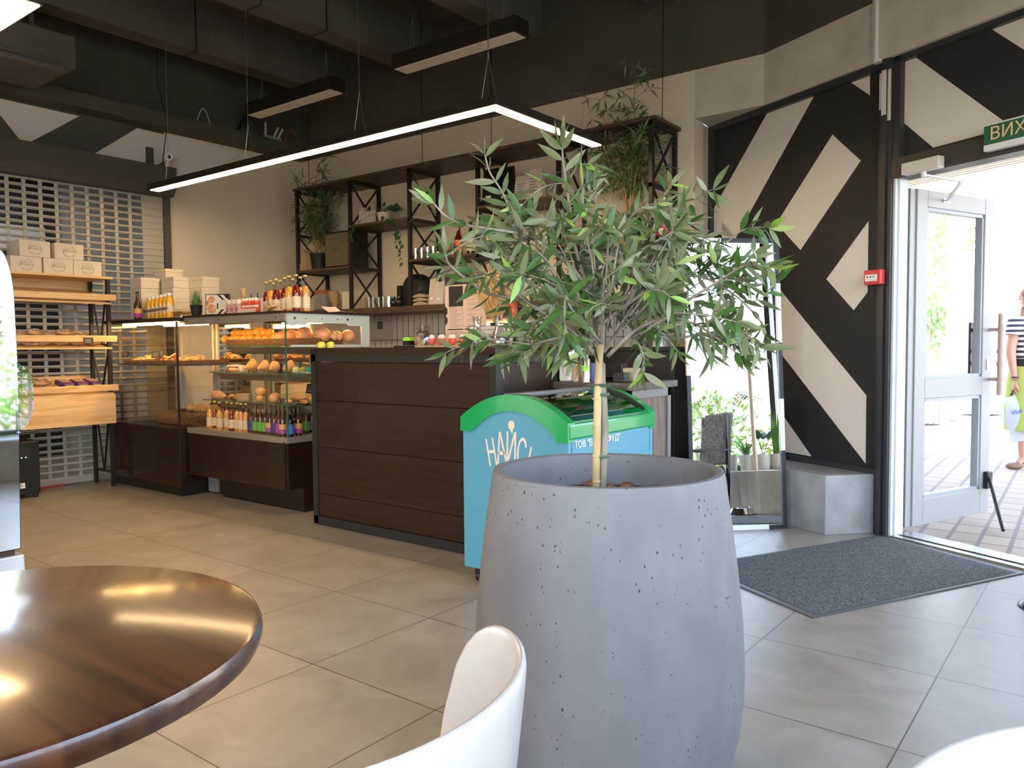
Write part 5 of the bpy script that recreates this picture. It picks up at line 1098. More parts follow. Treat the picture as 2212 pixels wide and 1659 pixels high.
def ptag(label, p, rz=0, s=.05, tilt=.25):
    e = TH('price_tag', label, 'sign'); o = B(); o.box((-s * .75, -.002, 0), (s * .75, .002, s)); o.build('slate', slate, e, local=True); o = B()
    for k_ in range(4): o.box((-s * .6, -.0026, s * (.2 + .18 * k_)), (s * (.5 - .1 * (k_ % 2)), -.002, s * (.2 + .18 * k_) + .0025))
    o.build('chalk_text', chalk, e, local=True); e.location = p; e.rotation_euler = (-tilt, 0, rz); return e
ptag('black price tag at the left end of the orange pastries', (-6.70, 3.31, 1.065), .3); ptag('black price tag in the middle of the pastry trays', (-6.19, 3.31, 1.065), .5); ptag('larger black price tag right beside the middle one', (-6.11, 3.31, 1.068), -.2, .06); ptag('tall black price board standing in the left case', (-6.12, 3.80, .527), 0, .20); ptag('black price tag behind the shell-shaped rolls', (-4.95, 3.75, Z2 + .03), .4, .05); ptag('black price tag behind the golden cream horns', (-4.62, 3.62, Z3 + .06), .1, .07)
ptag('black price tag clipped to the upper bread tray', (-6.543, fx(191, 730, -6.54).y, 1.178), PI / 2, .05, 0)
# bread packs on the rack
pk1 = noisemat('bread_pack', (.30, .15, .06), (.62, .42, .24), 22, rough=.25, bump=.8, c3=(.74, .60, .46), coat=.4); pk2 = noisemat('pack_pink', (.60, .36, .28), (.72, .55, .45), 18, rough=.3, bump=.6, coat=.4); pur = mat('pack_purple', (.13, .04, .20), .35)
pack = TH('bread_pack', '', 'bread'); o = B(); o.ball((0, 0, .026), (.055, .075, .028), 14, 9); o.v = [v * (1 + .12 * math.sin(v.x * 90 + v.y * 70)) for v in o.v]; o.build('wrapped_loaf', pk1, pack, smooth=True, auto=0, local=True); o = B(); o.prism([(0, .06, .03), (.018, .105, .045), (0, .112, .02), (-.018, .105, .045)], (.002, 0, .004)); o.m = 1; o.ball((.01, -.015, .052), (.016, .018, .003), 8, 5); o.build('wrapper', [thinglass('wrap', (.95, .95, .95)), mat('sticker', (.74, .68, .62), .5)], pack, local=True)
k = 0
for (z0, ys, xr, nm) in ((1.152, [3.02 - .118 * i for i in range(7)], ((-6.84, .068), (-6.68, .018)), 'upper tray'), (.782, [2.70 - .118 * i for i in range(5)], ((-6.84, .062), (-6.68, .014)), 'lower tray')):
    for j, (xx, dz) in enumerate(xr):
        for i, y in enumerate(ys):
            q = (xx + rnd.uniform(-.01, .01), y, z0 + dz + (.03 if j == 0 and i % 2 else 0)); c = put(pack, q) if k == 0 else dup(pack, q); k += 1
            c.rotation_euler = (rnd.uniform(-.2, .2), rnd.uniform(.1, .3), rnd.uniform(-.5, .5)); c['label'] = 'wrapped brown loaf on the %s of the rack, %s row, %s from the right' % (nm, 'rear' if j == 0 else 'front', ORD[i]); c['group'] = 'wrapped loaves on the bread rack'
pp = TH('purple_bread_pack', '', 'bread', 'purple bread packs on the lower tray'); o = B(); o.box((-.09, -.045, 0), (.09, .045, .045)); o.build('packet', pur, pp, bevel=.012, local=True); o = B(); o.box((-.06, -.035, .0455), (.04, .035, .047)); o.m = 1; o.box((.0905, -.03, .008), (.092, .03, .03)); o.build('packet_print', [mat('print_gold', (.62, .42, .22), .4), mat('print_lime', (.30, .42, .04), .5)], pp, local=True)
for i in range(3):
    q = (-6.735, 3.05 - .108 * i, .835); c = put(pp, q) if i == 0 else dup(pp, q); c.rotation_euler = (0, .16, 0); c['label'] = 'purple sliced bread packet on the lower tray, %s from the right' % ORD[i]
rs = TH('red_bar', 'thin red metal bar lying on the floor by the shutter', 'bar'); o = B(); o.box((-6.94, 2.62, .0), (-6.915, 2.88, .018)); o.build('bar', mat('bar_red', (.35, .05, .04), .5), rs)
# ---------------------------------------------------------------- things on the wall shelving
ZB, ZS, ZU, SY = 1.501, 1.906, 2.281, 5.12
spk = TH('speaker', 'large black loudspeaker with olive grille cloth on the left wall shelf', 'speaker'); o = B(); o.box((-.18, -.12, 0), (.18, .12, .345)); o.build('cabinet', mat('speaker_black', (.012, .012, .012), .5), spk, bevel=.012, local=True)
o = B(); o.box((-.168, -.126, .022), (.168, -.120, .323)); gr_ = o.build('grille', noisemat('grille', (.10, .085, .05), (.15, .13, .08), 200, rough=.9), spk, local=True)
o = B(); o.box((-.168, -.128, .018), (.168, -.125, .023)); o.build('trim', mat('brass', (.45, .32, .12), .35, 1.), gr_, local=True)
t = text_mesh('Marshall', .055, frameM((0, -.1275, .18), (1, 0, 0), (0, -1, 0)), 'lettering', MATS['brass'], None, .001, shear=.3); t.parent = gr_
xl = fy(697, 560, 5.02).x; xr_ = fy(754, 560, 5.02).x; put(spk, (-5.985, 5.15, ZS))
for i, (px, s_, z) in enumerate(((659, 1, 0), (662, .85, 0))):
    e = TH('kraft_box', ('kraft gable box on the left wall shelf beside the bamboo', 'small kraft box with a slot at the foot of the gable box')[i], 'box'); o = B(); w_ = .075 * s_
    if i == 0: o.box((-w_, -.06, .07), (w_, .06, .17)); o.prism([(-w_, -.06, .17), (w_, -.06, .17), (.02, -.06, .215), (-.02, -.06, .215)], (0, .12, 0))
    else: o.box((-w_, -.07, 0), (w_, .07, .069))
    o.build('box', mat('kraft_box', (.42, .29, .15), .6), e, bevel=.002, local=True); put(e, (fy(px, 575, 5.08).x, 5.09, ZS))
pap = mat('paper_bag', (.52, .47, .40), .7)
for i, (px, h_) in enumerate(((787, .17), (803, .20))):
    e = TH('paper_pouch', 'pale crumpled paper pouch on the upper shelf, %s of two by the trailing plant' % ('left', 'right')[i], 'bag'); o = B(); o.prism([(-.045, -.03, 0), (.045, -.03, 0), (.04, -.03, h_ * .75), (.012, -.01, h_), (-.02, -.01, h_ * .97), (-.042, -.03, h_ * .7)], (0, .05, 0)); o.build('bag', pap, e, bevel=.006, local=True); put(e, (fy(px, 480, 5.1).x, 5.1, ZU))
# plates and crockery on the long lower board
def plates(label, x, y, z, n_, r_, m, grp):
    e = TH('plate', '', 'plate', grp); o = B(); o.lathe([(0, 0), (r_ * .6, 0), (r_, .012), (r_, .015), (r_ * .6, .004), (0, .004)], (0, 0, 0), 30); o.build('plate', m, e, smooth=True, local=True)
    for k_ in range(n_):
        c = put(e, (x, y, z)) if k_ == 0 else dup(e, (x, y, z + .0115 * k_)); c['label'] = label + (', %s from the bottom' % (ORD[k_] if k_ < 20 else k_))
plates('white plate in the tall stack behind the juice bottles', fy(702, 670, 5.15).x, 5.15, ZB, 14, .105, mat('crockery', (.60, .56, .50), .3), 'white plates in the tall stack')
e = TH('terracotta_dish', 'terracotta dish resting on top of the tall stack of white plates', 'dish'); o = B(); o.lathe([(0, 0), (.085, 0), (.105, .035), (.10, .04), (.08, .006), (0, .006)], (0, 0, 0), 28); o.build('dish', mat('terracotta', (.42, .14, .05), .5), e, smooth=True, local=True); put(e, (fy(702, 670, 5.15).x, 5.15, ZB + .0115 * 14 + .004))
gclr = thinglass('tumbler_glass', (.90, .91, .89), .082)
def tumbler(h_=.10, r_=.035, nm='glass_tumbler'):
    e = TH(nm, '', 'glass'); o = B(); o.lathe([(0, 0), (r_ * .85, 0), (r_, h_), (r_ - .003, h_), (r_ * .82, .012), (0, .012)], (0, 0, 0), 18); o.build('glass', gclr, e, smooth=True, local=True); return e
tb1 = tumbler()
pos = [(898, 565, 'front', 5.06), (911, 565, 'front', 5.06), (924, 565, 'front', 5.06), (936, 565, 'front', 5.06), (905, 560, 'rear', 5.2), (918, 560, 'rear', 5.2), (930, 560, 'rear', 5.2)]
for i, (px, py, nm, Y) in enumerate(pos):
    q = (fy(px, py, Y).x, Y, ZS); c = put(tb1, q) if i == 0 else dup(tb1, q); c['label'] = 'clear tumbler on the middle wall shelf, %s in the %s row' % (ORD[i if i < 4 else i - 4], nm); c['group'] = 'tumblers on the middle wall shelf'
for i, px in enumerate((797, 806, 818, 828)):
    q = (fy(px, 665, 5.1).x, 5.1, ZB); c = dup(tb1, q); c['label'] = 'clear jar on the long lower board, %s from the left' % ORD[i]; c['group'] = 'clear jars on the long lower board'
for i, px in enumerate((1104, 1113, 1124, 1135, 1146, 1158, 1168)):
    q = (fy(px, 740, 3.5).x, 3.5 + .03 * (i % 2), CZ + .008); c = dup(tb1, q); c['label'] = 'clear drinking glass on the black tray on the counter, %s from the left' % ORD[i]; c['group'] = 'drinking glasses on the counter tray'
e = TH('serving_tray', 'black tray under the drinking glasses on the counter', 'tray'); xa_, xb_ = fy(1090, 745, 3.5).x, min(fy(1184, 745, 3.5).x, CX1 - .02); o = B(); o.box((xa_, 3.42, CZ), (xb_, 3.62, CZ + .007)); o.build('tray', black, e)
def carafe(label, px, Y, z, h_=.26, r_=.05, water=True):
    e = TH('carafe', label, 'carafe'); o = B(); o.lathe([(0, 0), (r_ * .9, 0), (r_, .02), (r_ * .95, h_ * .30), (r_ * .45, h_ * .62), (r_ * .42, h_ * .75), (r_ * .62, h_), (r_ * .58, h_), (r_ * .38, h_ * .74), (r_ * .40, h_ * .62), (r_ * .90, h_ * .3), (r_ * .94, .02), (0, .006)], (0, 0, 0), 26); o.build('glass', gclr, e, smooth=True, local=True)
    if water: o = B(); o.lathe([(0, .008), (r_ * .92, .02), (r_ * .90, h_ * .3), (r_ * .72, h_ * .42), (0, h_ * .42)], (0, 0, 0), 24); o.build('water', thinglass('water', (.93, .96, 1.)), e, smooth=True, local=True)
    put(e, (fy(px, 745, Y).x, Y, z)); return e
carafe('left of the two water carafes on the counter', 1031, 3.40, CZ, .17); carafe('right of the two water carafes on the counter', 1078, 3.40, CZ, .17)
carafe('slim clear decanter among the tumblers on the middle wall shelf', 951, 5.10, ZS, .20, .035, False)
sp_ = [(1003 - 20, 'dark red bottle with orange labels', (.10, .008, .006), mat('cap_red', (.45, .03, .02), .4), mat('lab_org', (.70, .18, .04), .5), .27), (1009, 'dark green bottle with white label', (.01, .025, .012), mat('cap_dgreen', (.01, .04, .015), .4), labc, .28), (1024, 'short dark bottle', (.03, .01, .006), bcap, labc, .22), (1046, 'dark wine bottle with red cap and white label', (.012, .01, .008), mat('cap_red', (.45, .03, .02), .4), labc, .28), (1062, 'dark wine bottle with gold cap and white label', (.02, .012, .006), mat('cap_gold', (.50, .34, .10), .4), labc, .27)]
for i, (px, nm, c_, cp_, lb_, h_) in enumerate(sp_): e = bottle('spirit_bottle', nm + ' on the middle wall shelf', c_, cp_, lb_, h_, .036, .9, glassy='n', lz=(.12, .5)); put(e, (fy(px + 8, 560, 5.1).x, 5.1, ZS))
e = TH('glass_jar', 'round clear jar with red band beside the dark red bottle', 'jar'); o = B(); o.lathe([(0, 0), (.045, 0), (.052, .03), (.050, .09), (.035, .11), (.035, .12), (.032, .12), (.032, .11), (.047, .09), (.049, .03), (0, .008)], (0, 0, 0), 22); o.build('glass', gclr, e, smooth=True, local=True); o = B(); o.lathe([(.0525, .05), (.0525, .075)], (0, 0, 0), 22); o.f = o.f[:22]; o.mi = o.mi[:22]; o.build('band', mat('band_red', (.35, .06, .05), .5), e, local=True); put(e, (fy(977, 570, 5.08).x, 5.08, ZS))
wg = TH('wine_glass', '', 'glass', 'wine glasses hanging under the upper shelf'); o = B(); o.lathe([(.0, 0), (.032, -.002), (.004, -.006), (.004, -.075), (.012, -.085), (.034, -.12), (.030, -.165), (.028, -.165), (.031, -.12), (.010, -.09), (0, -.085)], (0, 0, 0), 18); o.build('glass', gclr, wg, smooth=True, local=True)
for i, px in enumerate((1066, 1086, 1106, 1128, 1150)):
    q = (fy(px, 455, 5.15).x, 5.15, ZU - .0225); c = put(wg, q) if i == 0 else dup(wg, q); c['label'] = 'upside-down wine glass hanging under the upper shelf, %s from the left' % ORD[i]
e = TH('stemware_rack', 'thin wire rack holding the hanging wine glasses', 'rack'); xa_, xb_ = fy(1050, 455, 5.15).x, fy(1175, 455, 5.15).x; o = B(); o.bar((xa_, 5.12, ZU - .023), (xb_, 5.12, ZU - .023), .004); o.bar((xa_, 5.18, ZU - .023), (xb_, 5.18, ZU - .023), .004); o.build('wire', steel, e)
def pouch(label, px, w_, h_, m, txt=False, Y=5.10, z=ZU, cat='bag', nm='coffee_bag'):
    e = TH(nm, label, cat); o = B(); o.hexa([(-w_ / 2, -.04, 0), (w_ / 2, -.04, 0), (w_ / 2, .04, 0), (-w_ / 2, .04, 0), (-w_ / 2, -.006, h_), (w_ / 2, -.006, h_), (w_ / 2, .006, h_), (-w_ / 2, .006, h_)]); o.build('pouch', m, e, bevel=.004, local=True)
    o = B(); o.obox((-w_ * .25, -.034, h_ * .2), (w_ * .35, 0, 0), (0, -.001, -.0), (0, .012, h_ * .22)) if not txt else None
    if txt:
        for k_ in range(6): z_ = h_ * (.22 + .09 * k_); o.box((-w_ * .38, -.04 + .034 * z_ / h_ - .0016, z_), (w_ * (.1 + .08 * (k_ % 3)), -.04 + .034 * z_ / h_ - .0006, z_ + .004))
    o.build('label_print', black if txt else white, e, local=True); put(e, (fy(px, 420, Y).x, Y, z)); return e
blkf = mat('foil_black', (.012, .012, .014), .35)
pouch('left black coffee bag with small white label on the upper shelf', 1062, .155, .31, blkf); pouch('right black coffee bag on the upper shelf', 1096, .15, .32, blkf, Y=5.16); pouch('left cream printed coffee bag on the upper shelf', 1130, .14, .21, pap, True); pouch('right cream printed coffee bag on the upper shelf', 1159, .13, .25, pap, True)
basket('round-cornered wicker basket on the right wall shelf beside the bamboo', (fy(1262, 515, 5.15).x, 5.15, ZS), (.22, .20, .12))
for i, px in enumerate((1300, 1306)): e = bottle('dark_bottle', 'small dark bottle next to the wicker basket on the right wall shelf, %s one' % ('left', 'right')[i], (.01, .01, .012), bcap, blkf, .20, .024, .9, glassy='n'); put(e, (fy(px, 520, 5.1).x, 5.1 + .08 * i, ZS))
e = pouch('magenta and black foil bag at the right end of the wall shelving', 1432, .17, .17, mat('foil_magenta', (.50, .02, .14), .35), z=ZS, nm='foil_bag')
e = TH('steel_jug', 'polished steel milk jug on the long lower board', 'jug'); o = B(); o.lathe([(0, 0), (.036, 0), (.038, .10), (.034, .10), (.034, .006), (0, .006)], (0, 0, 0), 24); o.build('body', chrome, e, smooth=True, local=True); put(e, (fy(840, 665, 5.1).x, 5.1, ZB))
for i, px in enumerate((850, 862)): e = TH('dark_teapot', 'round black glass pot on the long lower board, %s one' % ('left', 'right')[i], 'pot'); o = B(); o.ball((0, 0, .045), (.042, .042, .042), 16, 10); o.cyl((0, 0, .084), (0, 0, .10), .02, seg=14); o.build('body', mat('smoke_glass', (.02, .02, .02), .08), e, smooth=True, local=True); put(e, (fy(px, 665, 5.12).x, 5.12, ZB))
e = TH('coffee_grinder', 'black round-topped coffee grinder on the long lower board', 'grinder'); o = B(); o.lathe([(0, .0), (.15, 0), (.155, .16), (.145, .22), (.11, .27), (.06, .295), (0, .30)], (0, 0, 0), 28, 1, .8); o.build('hopper', mat('grinder_black', (.006, .006, .007), .6), e, smooth=True, local=True); o = B(); o.box((-.21, -.06, 0), (-.15, .06, .20)); o.build('side_body', MATS['grinder_black'], e, local=True); put(e, (fy(903, 660, 5.22).x, 5.22, ZB))
for i in range(3):
    c = TH('coffee_filter', 'folded tan paper filters stacked in front of the grinder, layer %s' % ('at the bottom', 'in the middle', 'on top')[i], 'filter'); o = B(); o.prism([(-.085, -.03, 0), (.085, -.03, 0), (.07, -.03, .022), (.0, -.03, .034), (-.07, -.03, .02)], (0, .07, 0)); o.build('paper', mat('filter_tan', (.34, .27, .17), .7), c, bevel=.004, local=True); put(c, (fy(908, 660, 5.02).x, 5.035, ZB + .034 * i))
for i, px in enumerate((936, 951)): pouch('tall cream paper bag beside the grinder, %s one' % ('left', 'right')[i], px, .09, .23 - .03 * i, pap, False, 5.08, ZB, nm='paper_bag')
e = TH('napkins', 'crumpled pale pink napkins lying on the right end of the display case', 'napkin'); o = B(); r6 = random.Random(5); g = 9; o.add([(-.12 + .26 * i / g, -.07 + .14 * j / g, .004 + max(0, .05 * math.sin(1.1 + i * .55) * (1 - i / g)) + r6.uniform(0, .006)) for i in range(g + 1) for j in range(g + 1)], [(i * (g + 1) + j, (i + 1) * (g + 1) + j, (i + 1) * (g + 1) + j + 1, i * (g + 1) + j + 1) for i in range(g) for j in range(g)]); o.build('paper', mat('napkin_pink', (.62, .50, .48), .8), e, local=True); t_ = fx(728, 676, -4.55); put(e, (-4.56, t_.y, ZT2))
e = TH('menu_tent', 'white booklet standing by the stack of plates', 'booklet'); o = B(); o.box((-.055, -.004, 0), (.055, .004, .17)); o.build('page', mat('page', (.60, .55, .48), .6), e, local=True); put(e, (fy(750, 665, 5.1).x, 5.1, ZB), .2)
e = TH('wrapped_bouquet', 'clear-wrapped tan dried bundle beside the plates', 'bundle'); o = B(); o.lathe([(.01, 0), (.03, .05), (.06, .13), (.05, .18), (0.001, .19)], (0, 0, 0), 16); o.build('bundle', mat('bundle_tan', (.32, .22, .10), .5), e, smooth=True, local=True); put(e, (fy(733, 668, 5.1).x, 5.06, ZB)); e.rotation_euler = (0, -.2, 0)
# ---------------------------------------------------------------- things on the counter
paper = mat('menu_pink', (.70, .50, .38), .6)
mb = TH('menu_board', 'tall pinkish printed menu board with black headings standing on the counter', 'menu'); xa_, xb_ = fy(962, 700, 3.70).x, fy(1048, 700, 3.70).x; w_ = xb_ - xa_; zt_ = fy(1000, 592, 3.70).z - CZ
o = B(); o.box((0, 0, 0), (w_, .012, zt_)); o.build('board', paper, mb, local=True); o = B()
o.box((.0, -.001, zt_ * .86), (w_, 0, zt_))
for a, b, c_, d_ in ((.10, .56, .46, .84), (.58, .72, .95, .84)): o.box((w_ * a, -.001, zt_ * b), (w_ * c_, 0, zt_ * d_))
for z_ in (.43, .30): o.prism([(0, 0, zt_ * z_), (w_ * .06, 0, zt_ * (z_ + .04)), (w_ * .06, 0, zt_ * (z_ + .10)), (0, 0, zt_ * (z_ + .14))], (0, -.001, 0))
o.box((w_ * .06, -.001, zt_ * .235), (w_ * .46, 0, zt_ * .25)); o.box((w_ * .5, -.001, zt_ * .235), (w_ * .95, 0, zt_ * .25)); o.build('heading_block', mat('menu_black', (.03, .025, .022), .6), mb, local=True)
o = B()
for k_ in range(26):
    z_ = zt_ * (.03 + .0245 * k_)
    if .22 < z_ / zt_ < .27: continue
    o.box((w_ * .12, -.0008, z_), (w_ * (.30 + .06 * (k_ % 3)), 0, z_ + .0022)); o.box((w_ * .43, -.0008, z_), (w_ * .46, 0, z_ + .0022))
    if k_ % 3: o.box((w_ * .56, -.0008, z_), (w_ * (.72 + .05 * (k_ % 4)), 0, z_ + .0022))
o.build('menu_text', mat('menu_ink', (.25, .17, .13), .6), mb, local=True); put(mb, (xa_, 3.70, CZ)); 
fr2 = TH('counter_notice', 'white printed notice in a dark frame behind the carafes on the counter', 'sign'); o = B(); xa_, xb_ = fy(1012, 700, 3.60).x, fy(1094, 700, 3.60).x; w_ = xb_ - xa_; o.box((0, 0, 0), (w_, .008, .125)); o.build('frame', black, fr2, local=True); o = B(); o.box((.006, -.001, .004), (w_ - .004, 0, .121)); pg = o.build('page', mat('notice_page', (.66, .60, .58), .5), fr2, local=True)
for s_, z_, z2 in (('Ваш чек на пошту', .10, .010), ('У нас є вільна каса', .072, .010), ('WI-FI', .045, .011), ('coffee 24', .03, .009)): t = text_mesh(s_, z2, frameM((w_ * .55, -.0015, z_), (1, 0, 0), (0, -1, 0)), 'lettering', black, None, .0003); t.parent = pg
put(fr2, (xa_, 3.60, CZ))
e = TH('tip_jar', 'wide glass jar with a printed label on the counter', 'jar'); o = B(); o.lathe([(0, 0), (.058, 0), (.060, .02), (.060, .085), (.050, .10), (.056, .135), (.053, .135), (.047, .10), (.056, .085), (.056, .02), (0, .01)], (0, 0, 0), 28); o.build('glass', gclr, e, smooth=True, local=True); o = B(); o.lathe([(.061, .01), (.061, .085)], (0, 0, 0), 28); o.f = o.f[14:24]; o.mi = o.mi[14:24]; o.build('label', noisemat('jar_label', (.10, .07, .16), (.55, .40, .12), 30, rough=.6), e, local=True); put(e, (fy(917, 745, 3.52).x, 3.52, CZ))
eb2 = TH('clear_egg_tub', 'clear plastic tub of red and white chocolate eggs on a small board on the counter', 'container'); xa_, xb_ = fy(915, 745, 3.36).x, fy(1003, 745, 3.36).x; o = B(); o.box((xa_, 3.31, CZ + .008), (xb_, 3.41, CZ + .082)); o.build('tub', MATS['tub_clear'], eb2); o = B(); o.box((xa_ - .015, 3.30, CZ), (xb_ + .01, 3.42, CZ + .007)); o.build('board', mat('thin_board', (.55, .36, .18), .5), eb2)
for i in range(6):
    q = (fy(937 + i * 11.5, 745, 3.36).x, 3.345 + .03 * (i % 2), CZ + .0095); c = dup(egg, q); c.scale = (1.05,) * 3; c['label'] = 'chocolate egg in the clear tub on the counter, %s from the left' % ORD[i]; c['group'] = 'chocolate eggs in the clear tub on the counter'
e = TH('card_terminal', 'small bright green and black card terminal on the counter left of the jar', 'terminal'); o = B(); o.box((-.03, -.03, .012), (.03, .03, .04)); o.m = 1; o.prism([(-.03, -.032, .04), (.033, -.032, .04), (.033, -.032, .058), (-.02, -.032, .062), (-.03, -.032, .05)], (0, .06, 0)); o.build('body', [black, mat('lime', (.35, .75, .08), .4)], e, local=True); o = B(); o.box((-.10, -.04, 0), (.04, .04, .010)); o.build('base', black, e, local=True); put(e, (fy(885, 745, 3.5).x, 3.5, CZ))
# coffee machine, dried grass, squeeze bottles, dish rack (behind the olive tree)
cm = TH('coffee_machine', 'steel espresso machine standing on the rear worktop behind the olive tree', 'coffee machine'); o = B(); o.box((-.36, -.20, .04), (.36, .22, .47)); o.build('body', mat('machine_grey', (.30, .28, .26), .35, .6), cm, bevel=.015, local=True); o = B(); o.box((-.34, -.26, .04), (.34, -.20, .08)); o.box((-.34, -.25, .34), (.34, -.20, .46)); o.build('front_panel', chrome, cm, bevel=.006, local=True)
for x in (-.2, .15): o = B(); o.cyl((x, -.235, .26), (x, -.235, .34), .03, seg=16); o.bar((x, -.25, .27), (x, -.40, .25), .022); o.build('group_head', chrome, cm, local=True)
o = B()
for x in (-.3, .3):
    for y in (-.15, .17): o.cyl((x, y, 0), (x, y, .04), .018, seg=10)
o.build('feet', black, cm, local=True); CMX = fy(1120, 700, 5.0).x; put(cm, (CMX, 5.10, .901)); ztc = .901 + .47
pv = TH('dried_grass', 'bunch of golden dried grass in a dark vase behind the counter', 'dried plant'); o = B(); o.lathe([(0, 0), (.045, 0), (.06, .06), (.035, .13), (.042, .15), (.036, .15), (.03, .13), (0, .02)], (0, 0, 0), 20); o.build('vase', mat('vase_dark', (.06, .03, .02), .4), pv, smooth=True, local=True); gd = B(); r7 = random.Random(3)
for i in range(170):
    a = r7.uniform(0, 6.28); sp0 = r7.uniform(0, .72); d = Vector((math.cos(a) * sp0, math.sin(a) * sp0 * .6, 1)).normalized(); ln = r7.uniform(.26, .40); gd.tube([(0, 0, .13), d * ln * .6 + Vector((0, 0, .1)), d * ln + Vector((0, 0, .1))], .0011, 4, cap=False)
    for k_ in range(9):
        p = d * (ln * (.55 + .06 * k_)) + Vector((0, 0, .1)); gd.leaf(p, d + Vector((r7.uniform(-.5, .5), r7.uniform(-.5, .5), 0)), (r7.uniform(-1, 1), r7.uniform(-1, 1), .2), .035, .005, seg=2)
gd.build('seed_heads', noisemat('straw', (.55, .32, .10), (.75, .50, .22), 20, rough=.8), pv, local=True); put(pv, (fy(1072, 700, 3.68).x - .02, 3.70, CZ)); pv.scale = (.9, .8, .95)
for i, (px, c_, nm) in enumerate(((1109, (.80, .04, .02), 'red'), (1140, (.72, .45, .20), 'cream and yellow'))):
    e = TH('squeeze_bottle', nm + ' sauce squeeze bottle with pointed nozzle behind the counter', 'bottle'); m_ = mat('squeeze%d' % i, c_, .3); o = B(); o.lathe([(0, 0), (.034, 0), (.036, .01), (.034, .10), (.028, .115), (0, .115)], (0, 0, 0), 20); o.build('body', m_, e, smooth=True, local=True); o = B(); o.lathe([(.030, .115), (.030, .13), (.012, .135), (.010, .145), (.004, .175), (0.0001, .175)], (0, 0, 0), 18); o.build('nozzle', m_, e, smooth=True, local=True); put(e, (fy(px, 655, 4.98).x, 4.98, ztc))
dk = TH('dish_rack', 'white wire dish rack on the coffee machine behind the tree', 'rack'); o = B(); xa_ = fy(1160, 600, 5.15).x
for i in range(14): o.tube([(xa_ - .02 + i * .022, 5.05, ztc + .005), (xa_ - .02 + i * .022, 5.05, ztc + .12), (xa_ - .02 + i * .022, 5.28, ztc + .15)], .003, 5)
o.bar((xa_ - .04, 5.05, ztc + .006), (xa_ + .29, 5.05, ztc + .006), .006); o.bar((xa_ - .04, 5.05, ztc + .12), (xa_ + .29, 5.05, ztc + .12), .006); o.build('wire', white, dk)
pe = TH('serving_plate', '', 'plate', 'plates standing on edge behind the dried grass'); o = B(); o.lathe([(0, 0), (.075, 0), (.115, .014), (.115, .018), (.075, .005), (0, .005)], (0, 0, 0), 28, M=Matrix.Rotation(PI / 2, 3, 'Y')); o.build('plate', mat('plate_cream', (.62, .56, .46), .3), pe, smooth=True, local=True)
for i in range(5):
    q = (fy(1094 + i * 8, 600, 5.2).x, 5.20, ztc + .116); c = put(pe, q) if i == 0 else dup(pe, q); c['label'] = 'cream plate standing on edge behind the dried grass, %s from the left' % ORD[i]
# ---------------------------------------------------------------- side counter
SZ = .931
e = TH('sanitiser_bottle', 'big white pump bottle with ribbed side at the left end of the side counter', 'bottle'); o = B(); o.box((-.045, -.03, 0), (.045, .03, .185)); o.build('body', mat('pump_white', (.74, .68, .60), .4), e, bevel=.012, local=True); o = B(); o.cyl((0, 0, .185), (0, 0, .215), .014, seg=14); o.cyl((0, 0, .215), (0, 0, .25), .005, seg=8); o.box((-.045, -.008, .24), (.01, .008, .252)); o.build('pump', white, e, local=True); o = B(); o.box((.012, -.0312, .03), (.044, -.0302, .15)); o.build('label', mat('label_rose', (.66, .42, .40), .5), e, local=True); put(e, (fy(1223, 820, 3.78).x, 3.79, SZ)); e.scale = (.85, 1, 1)
def simple(nm, label, cat, px, Y, w_, d_, h_, m, part='body', bev=.002, rz=0, z=SZ):
    e = TH(nm, label, cat); o = B(); o.box((-w_ / 2, -d_ / 2, 0), (w_ / 2, d_ / 2, h_)); o.build(part, m, e, bevel=bev, local=True); put(e, (fy(px, 820, Y).x, Y, z), rz); return e
simple('tea_packet', 'tan printed packet beside the white pump bottle', 'packet', 1247, 3.80, .036, .04, .115, noisemat('tea_pack', (.58, .28, .14), (.74, .58, .44), 18, rough=.5))
e = TH('steel_shaker', 'steel shaker with a lime sticker on the side counter', 'shaker'); o = B(); o.lathe([(0, 0), (.028, 0), (.024, .03), (.022, .05), (.022, .11), (.0225, .118), (0, .12)], (0, 0, 0), 22); o.build('body', mat('shaker_metal', (.55, .42, .32), .22, 1.), e, smooth=True, local=True); o = B(); o.lathe([(.0235, .055), (.0235, .085)], (0, 0, 0), 22); o.f = o.f[12:21]; o.mi = o.mi[12:21]; o.build('sticker', mat('lime', (.35, .75, .08), .4), e, local=True); put(e, (fy(1266, 820, 3.78).x, 3.78, SZ)); e.scale = (1.1, 1.1, 1.1)
simple('blue_box', 'slim dark blue box right of the steel shaker', 'box', 1281, 3.82, .028, .04, .105, mat('navy_box', (.10, .13, .25), .4)); simple('black_box', 'small open black box on the side counter', 'box', 1342, 3.86, .075, .06, .05, mat('box_black', (.015, .015, .016), .4), bev=.003)
simple('dark_caddy', 'dark transparent caddy behind the small black box', 'caddy', 1334, 4.02, .10, .08, .10, mat('caddy_dark', (.02, .018, .018), .2))
e = TH('napkin_carton', 'tan moulded paper cup carrier at the right of the side counter', 'carton'); o = B(); o.hexa([(-.02, -.02, 0), (.02, -.02, 0), (.02, .03, 0), (-.02, .03, 0), (-.035, -.03, .05), (.035, -.03, .05), (.035, .04, .05), (-.035, .04, .05)]); o.box((-.038, -.033, .05), (.038, .043, .075)); o.build('carrier', mat('pulp', (.46, .36, .25), .8), e, bevel=.004, local=True); put(e, (fy(1364, 815, 3.98).x, 3.98, SZ))
cp = TH('straw_cup', 'glass cup of white drinking straws behind the steel shaker', 'cup'); o = B(); o.lathe([(0, 0), (.026, 0), (.032, .09), (.029, .09), (.024, .008), (0, .008)], (0, 0, 0), 18); o.build('cup', gclr, cp, smooth=True, local=True); px0 = fy(1262, 800, 3.92).x; put(cp, (px0, 3.92, SZ))
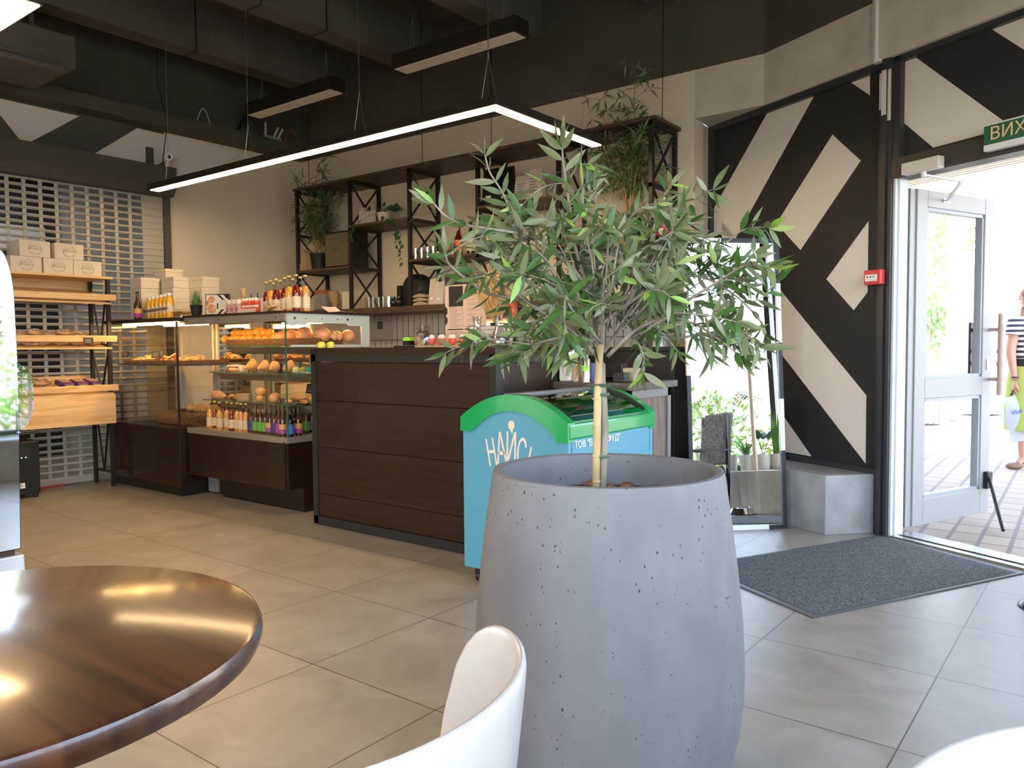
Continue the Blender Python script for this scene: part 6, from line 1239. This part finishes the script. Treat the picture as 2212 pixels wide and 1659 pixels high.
stw = TH('drinking_straw', '', 'straw', 'white drinking straws in the glass cup'); o = B(); o.cyl((0, 0, 0), (0, 0, .19), .003, seg=8); o.build('straw', mat('straw_white', (.74, .70, .66), .5), stw, local=True)
for i in range(9):
    a = i * .7; q = (px0 + .010 * math.cos(a), 3.92 + .010 * math.sin(a), SZ + .009); c = put(stw, q) if i == 0 else dup(stw, q); c.rotation_euler = (-.09 * math.sin(a), .09 * math.cos(a), 0); c['label'] = 'white drinking straw in the glass cup on the side counter'
e = TH('round_tray', 'stack of thin black round lids on the side counter', 'lids'); o = B()
for k_ in range(5): o.lathe([(.0, 0), (.045, 0), (.048, .004), (0, .004)], (0, .002 * k_, .006 * k_ + .0), 24)
o.build('lids', mat('lid_black', (.012, .012, .012), .2), e, local=True); put(e, (fy(1312, 815, 3.86).x, 3.87, SZ))
e = TH('steel_canister', 'white and steel canister on the black cabinet left of the mirror', 'canister'); o = B(); o.cyl((0, 0, 0), (0, 0, .13), .055, seg=26); o.build('body', mat('canister', (.55, .54, .56), .35, .3), e, smooth=True, local=True); put(e, (fy(1428, 750, 4.7).x, 4.7, 1.126)); o = B(); o.cyl((0, 0, .13), (0, 0, .145), .057, seg=26); o.build('lid', black, e, local=True)
e = TH('dark_bin', 'round dark container beside the canister on the black cabinet', 'container'); o = B(); o.lathe([(0, 0), (.06, 0), (.07, .16), (.066, .16), (.056, .006), (0, .006)], (0, 0, 0), 24); o.build('body', mat('bin_navy', (.012, .014, .022), .4), e, smooth=True, local=True); put(e, (fy(1392, 750, 4.7).x, 4.7, 1.126))
# paper notice on the tiles
nt_ = TH('wall_notice', 'white paper sheet with a small dark picture taped to the tiles behind the counter', 'notice'); A_, B_ = fy(797, 735, 5.38), fy(846, 688, 5.38); o = B(); o.box((A_.x, 5.383, A_.z), (B_.x, 5.386, B_.z)); s_ = o.build('sheet', mat('sheet', (.42, .38, .36), .7), nt_); c_, d_ = fy(815, 711, 5.38), fy(826, 694, 5.38); o = B(); o.box((c_.x, 5.381, c_.z), (d_.x, 5.383, d_.z)); o.build('picture', mat('pic_dark', (.08, .07, .07), .6), s_)
# security camera, router and cables on the left wall
e = TH('security_camera', 'small round white security camera on the shutter housing', 'camera'); p = fx(374, 361, -6.88); o = B(); o.cyl((-.02, 0, 0), (.03, 0, 0), .034, seg=26); o.build('housing', white, e, smooth=True, local=True); o = B(); o.ball((.03, 0, 0), (.012, .018, .018), 14, 8); o.build('lens', mat('lens', (.01, .01, .01), .05), e, local=True); o = B(); o.cyl((0, 0, -.10), (0, 0, -.03), .006, seg=8); o.cyl((0, 0, -.105), (0, 0, -.10), .025, seg=16); o.build('stand', white, e, local=True); put(e, (p.x, p.y - .04, 2.766 + .105)); e.rotation_euler = (0, .1, -.5)
e = TH('wifi_router', 'router with three upright white aerials on the dark casing under the ceiling', 'router'); p = fx(585, 292, -6.9); o = B(); o.box((-.06, -.10, 0), (.06, .10, .03)); o.build('body', mat('router', (.3, .3, .29), .4), e, local=True)
for y, t in ((-.07, .0), (.02, .55), (.07, .6)): o = B(); o.bar((.03, y, .02), (.03, y + .12 * math.sin(t), .02 + .14 * math.cos(t)), .016); o.build('aerial', mat('aerial', (.62, .60, .56), .4), e, local=True)
put(e, (-6.92, p.y, 3.2505))
for i, (px, py, ln, c_, nm) in enumerate(((440, 265, .14, (.6, .6, .58), 'white'), (630, 290, .20, (.40, .11, .03), 'orange'), (540, 275, .3, (.02, .02, .02), 'black'))):
    e = TH('loose_cable', nm + ' cable looped on top of the dark casing by the left wall', 'cable'); p = fx(px, py, -6.9); P = [Vector((0, -ln / 2 + ln * t / 8, .004 + (.14 if i < 2 else .20) * math.sin(PI * t / 8))) for t in range(9)]; o = B(); o.tube(P, .004 if i < 2 else .008, 6)
    if i == 2: o.tube([q + Vector((.02, .02, -.01)) if 0 < k_ < 8 else q for k_, q in enumerate(P)], .008, 6)
    o.build('cable', mat('cable%d' % i, c_, .5), e, local=True); put(e, (-6.9, p.y, 3.251))
hc = TH('hanging_wire', 'thin black wire hanging from the ceiling down to the shutter housing', 'cable'); a, b = fx(338, 100, -6.6), fx(350, 345, -6.85); o = B(); o.tube([(a.x, a.y, ZC), (a.x, a.y, a.z - .3), (b.x + .1, b.y, b.z + .3), (b.x, b.y, 2.766)], .004, 5); o.build('wire', black, hc)

for i, (x, y) in enumerate(((-5.02, 3.55), (-5.02, 4.15), (-6.22, 3.75), (-3.82, 3.9))):
    e = TH('ceiling_cable', 'black cable clipped round the dark ceiling rib, %s' % ('over the middle of the long lamp', 'nearer the back wall', 'above the shutter', 'right of the centre lamp')[i], 'cable'); o = B()
    o.tube([(x + .006, y, ZC), (x + .006, y, 3.634), (x - .206, y, 3.634), (x - .206, y, ZC)], .006, 6); o.tube([(x - .21, y, 3.9), (x - .45, y + .05, 4.04), (x - .8, y + .05, 4.044)], .006, 6); o.build('cable', black, e)
# ================================================================ SILL PLANTS, COAT STAND, BOWL, ARMCHAIR (real, seen in the mirror)
Cm = CAM - mn * (2 * (CAM - MO).dot(mn))
def mray(x, y): d = ray(x, y); return d - mn * (2 * d.dot(mn))
def mX(x, y, X): d = mray(x, y); return Cm + d * ((X - Cm.x) / d.x)
wp = mat('pot_ribbed', (.66, .62, .54), .5)
def pot(e, r_=.075, h_=.15, m=wp):
    o = B(); pr_ = [(0, 0), (r_ * .78, 0)] + [(r_ * (.78 + .22 * t / 10) + (.0015 if t % 2 else 0), h_ * t / 10) for t in range(1, 11)] + [(r_ * .93, h_), (r_ * .9, h_ * .88), (0, h_ * .88)]
    o.lathe(pr_, (0, 0, 0), 26); o.build('pot', m, e, smooth=True, local=True, auto=60)
grn = leafmat('leaf_bright', (.10, .26, .04), (.18, .34, .08)); drk = leafmat('leaf_dark', (.02, .07, .02), (.05, .12, .04))
def sillplant(label, p, kind, seed, h_=.45, r_=.075):
    e = TH('potted_' + kind, label, 'potted plant'); pot(e, r_); r8 = random.Random(seed); o = B(); st = B()
    if kind == 'palm':
        for i in range(13):
            a = r8.uniform(0, 6.28); hgt = r8.uniform(.6, 1.) * h_; P = [Vector((0, 0, .13)), Vector((math.cos(a) * .08, math.sin(a) * .08, .13 + hgt * .5)), Vector((math.cos(a) * .24, math.sin(a) * .24, .13 + hgt * .85)), Vector((math.cos(a) * .40, math.sin(a) * .40, .13 + hgt * .8))]; P = spl(P, 6); st.tube(P, .0022, 5)
            for k_ in range(7, len(P)):
                t = (P[k_] - P[k_ - 1]).normalized(); sd = t.cross(Vector((0, 0, 1))).normalized()
                for s_ in (1, -1): o.leaf(P[k_], t * .6 + sd * s_, (0, 0, 1), .13, .014, bend=.3, seg=3)
    elif kind == 'spider_plant':
        for i in range(46):
            a = r8.uniform(0, 6.28); d = Vector((math.cos(a), math.sin(a), r8.uniform(.6, 2.2))); o.leaf((0, 0, .13), d, (-math.cos(a) * .3, -math.sin(a) * .3, 1), r8.uniform(.22, .38), .016, bend=r8.uniform(.4, 1.0), seg=7)
    elif kind == 'snake_plant':
        for i in range(9): a = r8.uniform(0, 6.28); o.leaf((math.cos(a) * .02, math.sin(a) * .02, .12), (math.cos(a) * .12, math.sin(a) * .12, 1), (math.cos(a), math.sin(a), 0), h_ * r8.uniform(.6, 1), .045, bend=.05, seg=6, shape=.6)
    else:
        for i in range(9): a = r8.uniform(0, 6.28); d = Vector((math.cos(a) * .7, math.sin(a) * .7, 1)); q = Vector((0, 0, .13)) + d * .16; st.tube([(0, 0, .13), q], .003, 5); o.leaf(q, d, (0, 0, 1), .15, .07, bend=.4, seg=6)
    if st.v: st.build('stems', cane, e, local=True)
    o.build('foliage', drk if kind == 'rubber_plant' else grn, e, local=True); put(e, (p[0], p[1], .356)); return e
for px, kind, X, h_, lb_ in ((1578, 'palm', .80, .75, 'tall arching palm in a white ribbed pot on the window sill'), (1614, 'spider_plant', .76, .4, 'long-leaved spider plant in a white ribbed pot on the window sill'), (1650, 'rubber_plant', .76, .4, 'dark broad-leaved plant in a white ribbed pot on the window sill'), (1684, 'snake_plant', .80, .55, 'upright sword-leaved plant in a white ribbed pot near the door end of the sill')):
    q = mX(px, 1000, X); sillplant(lb_, (X, min(q.y, 4.0)), kind, px, h_)
sillplant('second palm in a white ribbed pot further along the window sill', (.80, 2.55), 'palm', 91, .7); sillplant('second upright sword-leaved plant on the window sill towards the camera', (.80, 2.0), 'snake_plant', 92, .6); sillplant('spreading spider plant on the window sill beside the second palm', (.78, 1.4), 'spider_plant', 93)
csd = TH('coat_stand', 'beige wooden coat stand with round base by the window sill, seen in the mirror', 'coat stand'); bm = mat('stand_beige', (.60, .50, .36), .4)
o = B(); o.lathe([(0, 0), (.165, 0), (.175, .01), (.175, .035), (.165, .042), (0, .045)], (0, 0, 0), 40); o.build('base', bm, csd, smooth=True, local=True); o = B(); o.cyl((0, 0, .04), (0, 0, 1.62), .019, seg=16); o.build('pole', bm, csd, smooth=True, local=True)
for a, z in ((.4, 1.38), (2.5, 1.46), (4.6, 1.54)): o = B(); o.cyl((0, 0, z), (.13 * math.cos(a), .13 * math.sin(a), z + .10), .009, seg=8); o.build('peg', bm, csd, local=True)
put(csd, (.27, 3.98, 0))
db_ = TH('pet_bowl', 'polished steel pet bowl standing on the floor at the right edge of the picture', 'bowl'); o = B(); o.lathe([(.115, .0), (.118, .004), (.095, .035), (.085, .055), (.078, .058), (.070, .05), (.065, .015), (0, .012)], (0, 0, 0), 36); o.build('bowl', chrome, db_, smooth=True, local=True); o = B(); o.lathe([(.112, -.0), (.119, .0), (.121, .005), (.115, .007)], (0, 0, 0), 36, closed=True); o.build('rubber_ring', black, db_, local=True); put(db_, (-.205, 4.02, .0))
ach = TH('armchair', 'black wooden armchair with a grey cushion by the window, seen in the mirror', 'chair'); o = B()
for s_ in (-.27, .27):
    o.bar((s_, -.28, 0), (s_, -.25, .58), .035); o.bar((s_, .28, 0), (s_, .38, .92), .035); o.bar((s_, -.30, .58), (s_, .32, .58), .05, .02)
o.bar((-.27, -.26, .34), (.27, -.26, .34), .03); o.bar((-.27, .32, .34), (.27, .32, .34), .03); o.bar((-.27, .38, .90), (.27, .38, .90), .03); o.build('frame', black, ach, local=True)
o = B(); o.obox((-.25, -.27, .36), (.5, 0, 0), (0, .58, -.04), (0, 0, .10)); o.build('seat_cushion', noisemat('grey_fur', (.10, .10, .11), (.26, .25, .26), 40, rough=.95, bump=1.), ach, bevel=.03, local=True); o = B(); o.obox((-.25, .24, .44), (.5, 0, 0), (0, .12, .0), (0, .13, .50)); o.build('back_cushion', MATS['grey_fur'], ach, bevel=.03, local=True); q = mX(1530, 960, .12); put(ach, (.22, 3.42, 0), math.radians(-60)); ach.scale = (.72, .72, .95)
# ================================================================ OUTSIDE
g0 = fac(.9, .15, 0)
o = B(); o.poly([(-16, 30, -.03), (-16, 12.45, -.03), fac(-.6, .22, -.03), fac(w2end + .25, .22, -.03), (1.35, -14, -.03), (28, -14, -.03), (28, 30, -.03)][::-1]); struct(o.build('floor_3', paver))
o = B(); o.obox(fac(-2.5, .17, 2.60), FD * 6.2, FN * 2.5, (0, 0, .25)); cbk = o.build('trim_12', noisemat('canopy', (.66, .60, .52), (.74, .68, .60), 3, rough=.6)); struct(cbk)
o = B()
for i in range(30): o.obox(fac(-2.5, .20 + i * .082, 2.592), FD * 6.2, FN * .05, (0, 0, .008))
struct(o.build('trim_13', mat('canopy_rib', (.80, .74, .64), .5)))
whb = mat('render_white', (.80, .78, .74), .8)
def bld(label, a, ox, w_, d_, h_, m):
    e = thing('building', label, 'building', fac(a, ox, 0)); o = B(); o.obox(fac(a, ox, -.03), FD * w_, FN * d_, (0, 0, h_)); o.build('walls', m, e); o = B(); o.obox(fac(a - .2, ox - .2, h_ - .03), FD * (w_ + .4), FN * (d_ + .4), (0, 0, .2)); o.build('roof', whb, e)
    o = B()
    for i in range(int(w_ / 2)): o.obox(fac(a + .6 + i * 2, ox - .02, .9), FD * 1.1, FN * .03, (0, 0, 1.3))
    o.build('window_band', mat('far_glass', (.35, .42, .46), .1), e)
bld('long white sunlit building far beyond the open door', -9, 19, 21, 6, 6, whb)
# corrugated kiosk and its post
kk = thing('kiosk', 'pale corrugated metal kiosk outside seen through the door glass', 'kiosk', fz(2070, 890)); p = fz(2072, 893); o = B()
for i in range(6): q = p + FD * (.075 * i - .1); o.obox(q, FD * .045, FN * .6, (0, 0, 2.6))
o.obox(p + FD * -.1 + FN * .03, FD * .45, FN * .6, (0, 0, 2.6)); o.build('walls', mat('corrugated', (.52, .48, .42), .6), kk); o = B(); q = fz(2040, 905); o.obox(q, FD * .16, FN * .16, (0, 0, 3.0)); o.build('post', mat('post_cream', (.70, .66, .56), .6), kk)
bn = thing('litter_bin', 'grey slatted metal litter bin outside seen through the door glass', 'bin', fz(1997, 912)); p = fz(1997, 912); o = B()
for i in range(18): a = 2 * PI * i / 18; o.bar(p + Vector((.22 * math.cos(a), .22 * math.sin(a), .0)), p + Vector((.29 * math.cos(a), .29 * math.sin(a), .80)), .05, .02)
o.build('slats', mat('bin_grey', (.32, .34, .36), .5), bn); o = B(); o.lathe([(.2, .0), (.2, .02), (0, .02)], p, 24); o.lathe([(.27, .75), (.30, .76), (.30, .79), (.27, .79)], p, 24, closed=True); o.build('rim', MATS['bin_grey'], bn)
def bush(name, label, cat, p, rx, ry, rz, n_, seed, m=grn, trunk=False, ls=.14):
    e = thing(name, label, cat, (p[0], p[1], 0)); r9 = random.Random(seed); o = B(); zc = rz if not trunk else trunk + rz
    for i in range(n_):
        v = Vector((r9.gauss(0, 1), r9.gauss(0, 1), r9.gauss(0, 1))).normalized(); v *= r9.uniform(.55, 1.) * (1 + .18 * math.sin(v.x * 7 + v.z * 5)); q = Vector((p[0] + v.x * rx, p[1] + v.y * ry, max(.02, zc + v.z * rz))); o.leaf(q, v + Vector((r9.uniform(-.8, .8), r9.uniform(-.8, .8), r9.uniform(-.6, .6))), (r9.uniform(-1, 1), r9.uniform(-1, 1), 1), ls * r9.uniform(.7, 1.3), ls * .5, seg=2)
    o.build('foliage', m, e); o = B(); o.tube([(p[0], p[1], -.03), (p[0] + .05, p[1], zc)], [.09, .04], 8); o.build('trunk', barkm, e); return e
lg = leafmat('leaf_sunny', (.14, .30, .04), (.30, .42, .10))
q = fz(2000, 862); bush('tree', 'leafy green tree outside seen through the upper door glass', 'tree', (q.x, q.y), .75, .8, 1.5, 1500, 21, lg, 1.0, .2)
q = fz(1996, 872); bush('shrub', 'bright green shrub at the foot of the tree beyond the door', 'shrub', (q.x - .2, q.y - .8), .55, .6, .6, 600, 22, lg)
for i, (x, y, s_) in enumerate(((4.2, 3.6, 1.1), (4.4, 1.55, 1.2), (4.2, -.5, 1.1))): bush('hedge_shrub', 'bushy green hedge plant outside the side window, %s one from the door' % ORD[i], 'shrub', (x, y), .85, .9, .62 * s_, 1300, 30 + i, lg)
e = thing('awning', 'cream awning on slim posts outside the side window, seen in the mirror', 'awning', (6.5, 1.5, 0)); o = B(); o.hexa([(5.8, -2.5, 1.45), (7.6, -2.5, 2.1), (7.6, 5, 2.1), (5.8, 5, 1.45), (5.8, -2.5, 1.55), (7.6, -2.5, 2.2), (7.6, 5, 2.2), (5.8, 5, 1.55)]); o.build('canvas', mat('canvas_cream', (.66, .54, .38), .8), e)
for y in (-2.4, 1.2, 4.9): o = B(); o.cyl((5.85, y, -.03), (5.85, y, 1.5), .03, seg=10); o.build('post', greyst, e)
e = thing('building', 'plain pale building across the street beyond the side window', 'building', (17, 0, 0)); o = B(); o.box((16, -12, -.03), (20, 5, 5)); o.build('walls', whb, e); o = B()
for i in range(5): o.box((15.95, -10.5 + 3 * i, 1.2), (16.0, -9 + 3 * i, 2.8))
o.build('window_band', MATS['far_glass'], e)
SA = (fpl(1934, 600, 2.6) - FO).dot(FD)
bk_ = thing('brown_slat_screen', 'brown slatted screen outside, visible in the gap beside the door hinge', 'screen', fac(.4, 1.8, 0)); o = B()
for i in range(26): o.obox(fac(SA - 1.35, 2.6, .05 + i * .1), FD * 1.35, FN * .03, (0, 0, .075))
o.obox(fac(SA - 1.35, 2.63, -.03), FD * .06, FN * .06, (0, 0, 2.6)); o.obox(fac(SA - .06, 2.63, -.03), FD * .06, FN * .06, (0, 0, 2.6)); o.build('slats', noisemat('slat_brown', (.28, .14, .08), (.42, .24, .15), 6, rough=.7), bk_)
# ================================================================ PERSON outside
DP = 8.0
def pp_(x, y, d=0.): return dep(x, y, DP + d)
ft = fz(2222, 1012, -.03); RX = _r.copy(); RX.z = 0; RX.normalize(); FW = Vector((_f.x, _f.y, 0)).normalized()
per = thing('person', 'person in a striped top and olive skirt walking outside with a plastic bag', 'person', (ft.x, ft.y, -.03))
def P3(l, f_, z): return Vector((ft.x, ft.y, -.03)) + RX * l + FW * f_ + Vector((0, 0, z))   # l: right in picture, f_: away, z: up
skin = mat('skin', (.50, .27, .19), .5)
def skin_mesh(name, verts, edges, rad, m, par, sub=2, root=0):
    me = bpy.data.meshes.new(name); T = wmat(par).inverted(); me.from_pydata([T @ v for v in verts], edges, []); me.materials.append(m)
    o = bpy.data.objects.new(name, me); COL.objects.link(o); o.parent = par
    md = o.modifiers.new('skin', 'SKIN'); md.use_smooth_shade = True
    for i, r_ in enumerate(rad): sv = me.skin_vertices[0].data[i]; sv.radius = r_ if isinstance(r_, tuple) else (r_, r_); sv.use_root = (i == root)
    sb = o.modifiers.new('sub', 'SUBSURF'); sb.levels = sb.render_levels = sub; return o
V = [P3(0, 0, .86), P3(0, 0, 1.02), P3(-.005, 0, 1.22), P3(-.01, 0, 1.36), P3(-.02, 0, 1.42), P3(-.03, 0, 1.50), P3(-.035, 0, 1.58), P3(-.03, 0, 1.64),   # 0-7 trunk, neck, head
     P3(-.16, -.02, 1.33), P3(-.215, -.03, 1.10), P3(-.19, -.05, .88), P3(-.185, -.06, .82),   # left arm in the picture
     P3(.16, .02, 1.33), P3(.22, .03, 1.10), P3(.20, .0, .88), P3(.20, -.01, .82),
     P3(-.08, 0, .82), P3(-.10, -.05, .46), P3(-.07, -.02, .10), P3(-.13, -.03, .04),
     P3(.08, 0, .82), P3(.10, .06, .46), P3(.16, .10, .12), P3(.10, .09, .05)]
E_ = [(0, 1), (1, 2), (2, 3), (3, 4), (4, 5), (5, 6), (6, 7), (3, 8), (8, 9), (9, 10), (10, 11), (3, 12), (12, 13), (13, 14), (14, 15), (0, 16), (16, 17), (17, 18), (18, 19), (0, 20), (20, 21), (21, 22), (22, 23)]
Rr = [(.15, .11), (.13, .10), (.14, .11), (.10, .08), .048, .055, .078, .07, .055, .045, .030, .026, .055, .045, .03, .026, .085, .055, .034, .03, .085, .055, .034, .03]
skin_mesh('body', V, E_, Rr, skin, per)
# face, hair
o = B(); hc_ = P3(-.035, 0, 1.575); o.ball(hc_ + RX * -.083 + Vector((0, 0, -.005)), (.014, .014, .016), 8, 6); o.build('nose', skin, per, smooth=True)
o = B(); 
for s_ in (-1, 1): o.ball(hc_ + RX * -.068 + FW * (.028 * s_) + Vector((0, 0, .018)), (.010, .010, .006), 8, 6)
o.build('eyes', mat('eye_dark', (.03, .02, .02), .3), per)
o = B(); o.ball(hc_ + RX * -.072 + Vector((0, 0, -.045)), (.010, .018, .005), 8, 6); o.build('mouth', mat('lips', (.45, .14, .12), .4), per)
o = B(); o.ball(hc_ + FW * -.075 + RX * .01, (.010, .012, .022), 8, 6); o.build('ear', skin, per)
o = B(); o.ball(hc_ + RX * .02 + Vector((0, 0, .035)), (.088, .085, .075), 16, 10); o.ball(hc_ + RX * .07 + Vector((0, 0, .06)), (.045, .045, .045), 12, 8); o.build('hair', mat('hair_red', (.22, .07, .04), .6), per, smooth=True, auto=0)
# clothes
stp = mat('stripes', (.8, .8, .8), .8); 
def _st(m):
    b = m.node_tree.nodes['Principled BSDF']; t = N(m, 'ShaderNodeTexCoord'); s = N(m, 'ShaderNodeSeparateXYZ'); L(m, t.outputs['Object'], s.inputs[0]); a = N(m, 'ShaderNodeMath', operation='MULTIPLY'); a.inputs[1].default_value = 21; L(m, s.outputs['Z'], a.inputs[0]); f = N(m, 'ShaderNodeMath', operation='FRACT'); L(m, a.outputs[0], f.inputs[0]); L(m, ramp(m, f.outputs[0], [(0, (.75, .75, .76)), (.5, (.75, .75, .76)), (.52, (.03, .035, .06)), (1, (.03, .035, .06))]), b.inputs['Base Color'])
_st(stp)
def tub(name, rings, m, seg=24, par=per):
    o = B(); k = 0
    for c_, a_, b_ in rings:
        for j in range(seg): t = 2 * PI * j / seg; o.v.append(c_ + RX * (a_ * math.cos(t)) + FW * (b_ * math.sin(t)))
    for i in range(len(rings) - 1):
        for j in range(seg): o.f.append([i * seg + j, i * seg + (j + 1) % seg, (i + 1) * seg + (j + 1) % seg, (i + 1) * seg + j]); o.mi.append(0)
    return o.build(name, m, par, smooth=True, auto=0)
tub('striped_top', [(P3(0, 0, 1.0), .165, .135), (P3(0, 0, 1.10), .165, .14), (P3(-.005, 0, 1.22), .175, .15), (P3(-.01, 0, 1.33), .185, .125), (P3(-.012, 0, 1.385), .15, .095), (P3(-.015, 0, 1.41), .085, .075)], stp)
for s_, (a_, b_) in ((1, (8, 9)), (-1, (12, 13))):
    d_ = V[b_] - V[a_]; o = B(); o.tube([V[a_] - d_ * .12 + Vector((0, 0, .02)), V[a_] + d_ * .10, V[a_] + d_ * .42], [.070, .074, .070], 14, cap=False); o.build('sleeve', stp, per, smooth=True, auto=0)
tub('waistband', [(P3(0, 0, .93), .178, .15), (P3(0, 0, 1.02), .170, .142)], black)
tub('skirt', [(P3(0, 0, .95), .176, .15), (P3(0, 0, .82), .20, .17), (P3(0, 0, .55), .215, .19), (P3(0, 0, .36), .21, .19)], mat('skirt_olive', (.36, .42, .10), .8))
for i, (a_, b_) in enumerate(((18, 19), (22, 23))): o = B(); o.ball(V[b_] + RX * -.02 + Vector((0, 0, -.01)), (.085, .04, .032), 14, 8, M=Matrix.Rotation(math.atan2(RX.y, RX.x), 3, 'Z')); o.build('shoe', mat('shoe_brown', (.20, .11, .07), .6), per, smooth=True)
def hand(w_, dn, side, curl, name='hand'):
    o = B(); c_ = w_ + dn * .045; o.ball(c_, (.016, .034, .045), 12, 8, M=Matrix.Rotation(math.atan2(RX.y, RX.x), 3, 'Z'))
    for k_, (off, ln) in enumerate(((-.026, .06), (-.009, .07), (.009, .066), (.025, .052))):
        b0 = c_ + FW * off + dn * .035; p1_ = b0 + dn * ln * .45; p2_ = p1_ + dn * ln * .30 + RX * side * curl * .35; p3_ = p2_ - dn * ln * .1 + RX * side * curl; o.tube([b0, p1_, p2_, p3_], [.0085, .008, .0075, .006], 7)
    o.tube([c_ + FW * -.03, c_ + FW * -.045 + dn * .025, c_ + FW * -.04 + dn * .055 + RX * side * .012], [.010, .009, .007], 7); o.build(name, skin, per, smooth=True, auto=0)
hand(V[11], Vector((0, 0, -1)), 1, .022); hand(V[15], Vector((0, 0, -1)), -1, .02)
o = B(); w_ = V[11] + Vector((0, 0, .03)); o.lathe([(.030, -.008), (.033, 0), (.030, .008), (.027, 0)], w_, 18, closed=True); o.build('bracelet', mat('bracelet', (.10, .03, .05), .5), per)
bg_ = thing('shopping_bag', 'pale grey plastic shopping bag with blue lettering held by the person outside', 'bag', V[11] + Vector((0, 0, -.5)))
hp_ = V[11] + Vector((0, 0, -.085)); tl = math.radians(9); bx_ = (RX * math.cos(tl) + Vector((0, 0, -math.sin(tl)))); bz_ = (RX * -math.sin(tl) * -1 + Vector((0, 0, -math.cos(tl)))).normalized()
bz_ = (RX * math.sin(tl) + Vector((0, 0, -math.cos(tl)))).normalized(); bx_ = (RX * math.cos(tl) + Vector((0, 0, math.sin(tl)))).normalized()
O_ = hp_ + bz_ * .045 - bx_ * .11; vs = []; g = 12
for s_ in (-1, 1):
    for i in range(g + 1):
        for j in range(g + 1):
            u, v = i / g, j / g; bul = math.sin(PI * u) * (.012 + .05 * math.sin(PI * min(1, v * 1.05)) ** .7); vs.append(O_ + bx_ * (.27 * u + .012 * math.sin(v * 9 + u * 3)) + bz_ * (.43 * v + (.014 * math.sin(u * 11) * (1 - v))) + FW * s_ * bul)
o = B(); n1 = (g + 1) ** 2; o.add(vs, [(k_ * n1 + i * (g + 1) + j, k_ * n1 + (i + 1) * (g + 1) + j, k_ * n1 + (i + 1) * (g + 1) + j + 1, k_ * n1 + i * (g + 1) + j + 1) for k_ in (0, 1) for i in range(g) for j in range(g)]); bo = o.build('bag_body', mat('bag_grey', (.42, .46, .50), .35), bg_, smooth=True, auto=0)
o = B()
for s_ in (-1, 1): o.tube([O_ + bx_ * .07 + FW * s_ * .01, hp_ + Vector((0, 0, -.005)) - RX * .012, hp_ + Vector((0, 0, -.005)) + RX * .012, O_ + bx_ * .17 + FW * s_ * .01], .005, 6)
o.build('bag_handle', black, bg_)
text_mesh('WAIKIKI', .062, frameM(O_ + bx_ * .125 + bz_ * .15 - FW * .068, bx_, -FW), 'lettering', mat('bag_blue', (.03, .06, .35), .5), bg_, .001)
# ================================================================ CAMERA, LIGHT, WORLD
cd = bpy.data.cameras.new('camera'); cam = bpy.data.objects.new('camera', cd); COL.objects.link(cam)
cam.matrix_world = Matrix(((_r.x, _u.x, -_f.x, CAM.x), (_r.y, _u.y, -_f.y, CAM.y), (_r.z, _u.z, -_f.z, CAM.z), (0, 0, 0, 1)))
cd.sensor_fit = 'HORIZONTAL'; cd.sensor_width = 36; cd.lens = 36 * FL / W; cd.clip_start = .02; cd.clip_end = 200
S.camera = cam
def area(name, loc, size, power, col, rot, vis=True):
    l = bpy.data.lights.new(name, 'AREA'); l.shape = 'RECTANGLE'; l.size, l.size_y = size; l.energy = power; l.color = col
    o = bpy.data.objects.new(name, l); COL.objects.link(o); o.location = loc; o.rotation_euler = rot; return o
sun = bpy.data.lights.new('sun', 'SUN'); sun.energy = 9; sun.angle = .01; sun.color = (1, .95, .86)
so = bpy.data.objects.new('sun', sun); COL.objects.link(so); so.rotation_euler = Vector((.445 * .75, .8955 * .75, -.72)).to_track_quat('-Z', 'Y').to_euler()
w = bpy.data.worlds.new('world'); S.world = w; w.use_nodes = True; nt = w.node_tree
bg = nt.nodes['Background']; sk = nt.nodes.new('ShaderNodeTexSky'); sk.sky_type = 'NISHITA'; sk.sun_disc = False; sk.sun_elevation = math.radians(58); sk.sun_rotation = math.radians(200)
hs = nt.nodes.new('ShaderNodeHueSaturation'); hs.inputs['Saturation'].default_value = .7
nt.links.new(sk.outputs[0], hs.inputs['Color']); nt.links.new(hs.outputs[0], bg.inputs[0]); bg.inputs[1].default_value = 1.75
area('light_store', (-8.1, 2.4, 2.85), (1.2, 2.4), 20, (1, .97, .9), (0, 0, 0))
S.view_settings.view_transform = 'Standard'; S.view_settings.look = 'None'; S.view_settings.gamma = 1; S.view_settings.use_curve_mapping = False
S.view_settings.exposure = 0.2
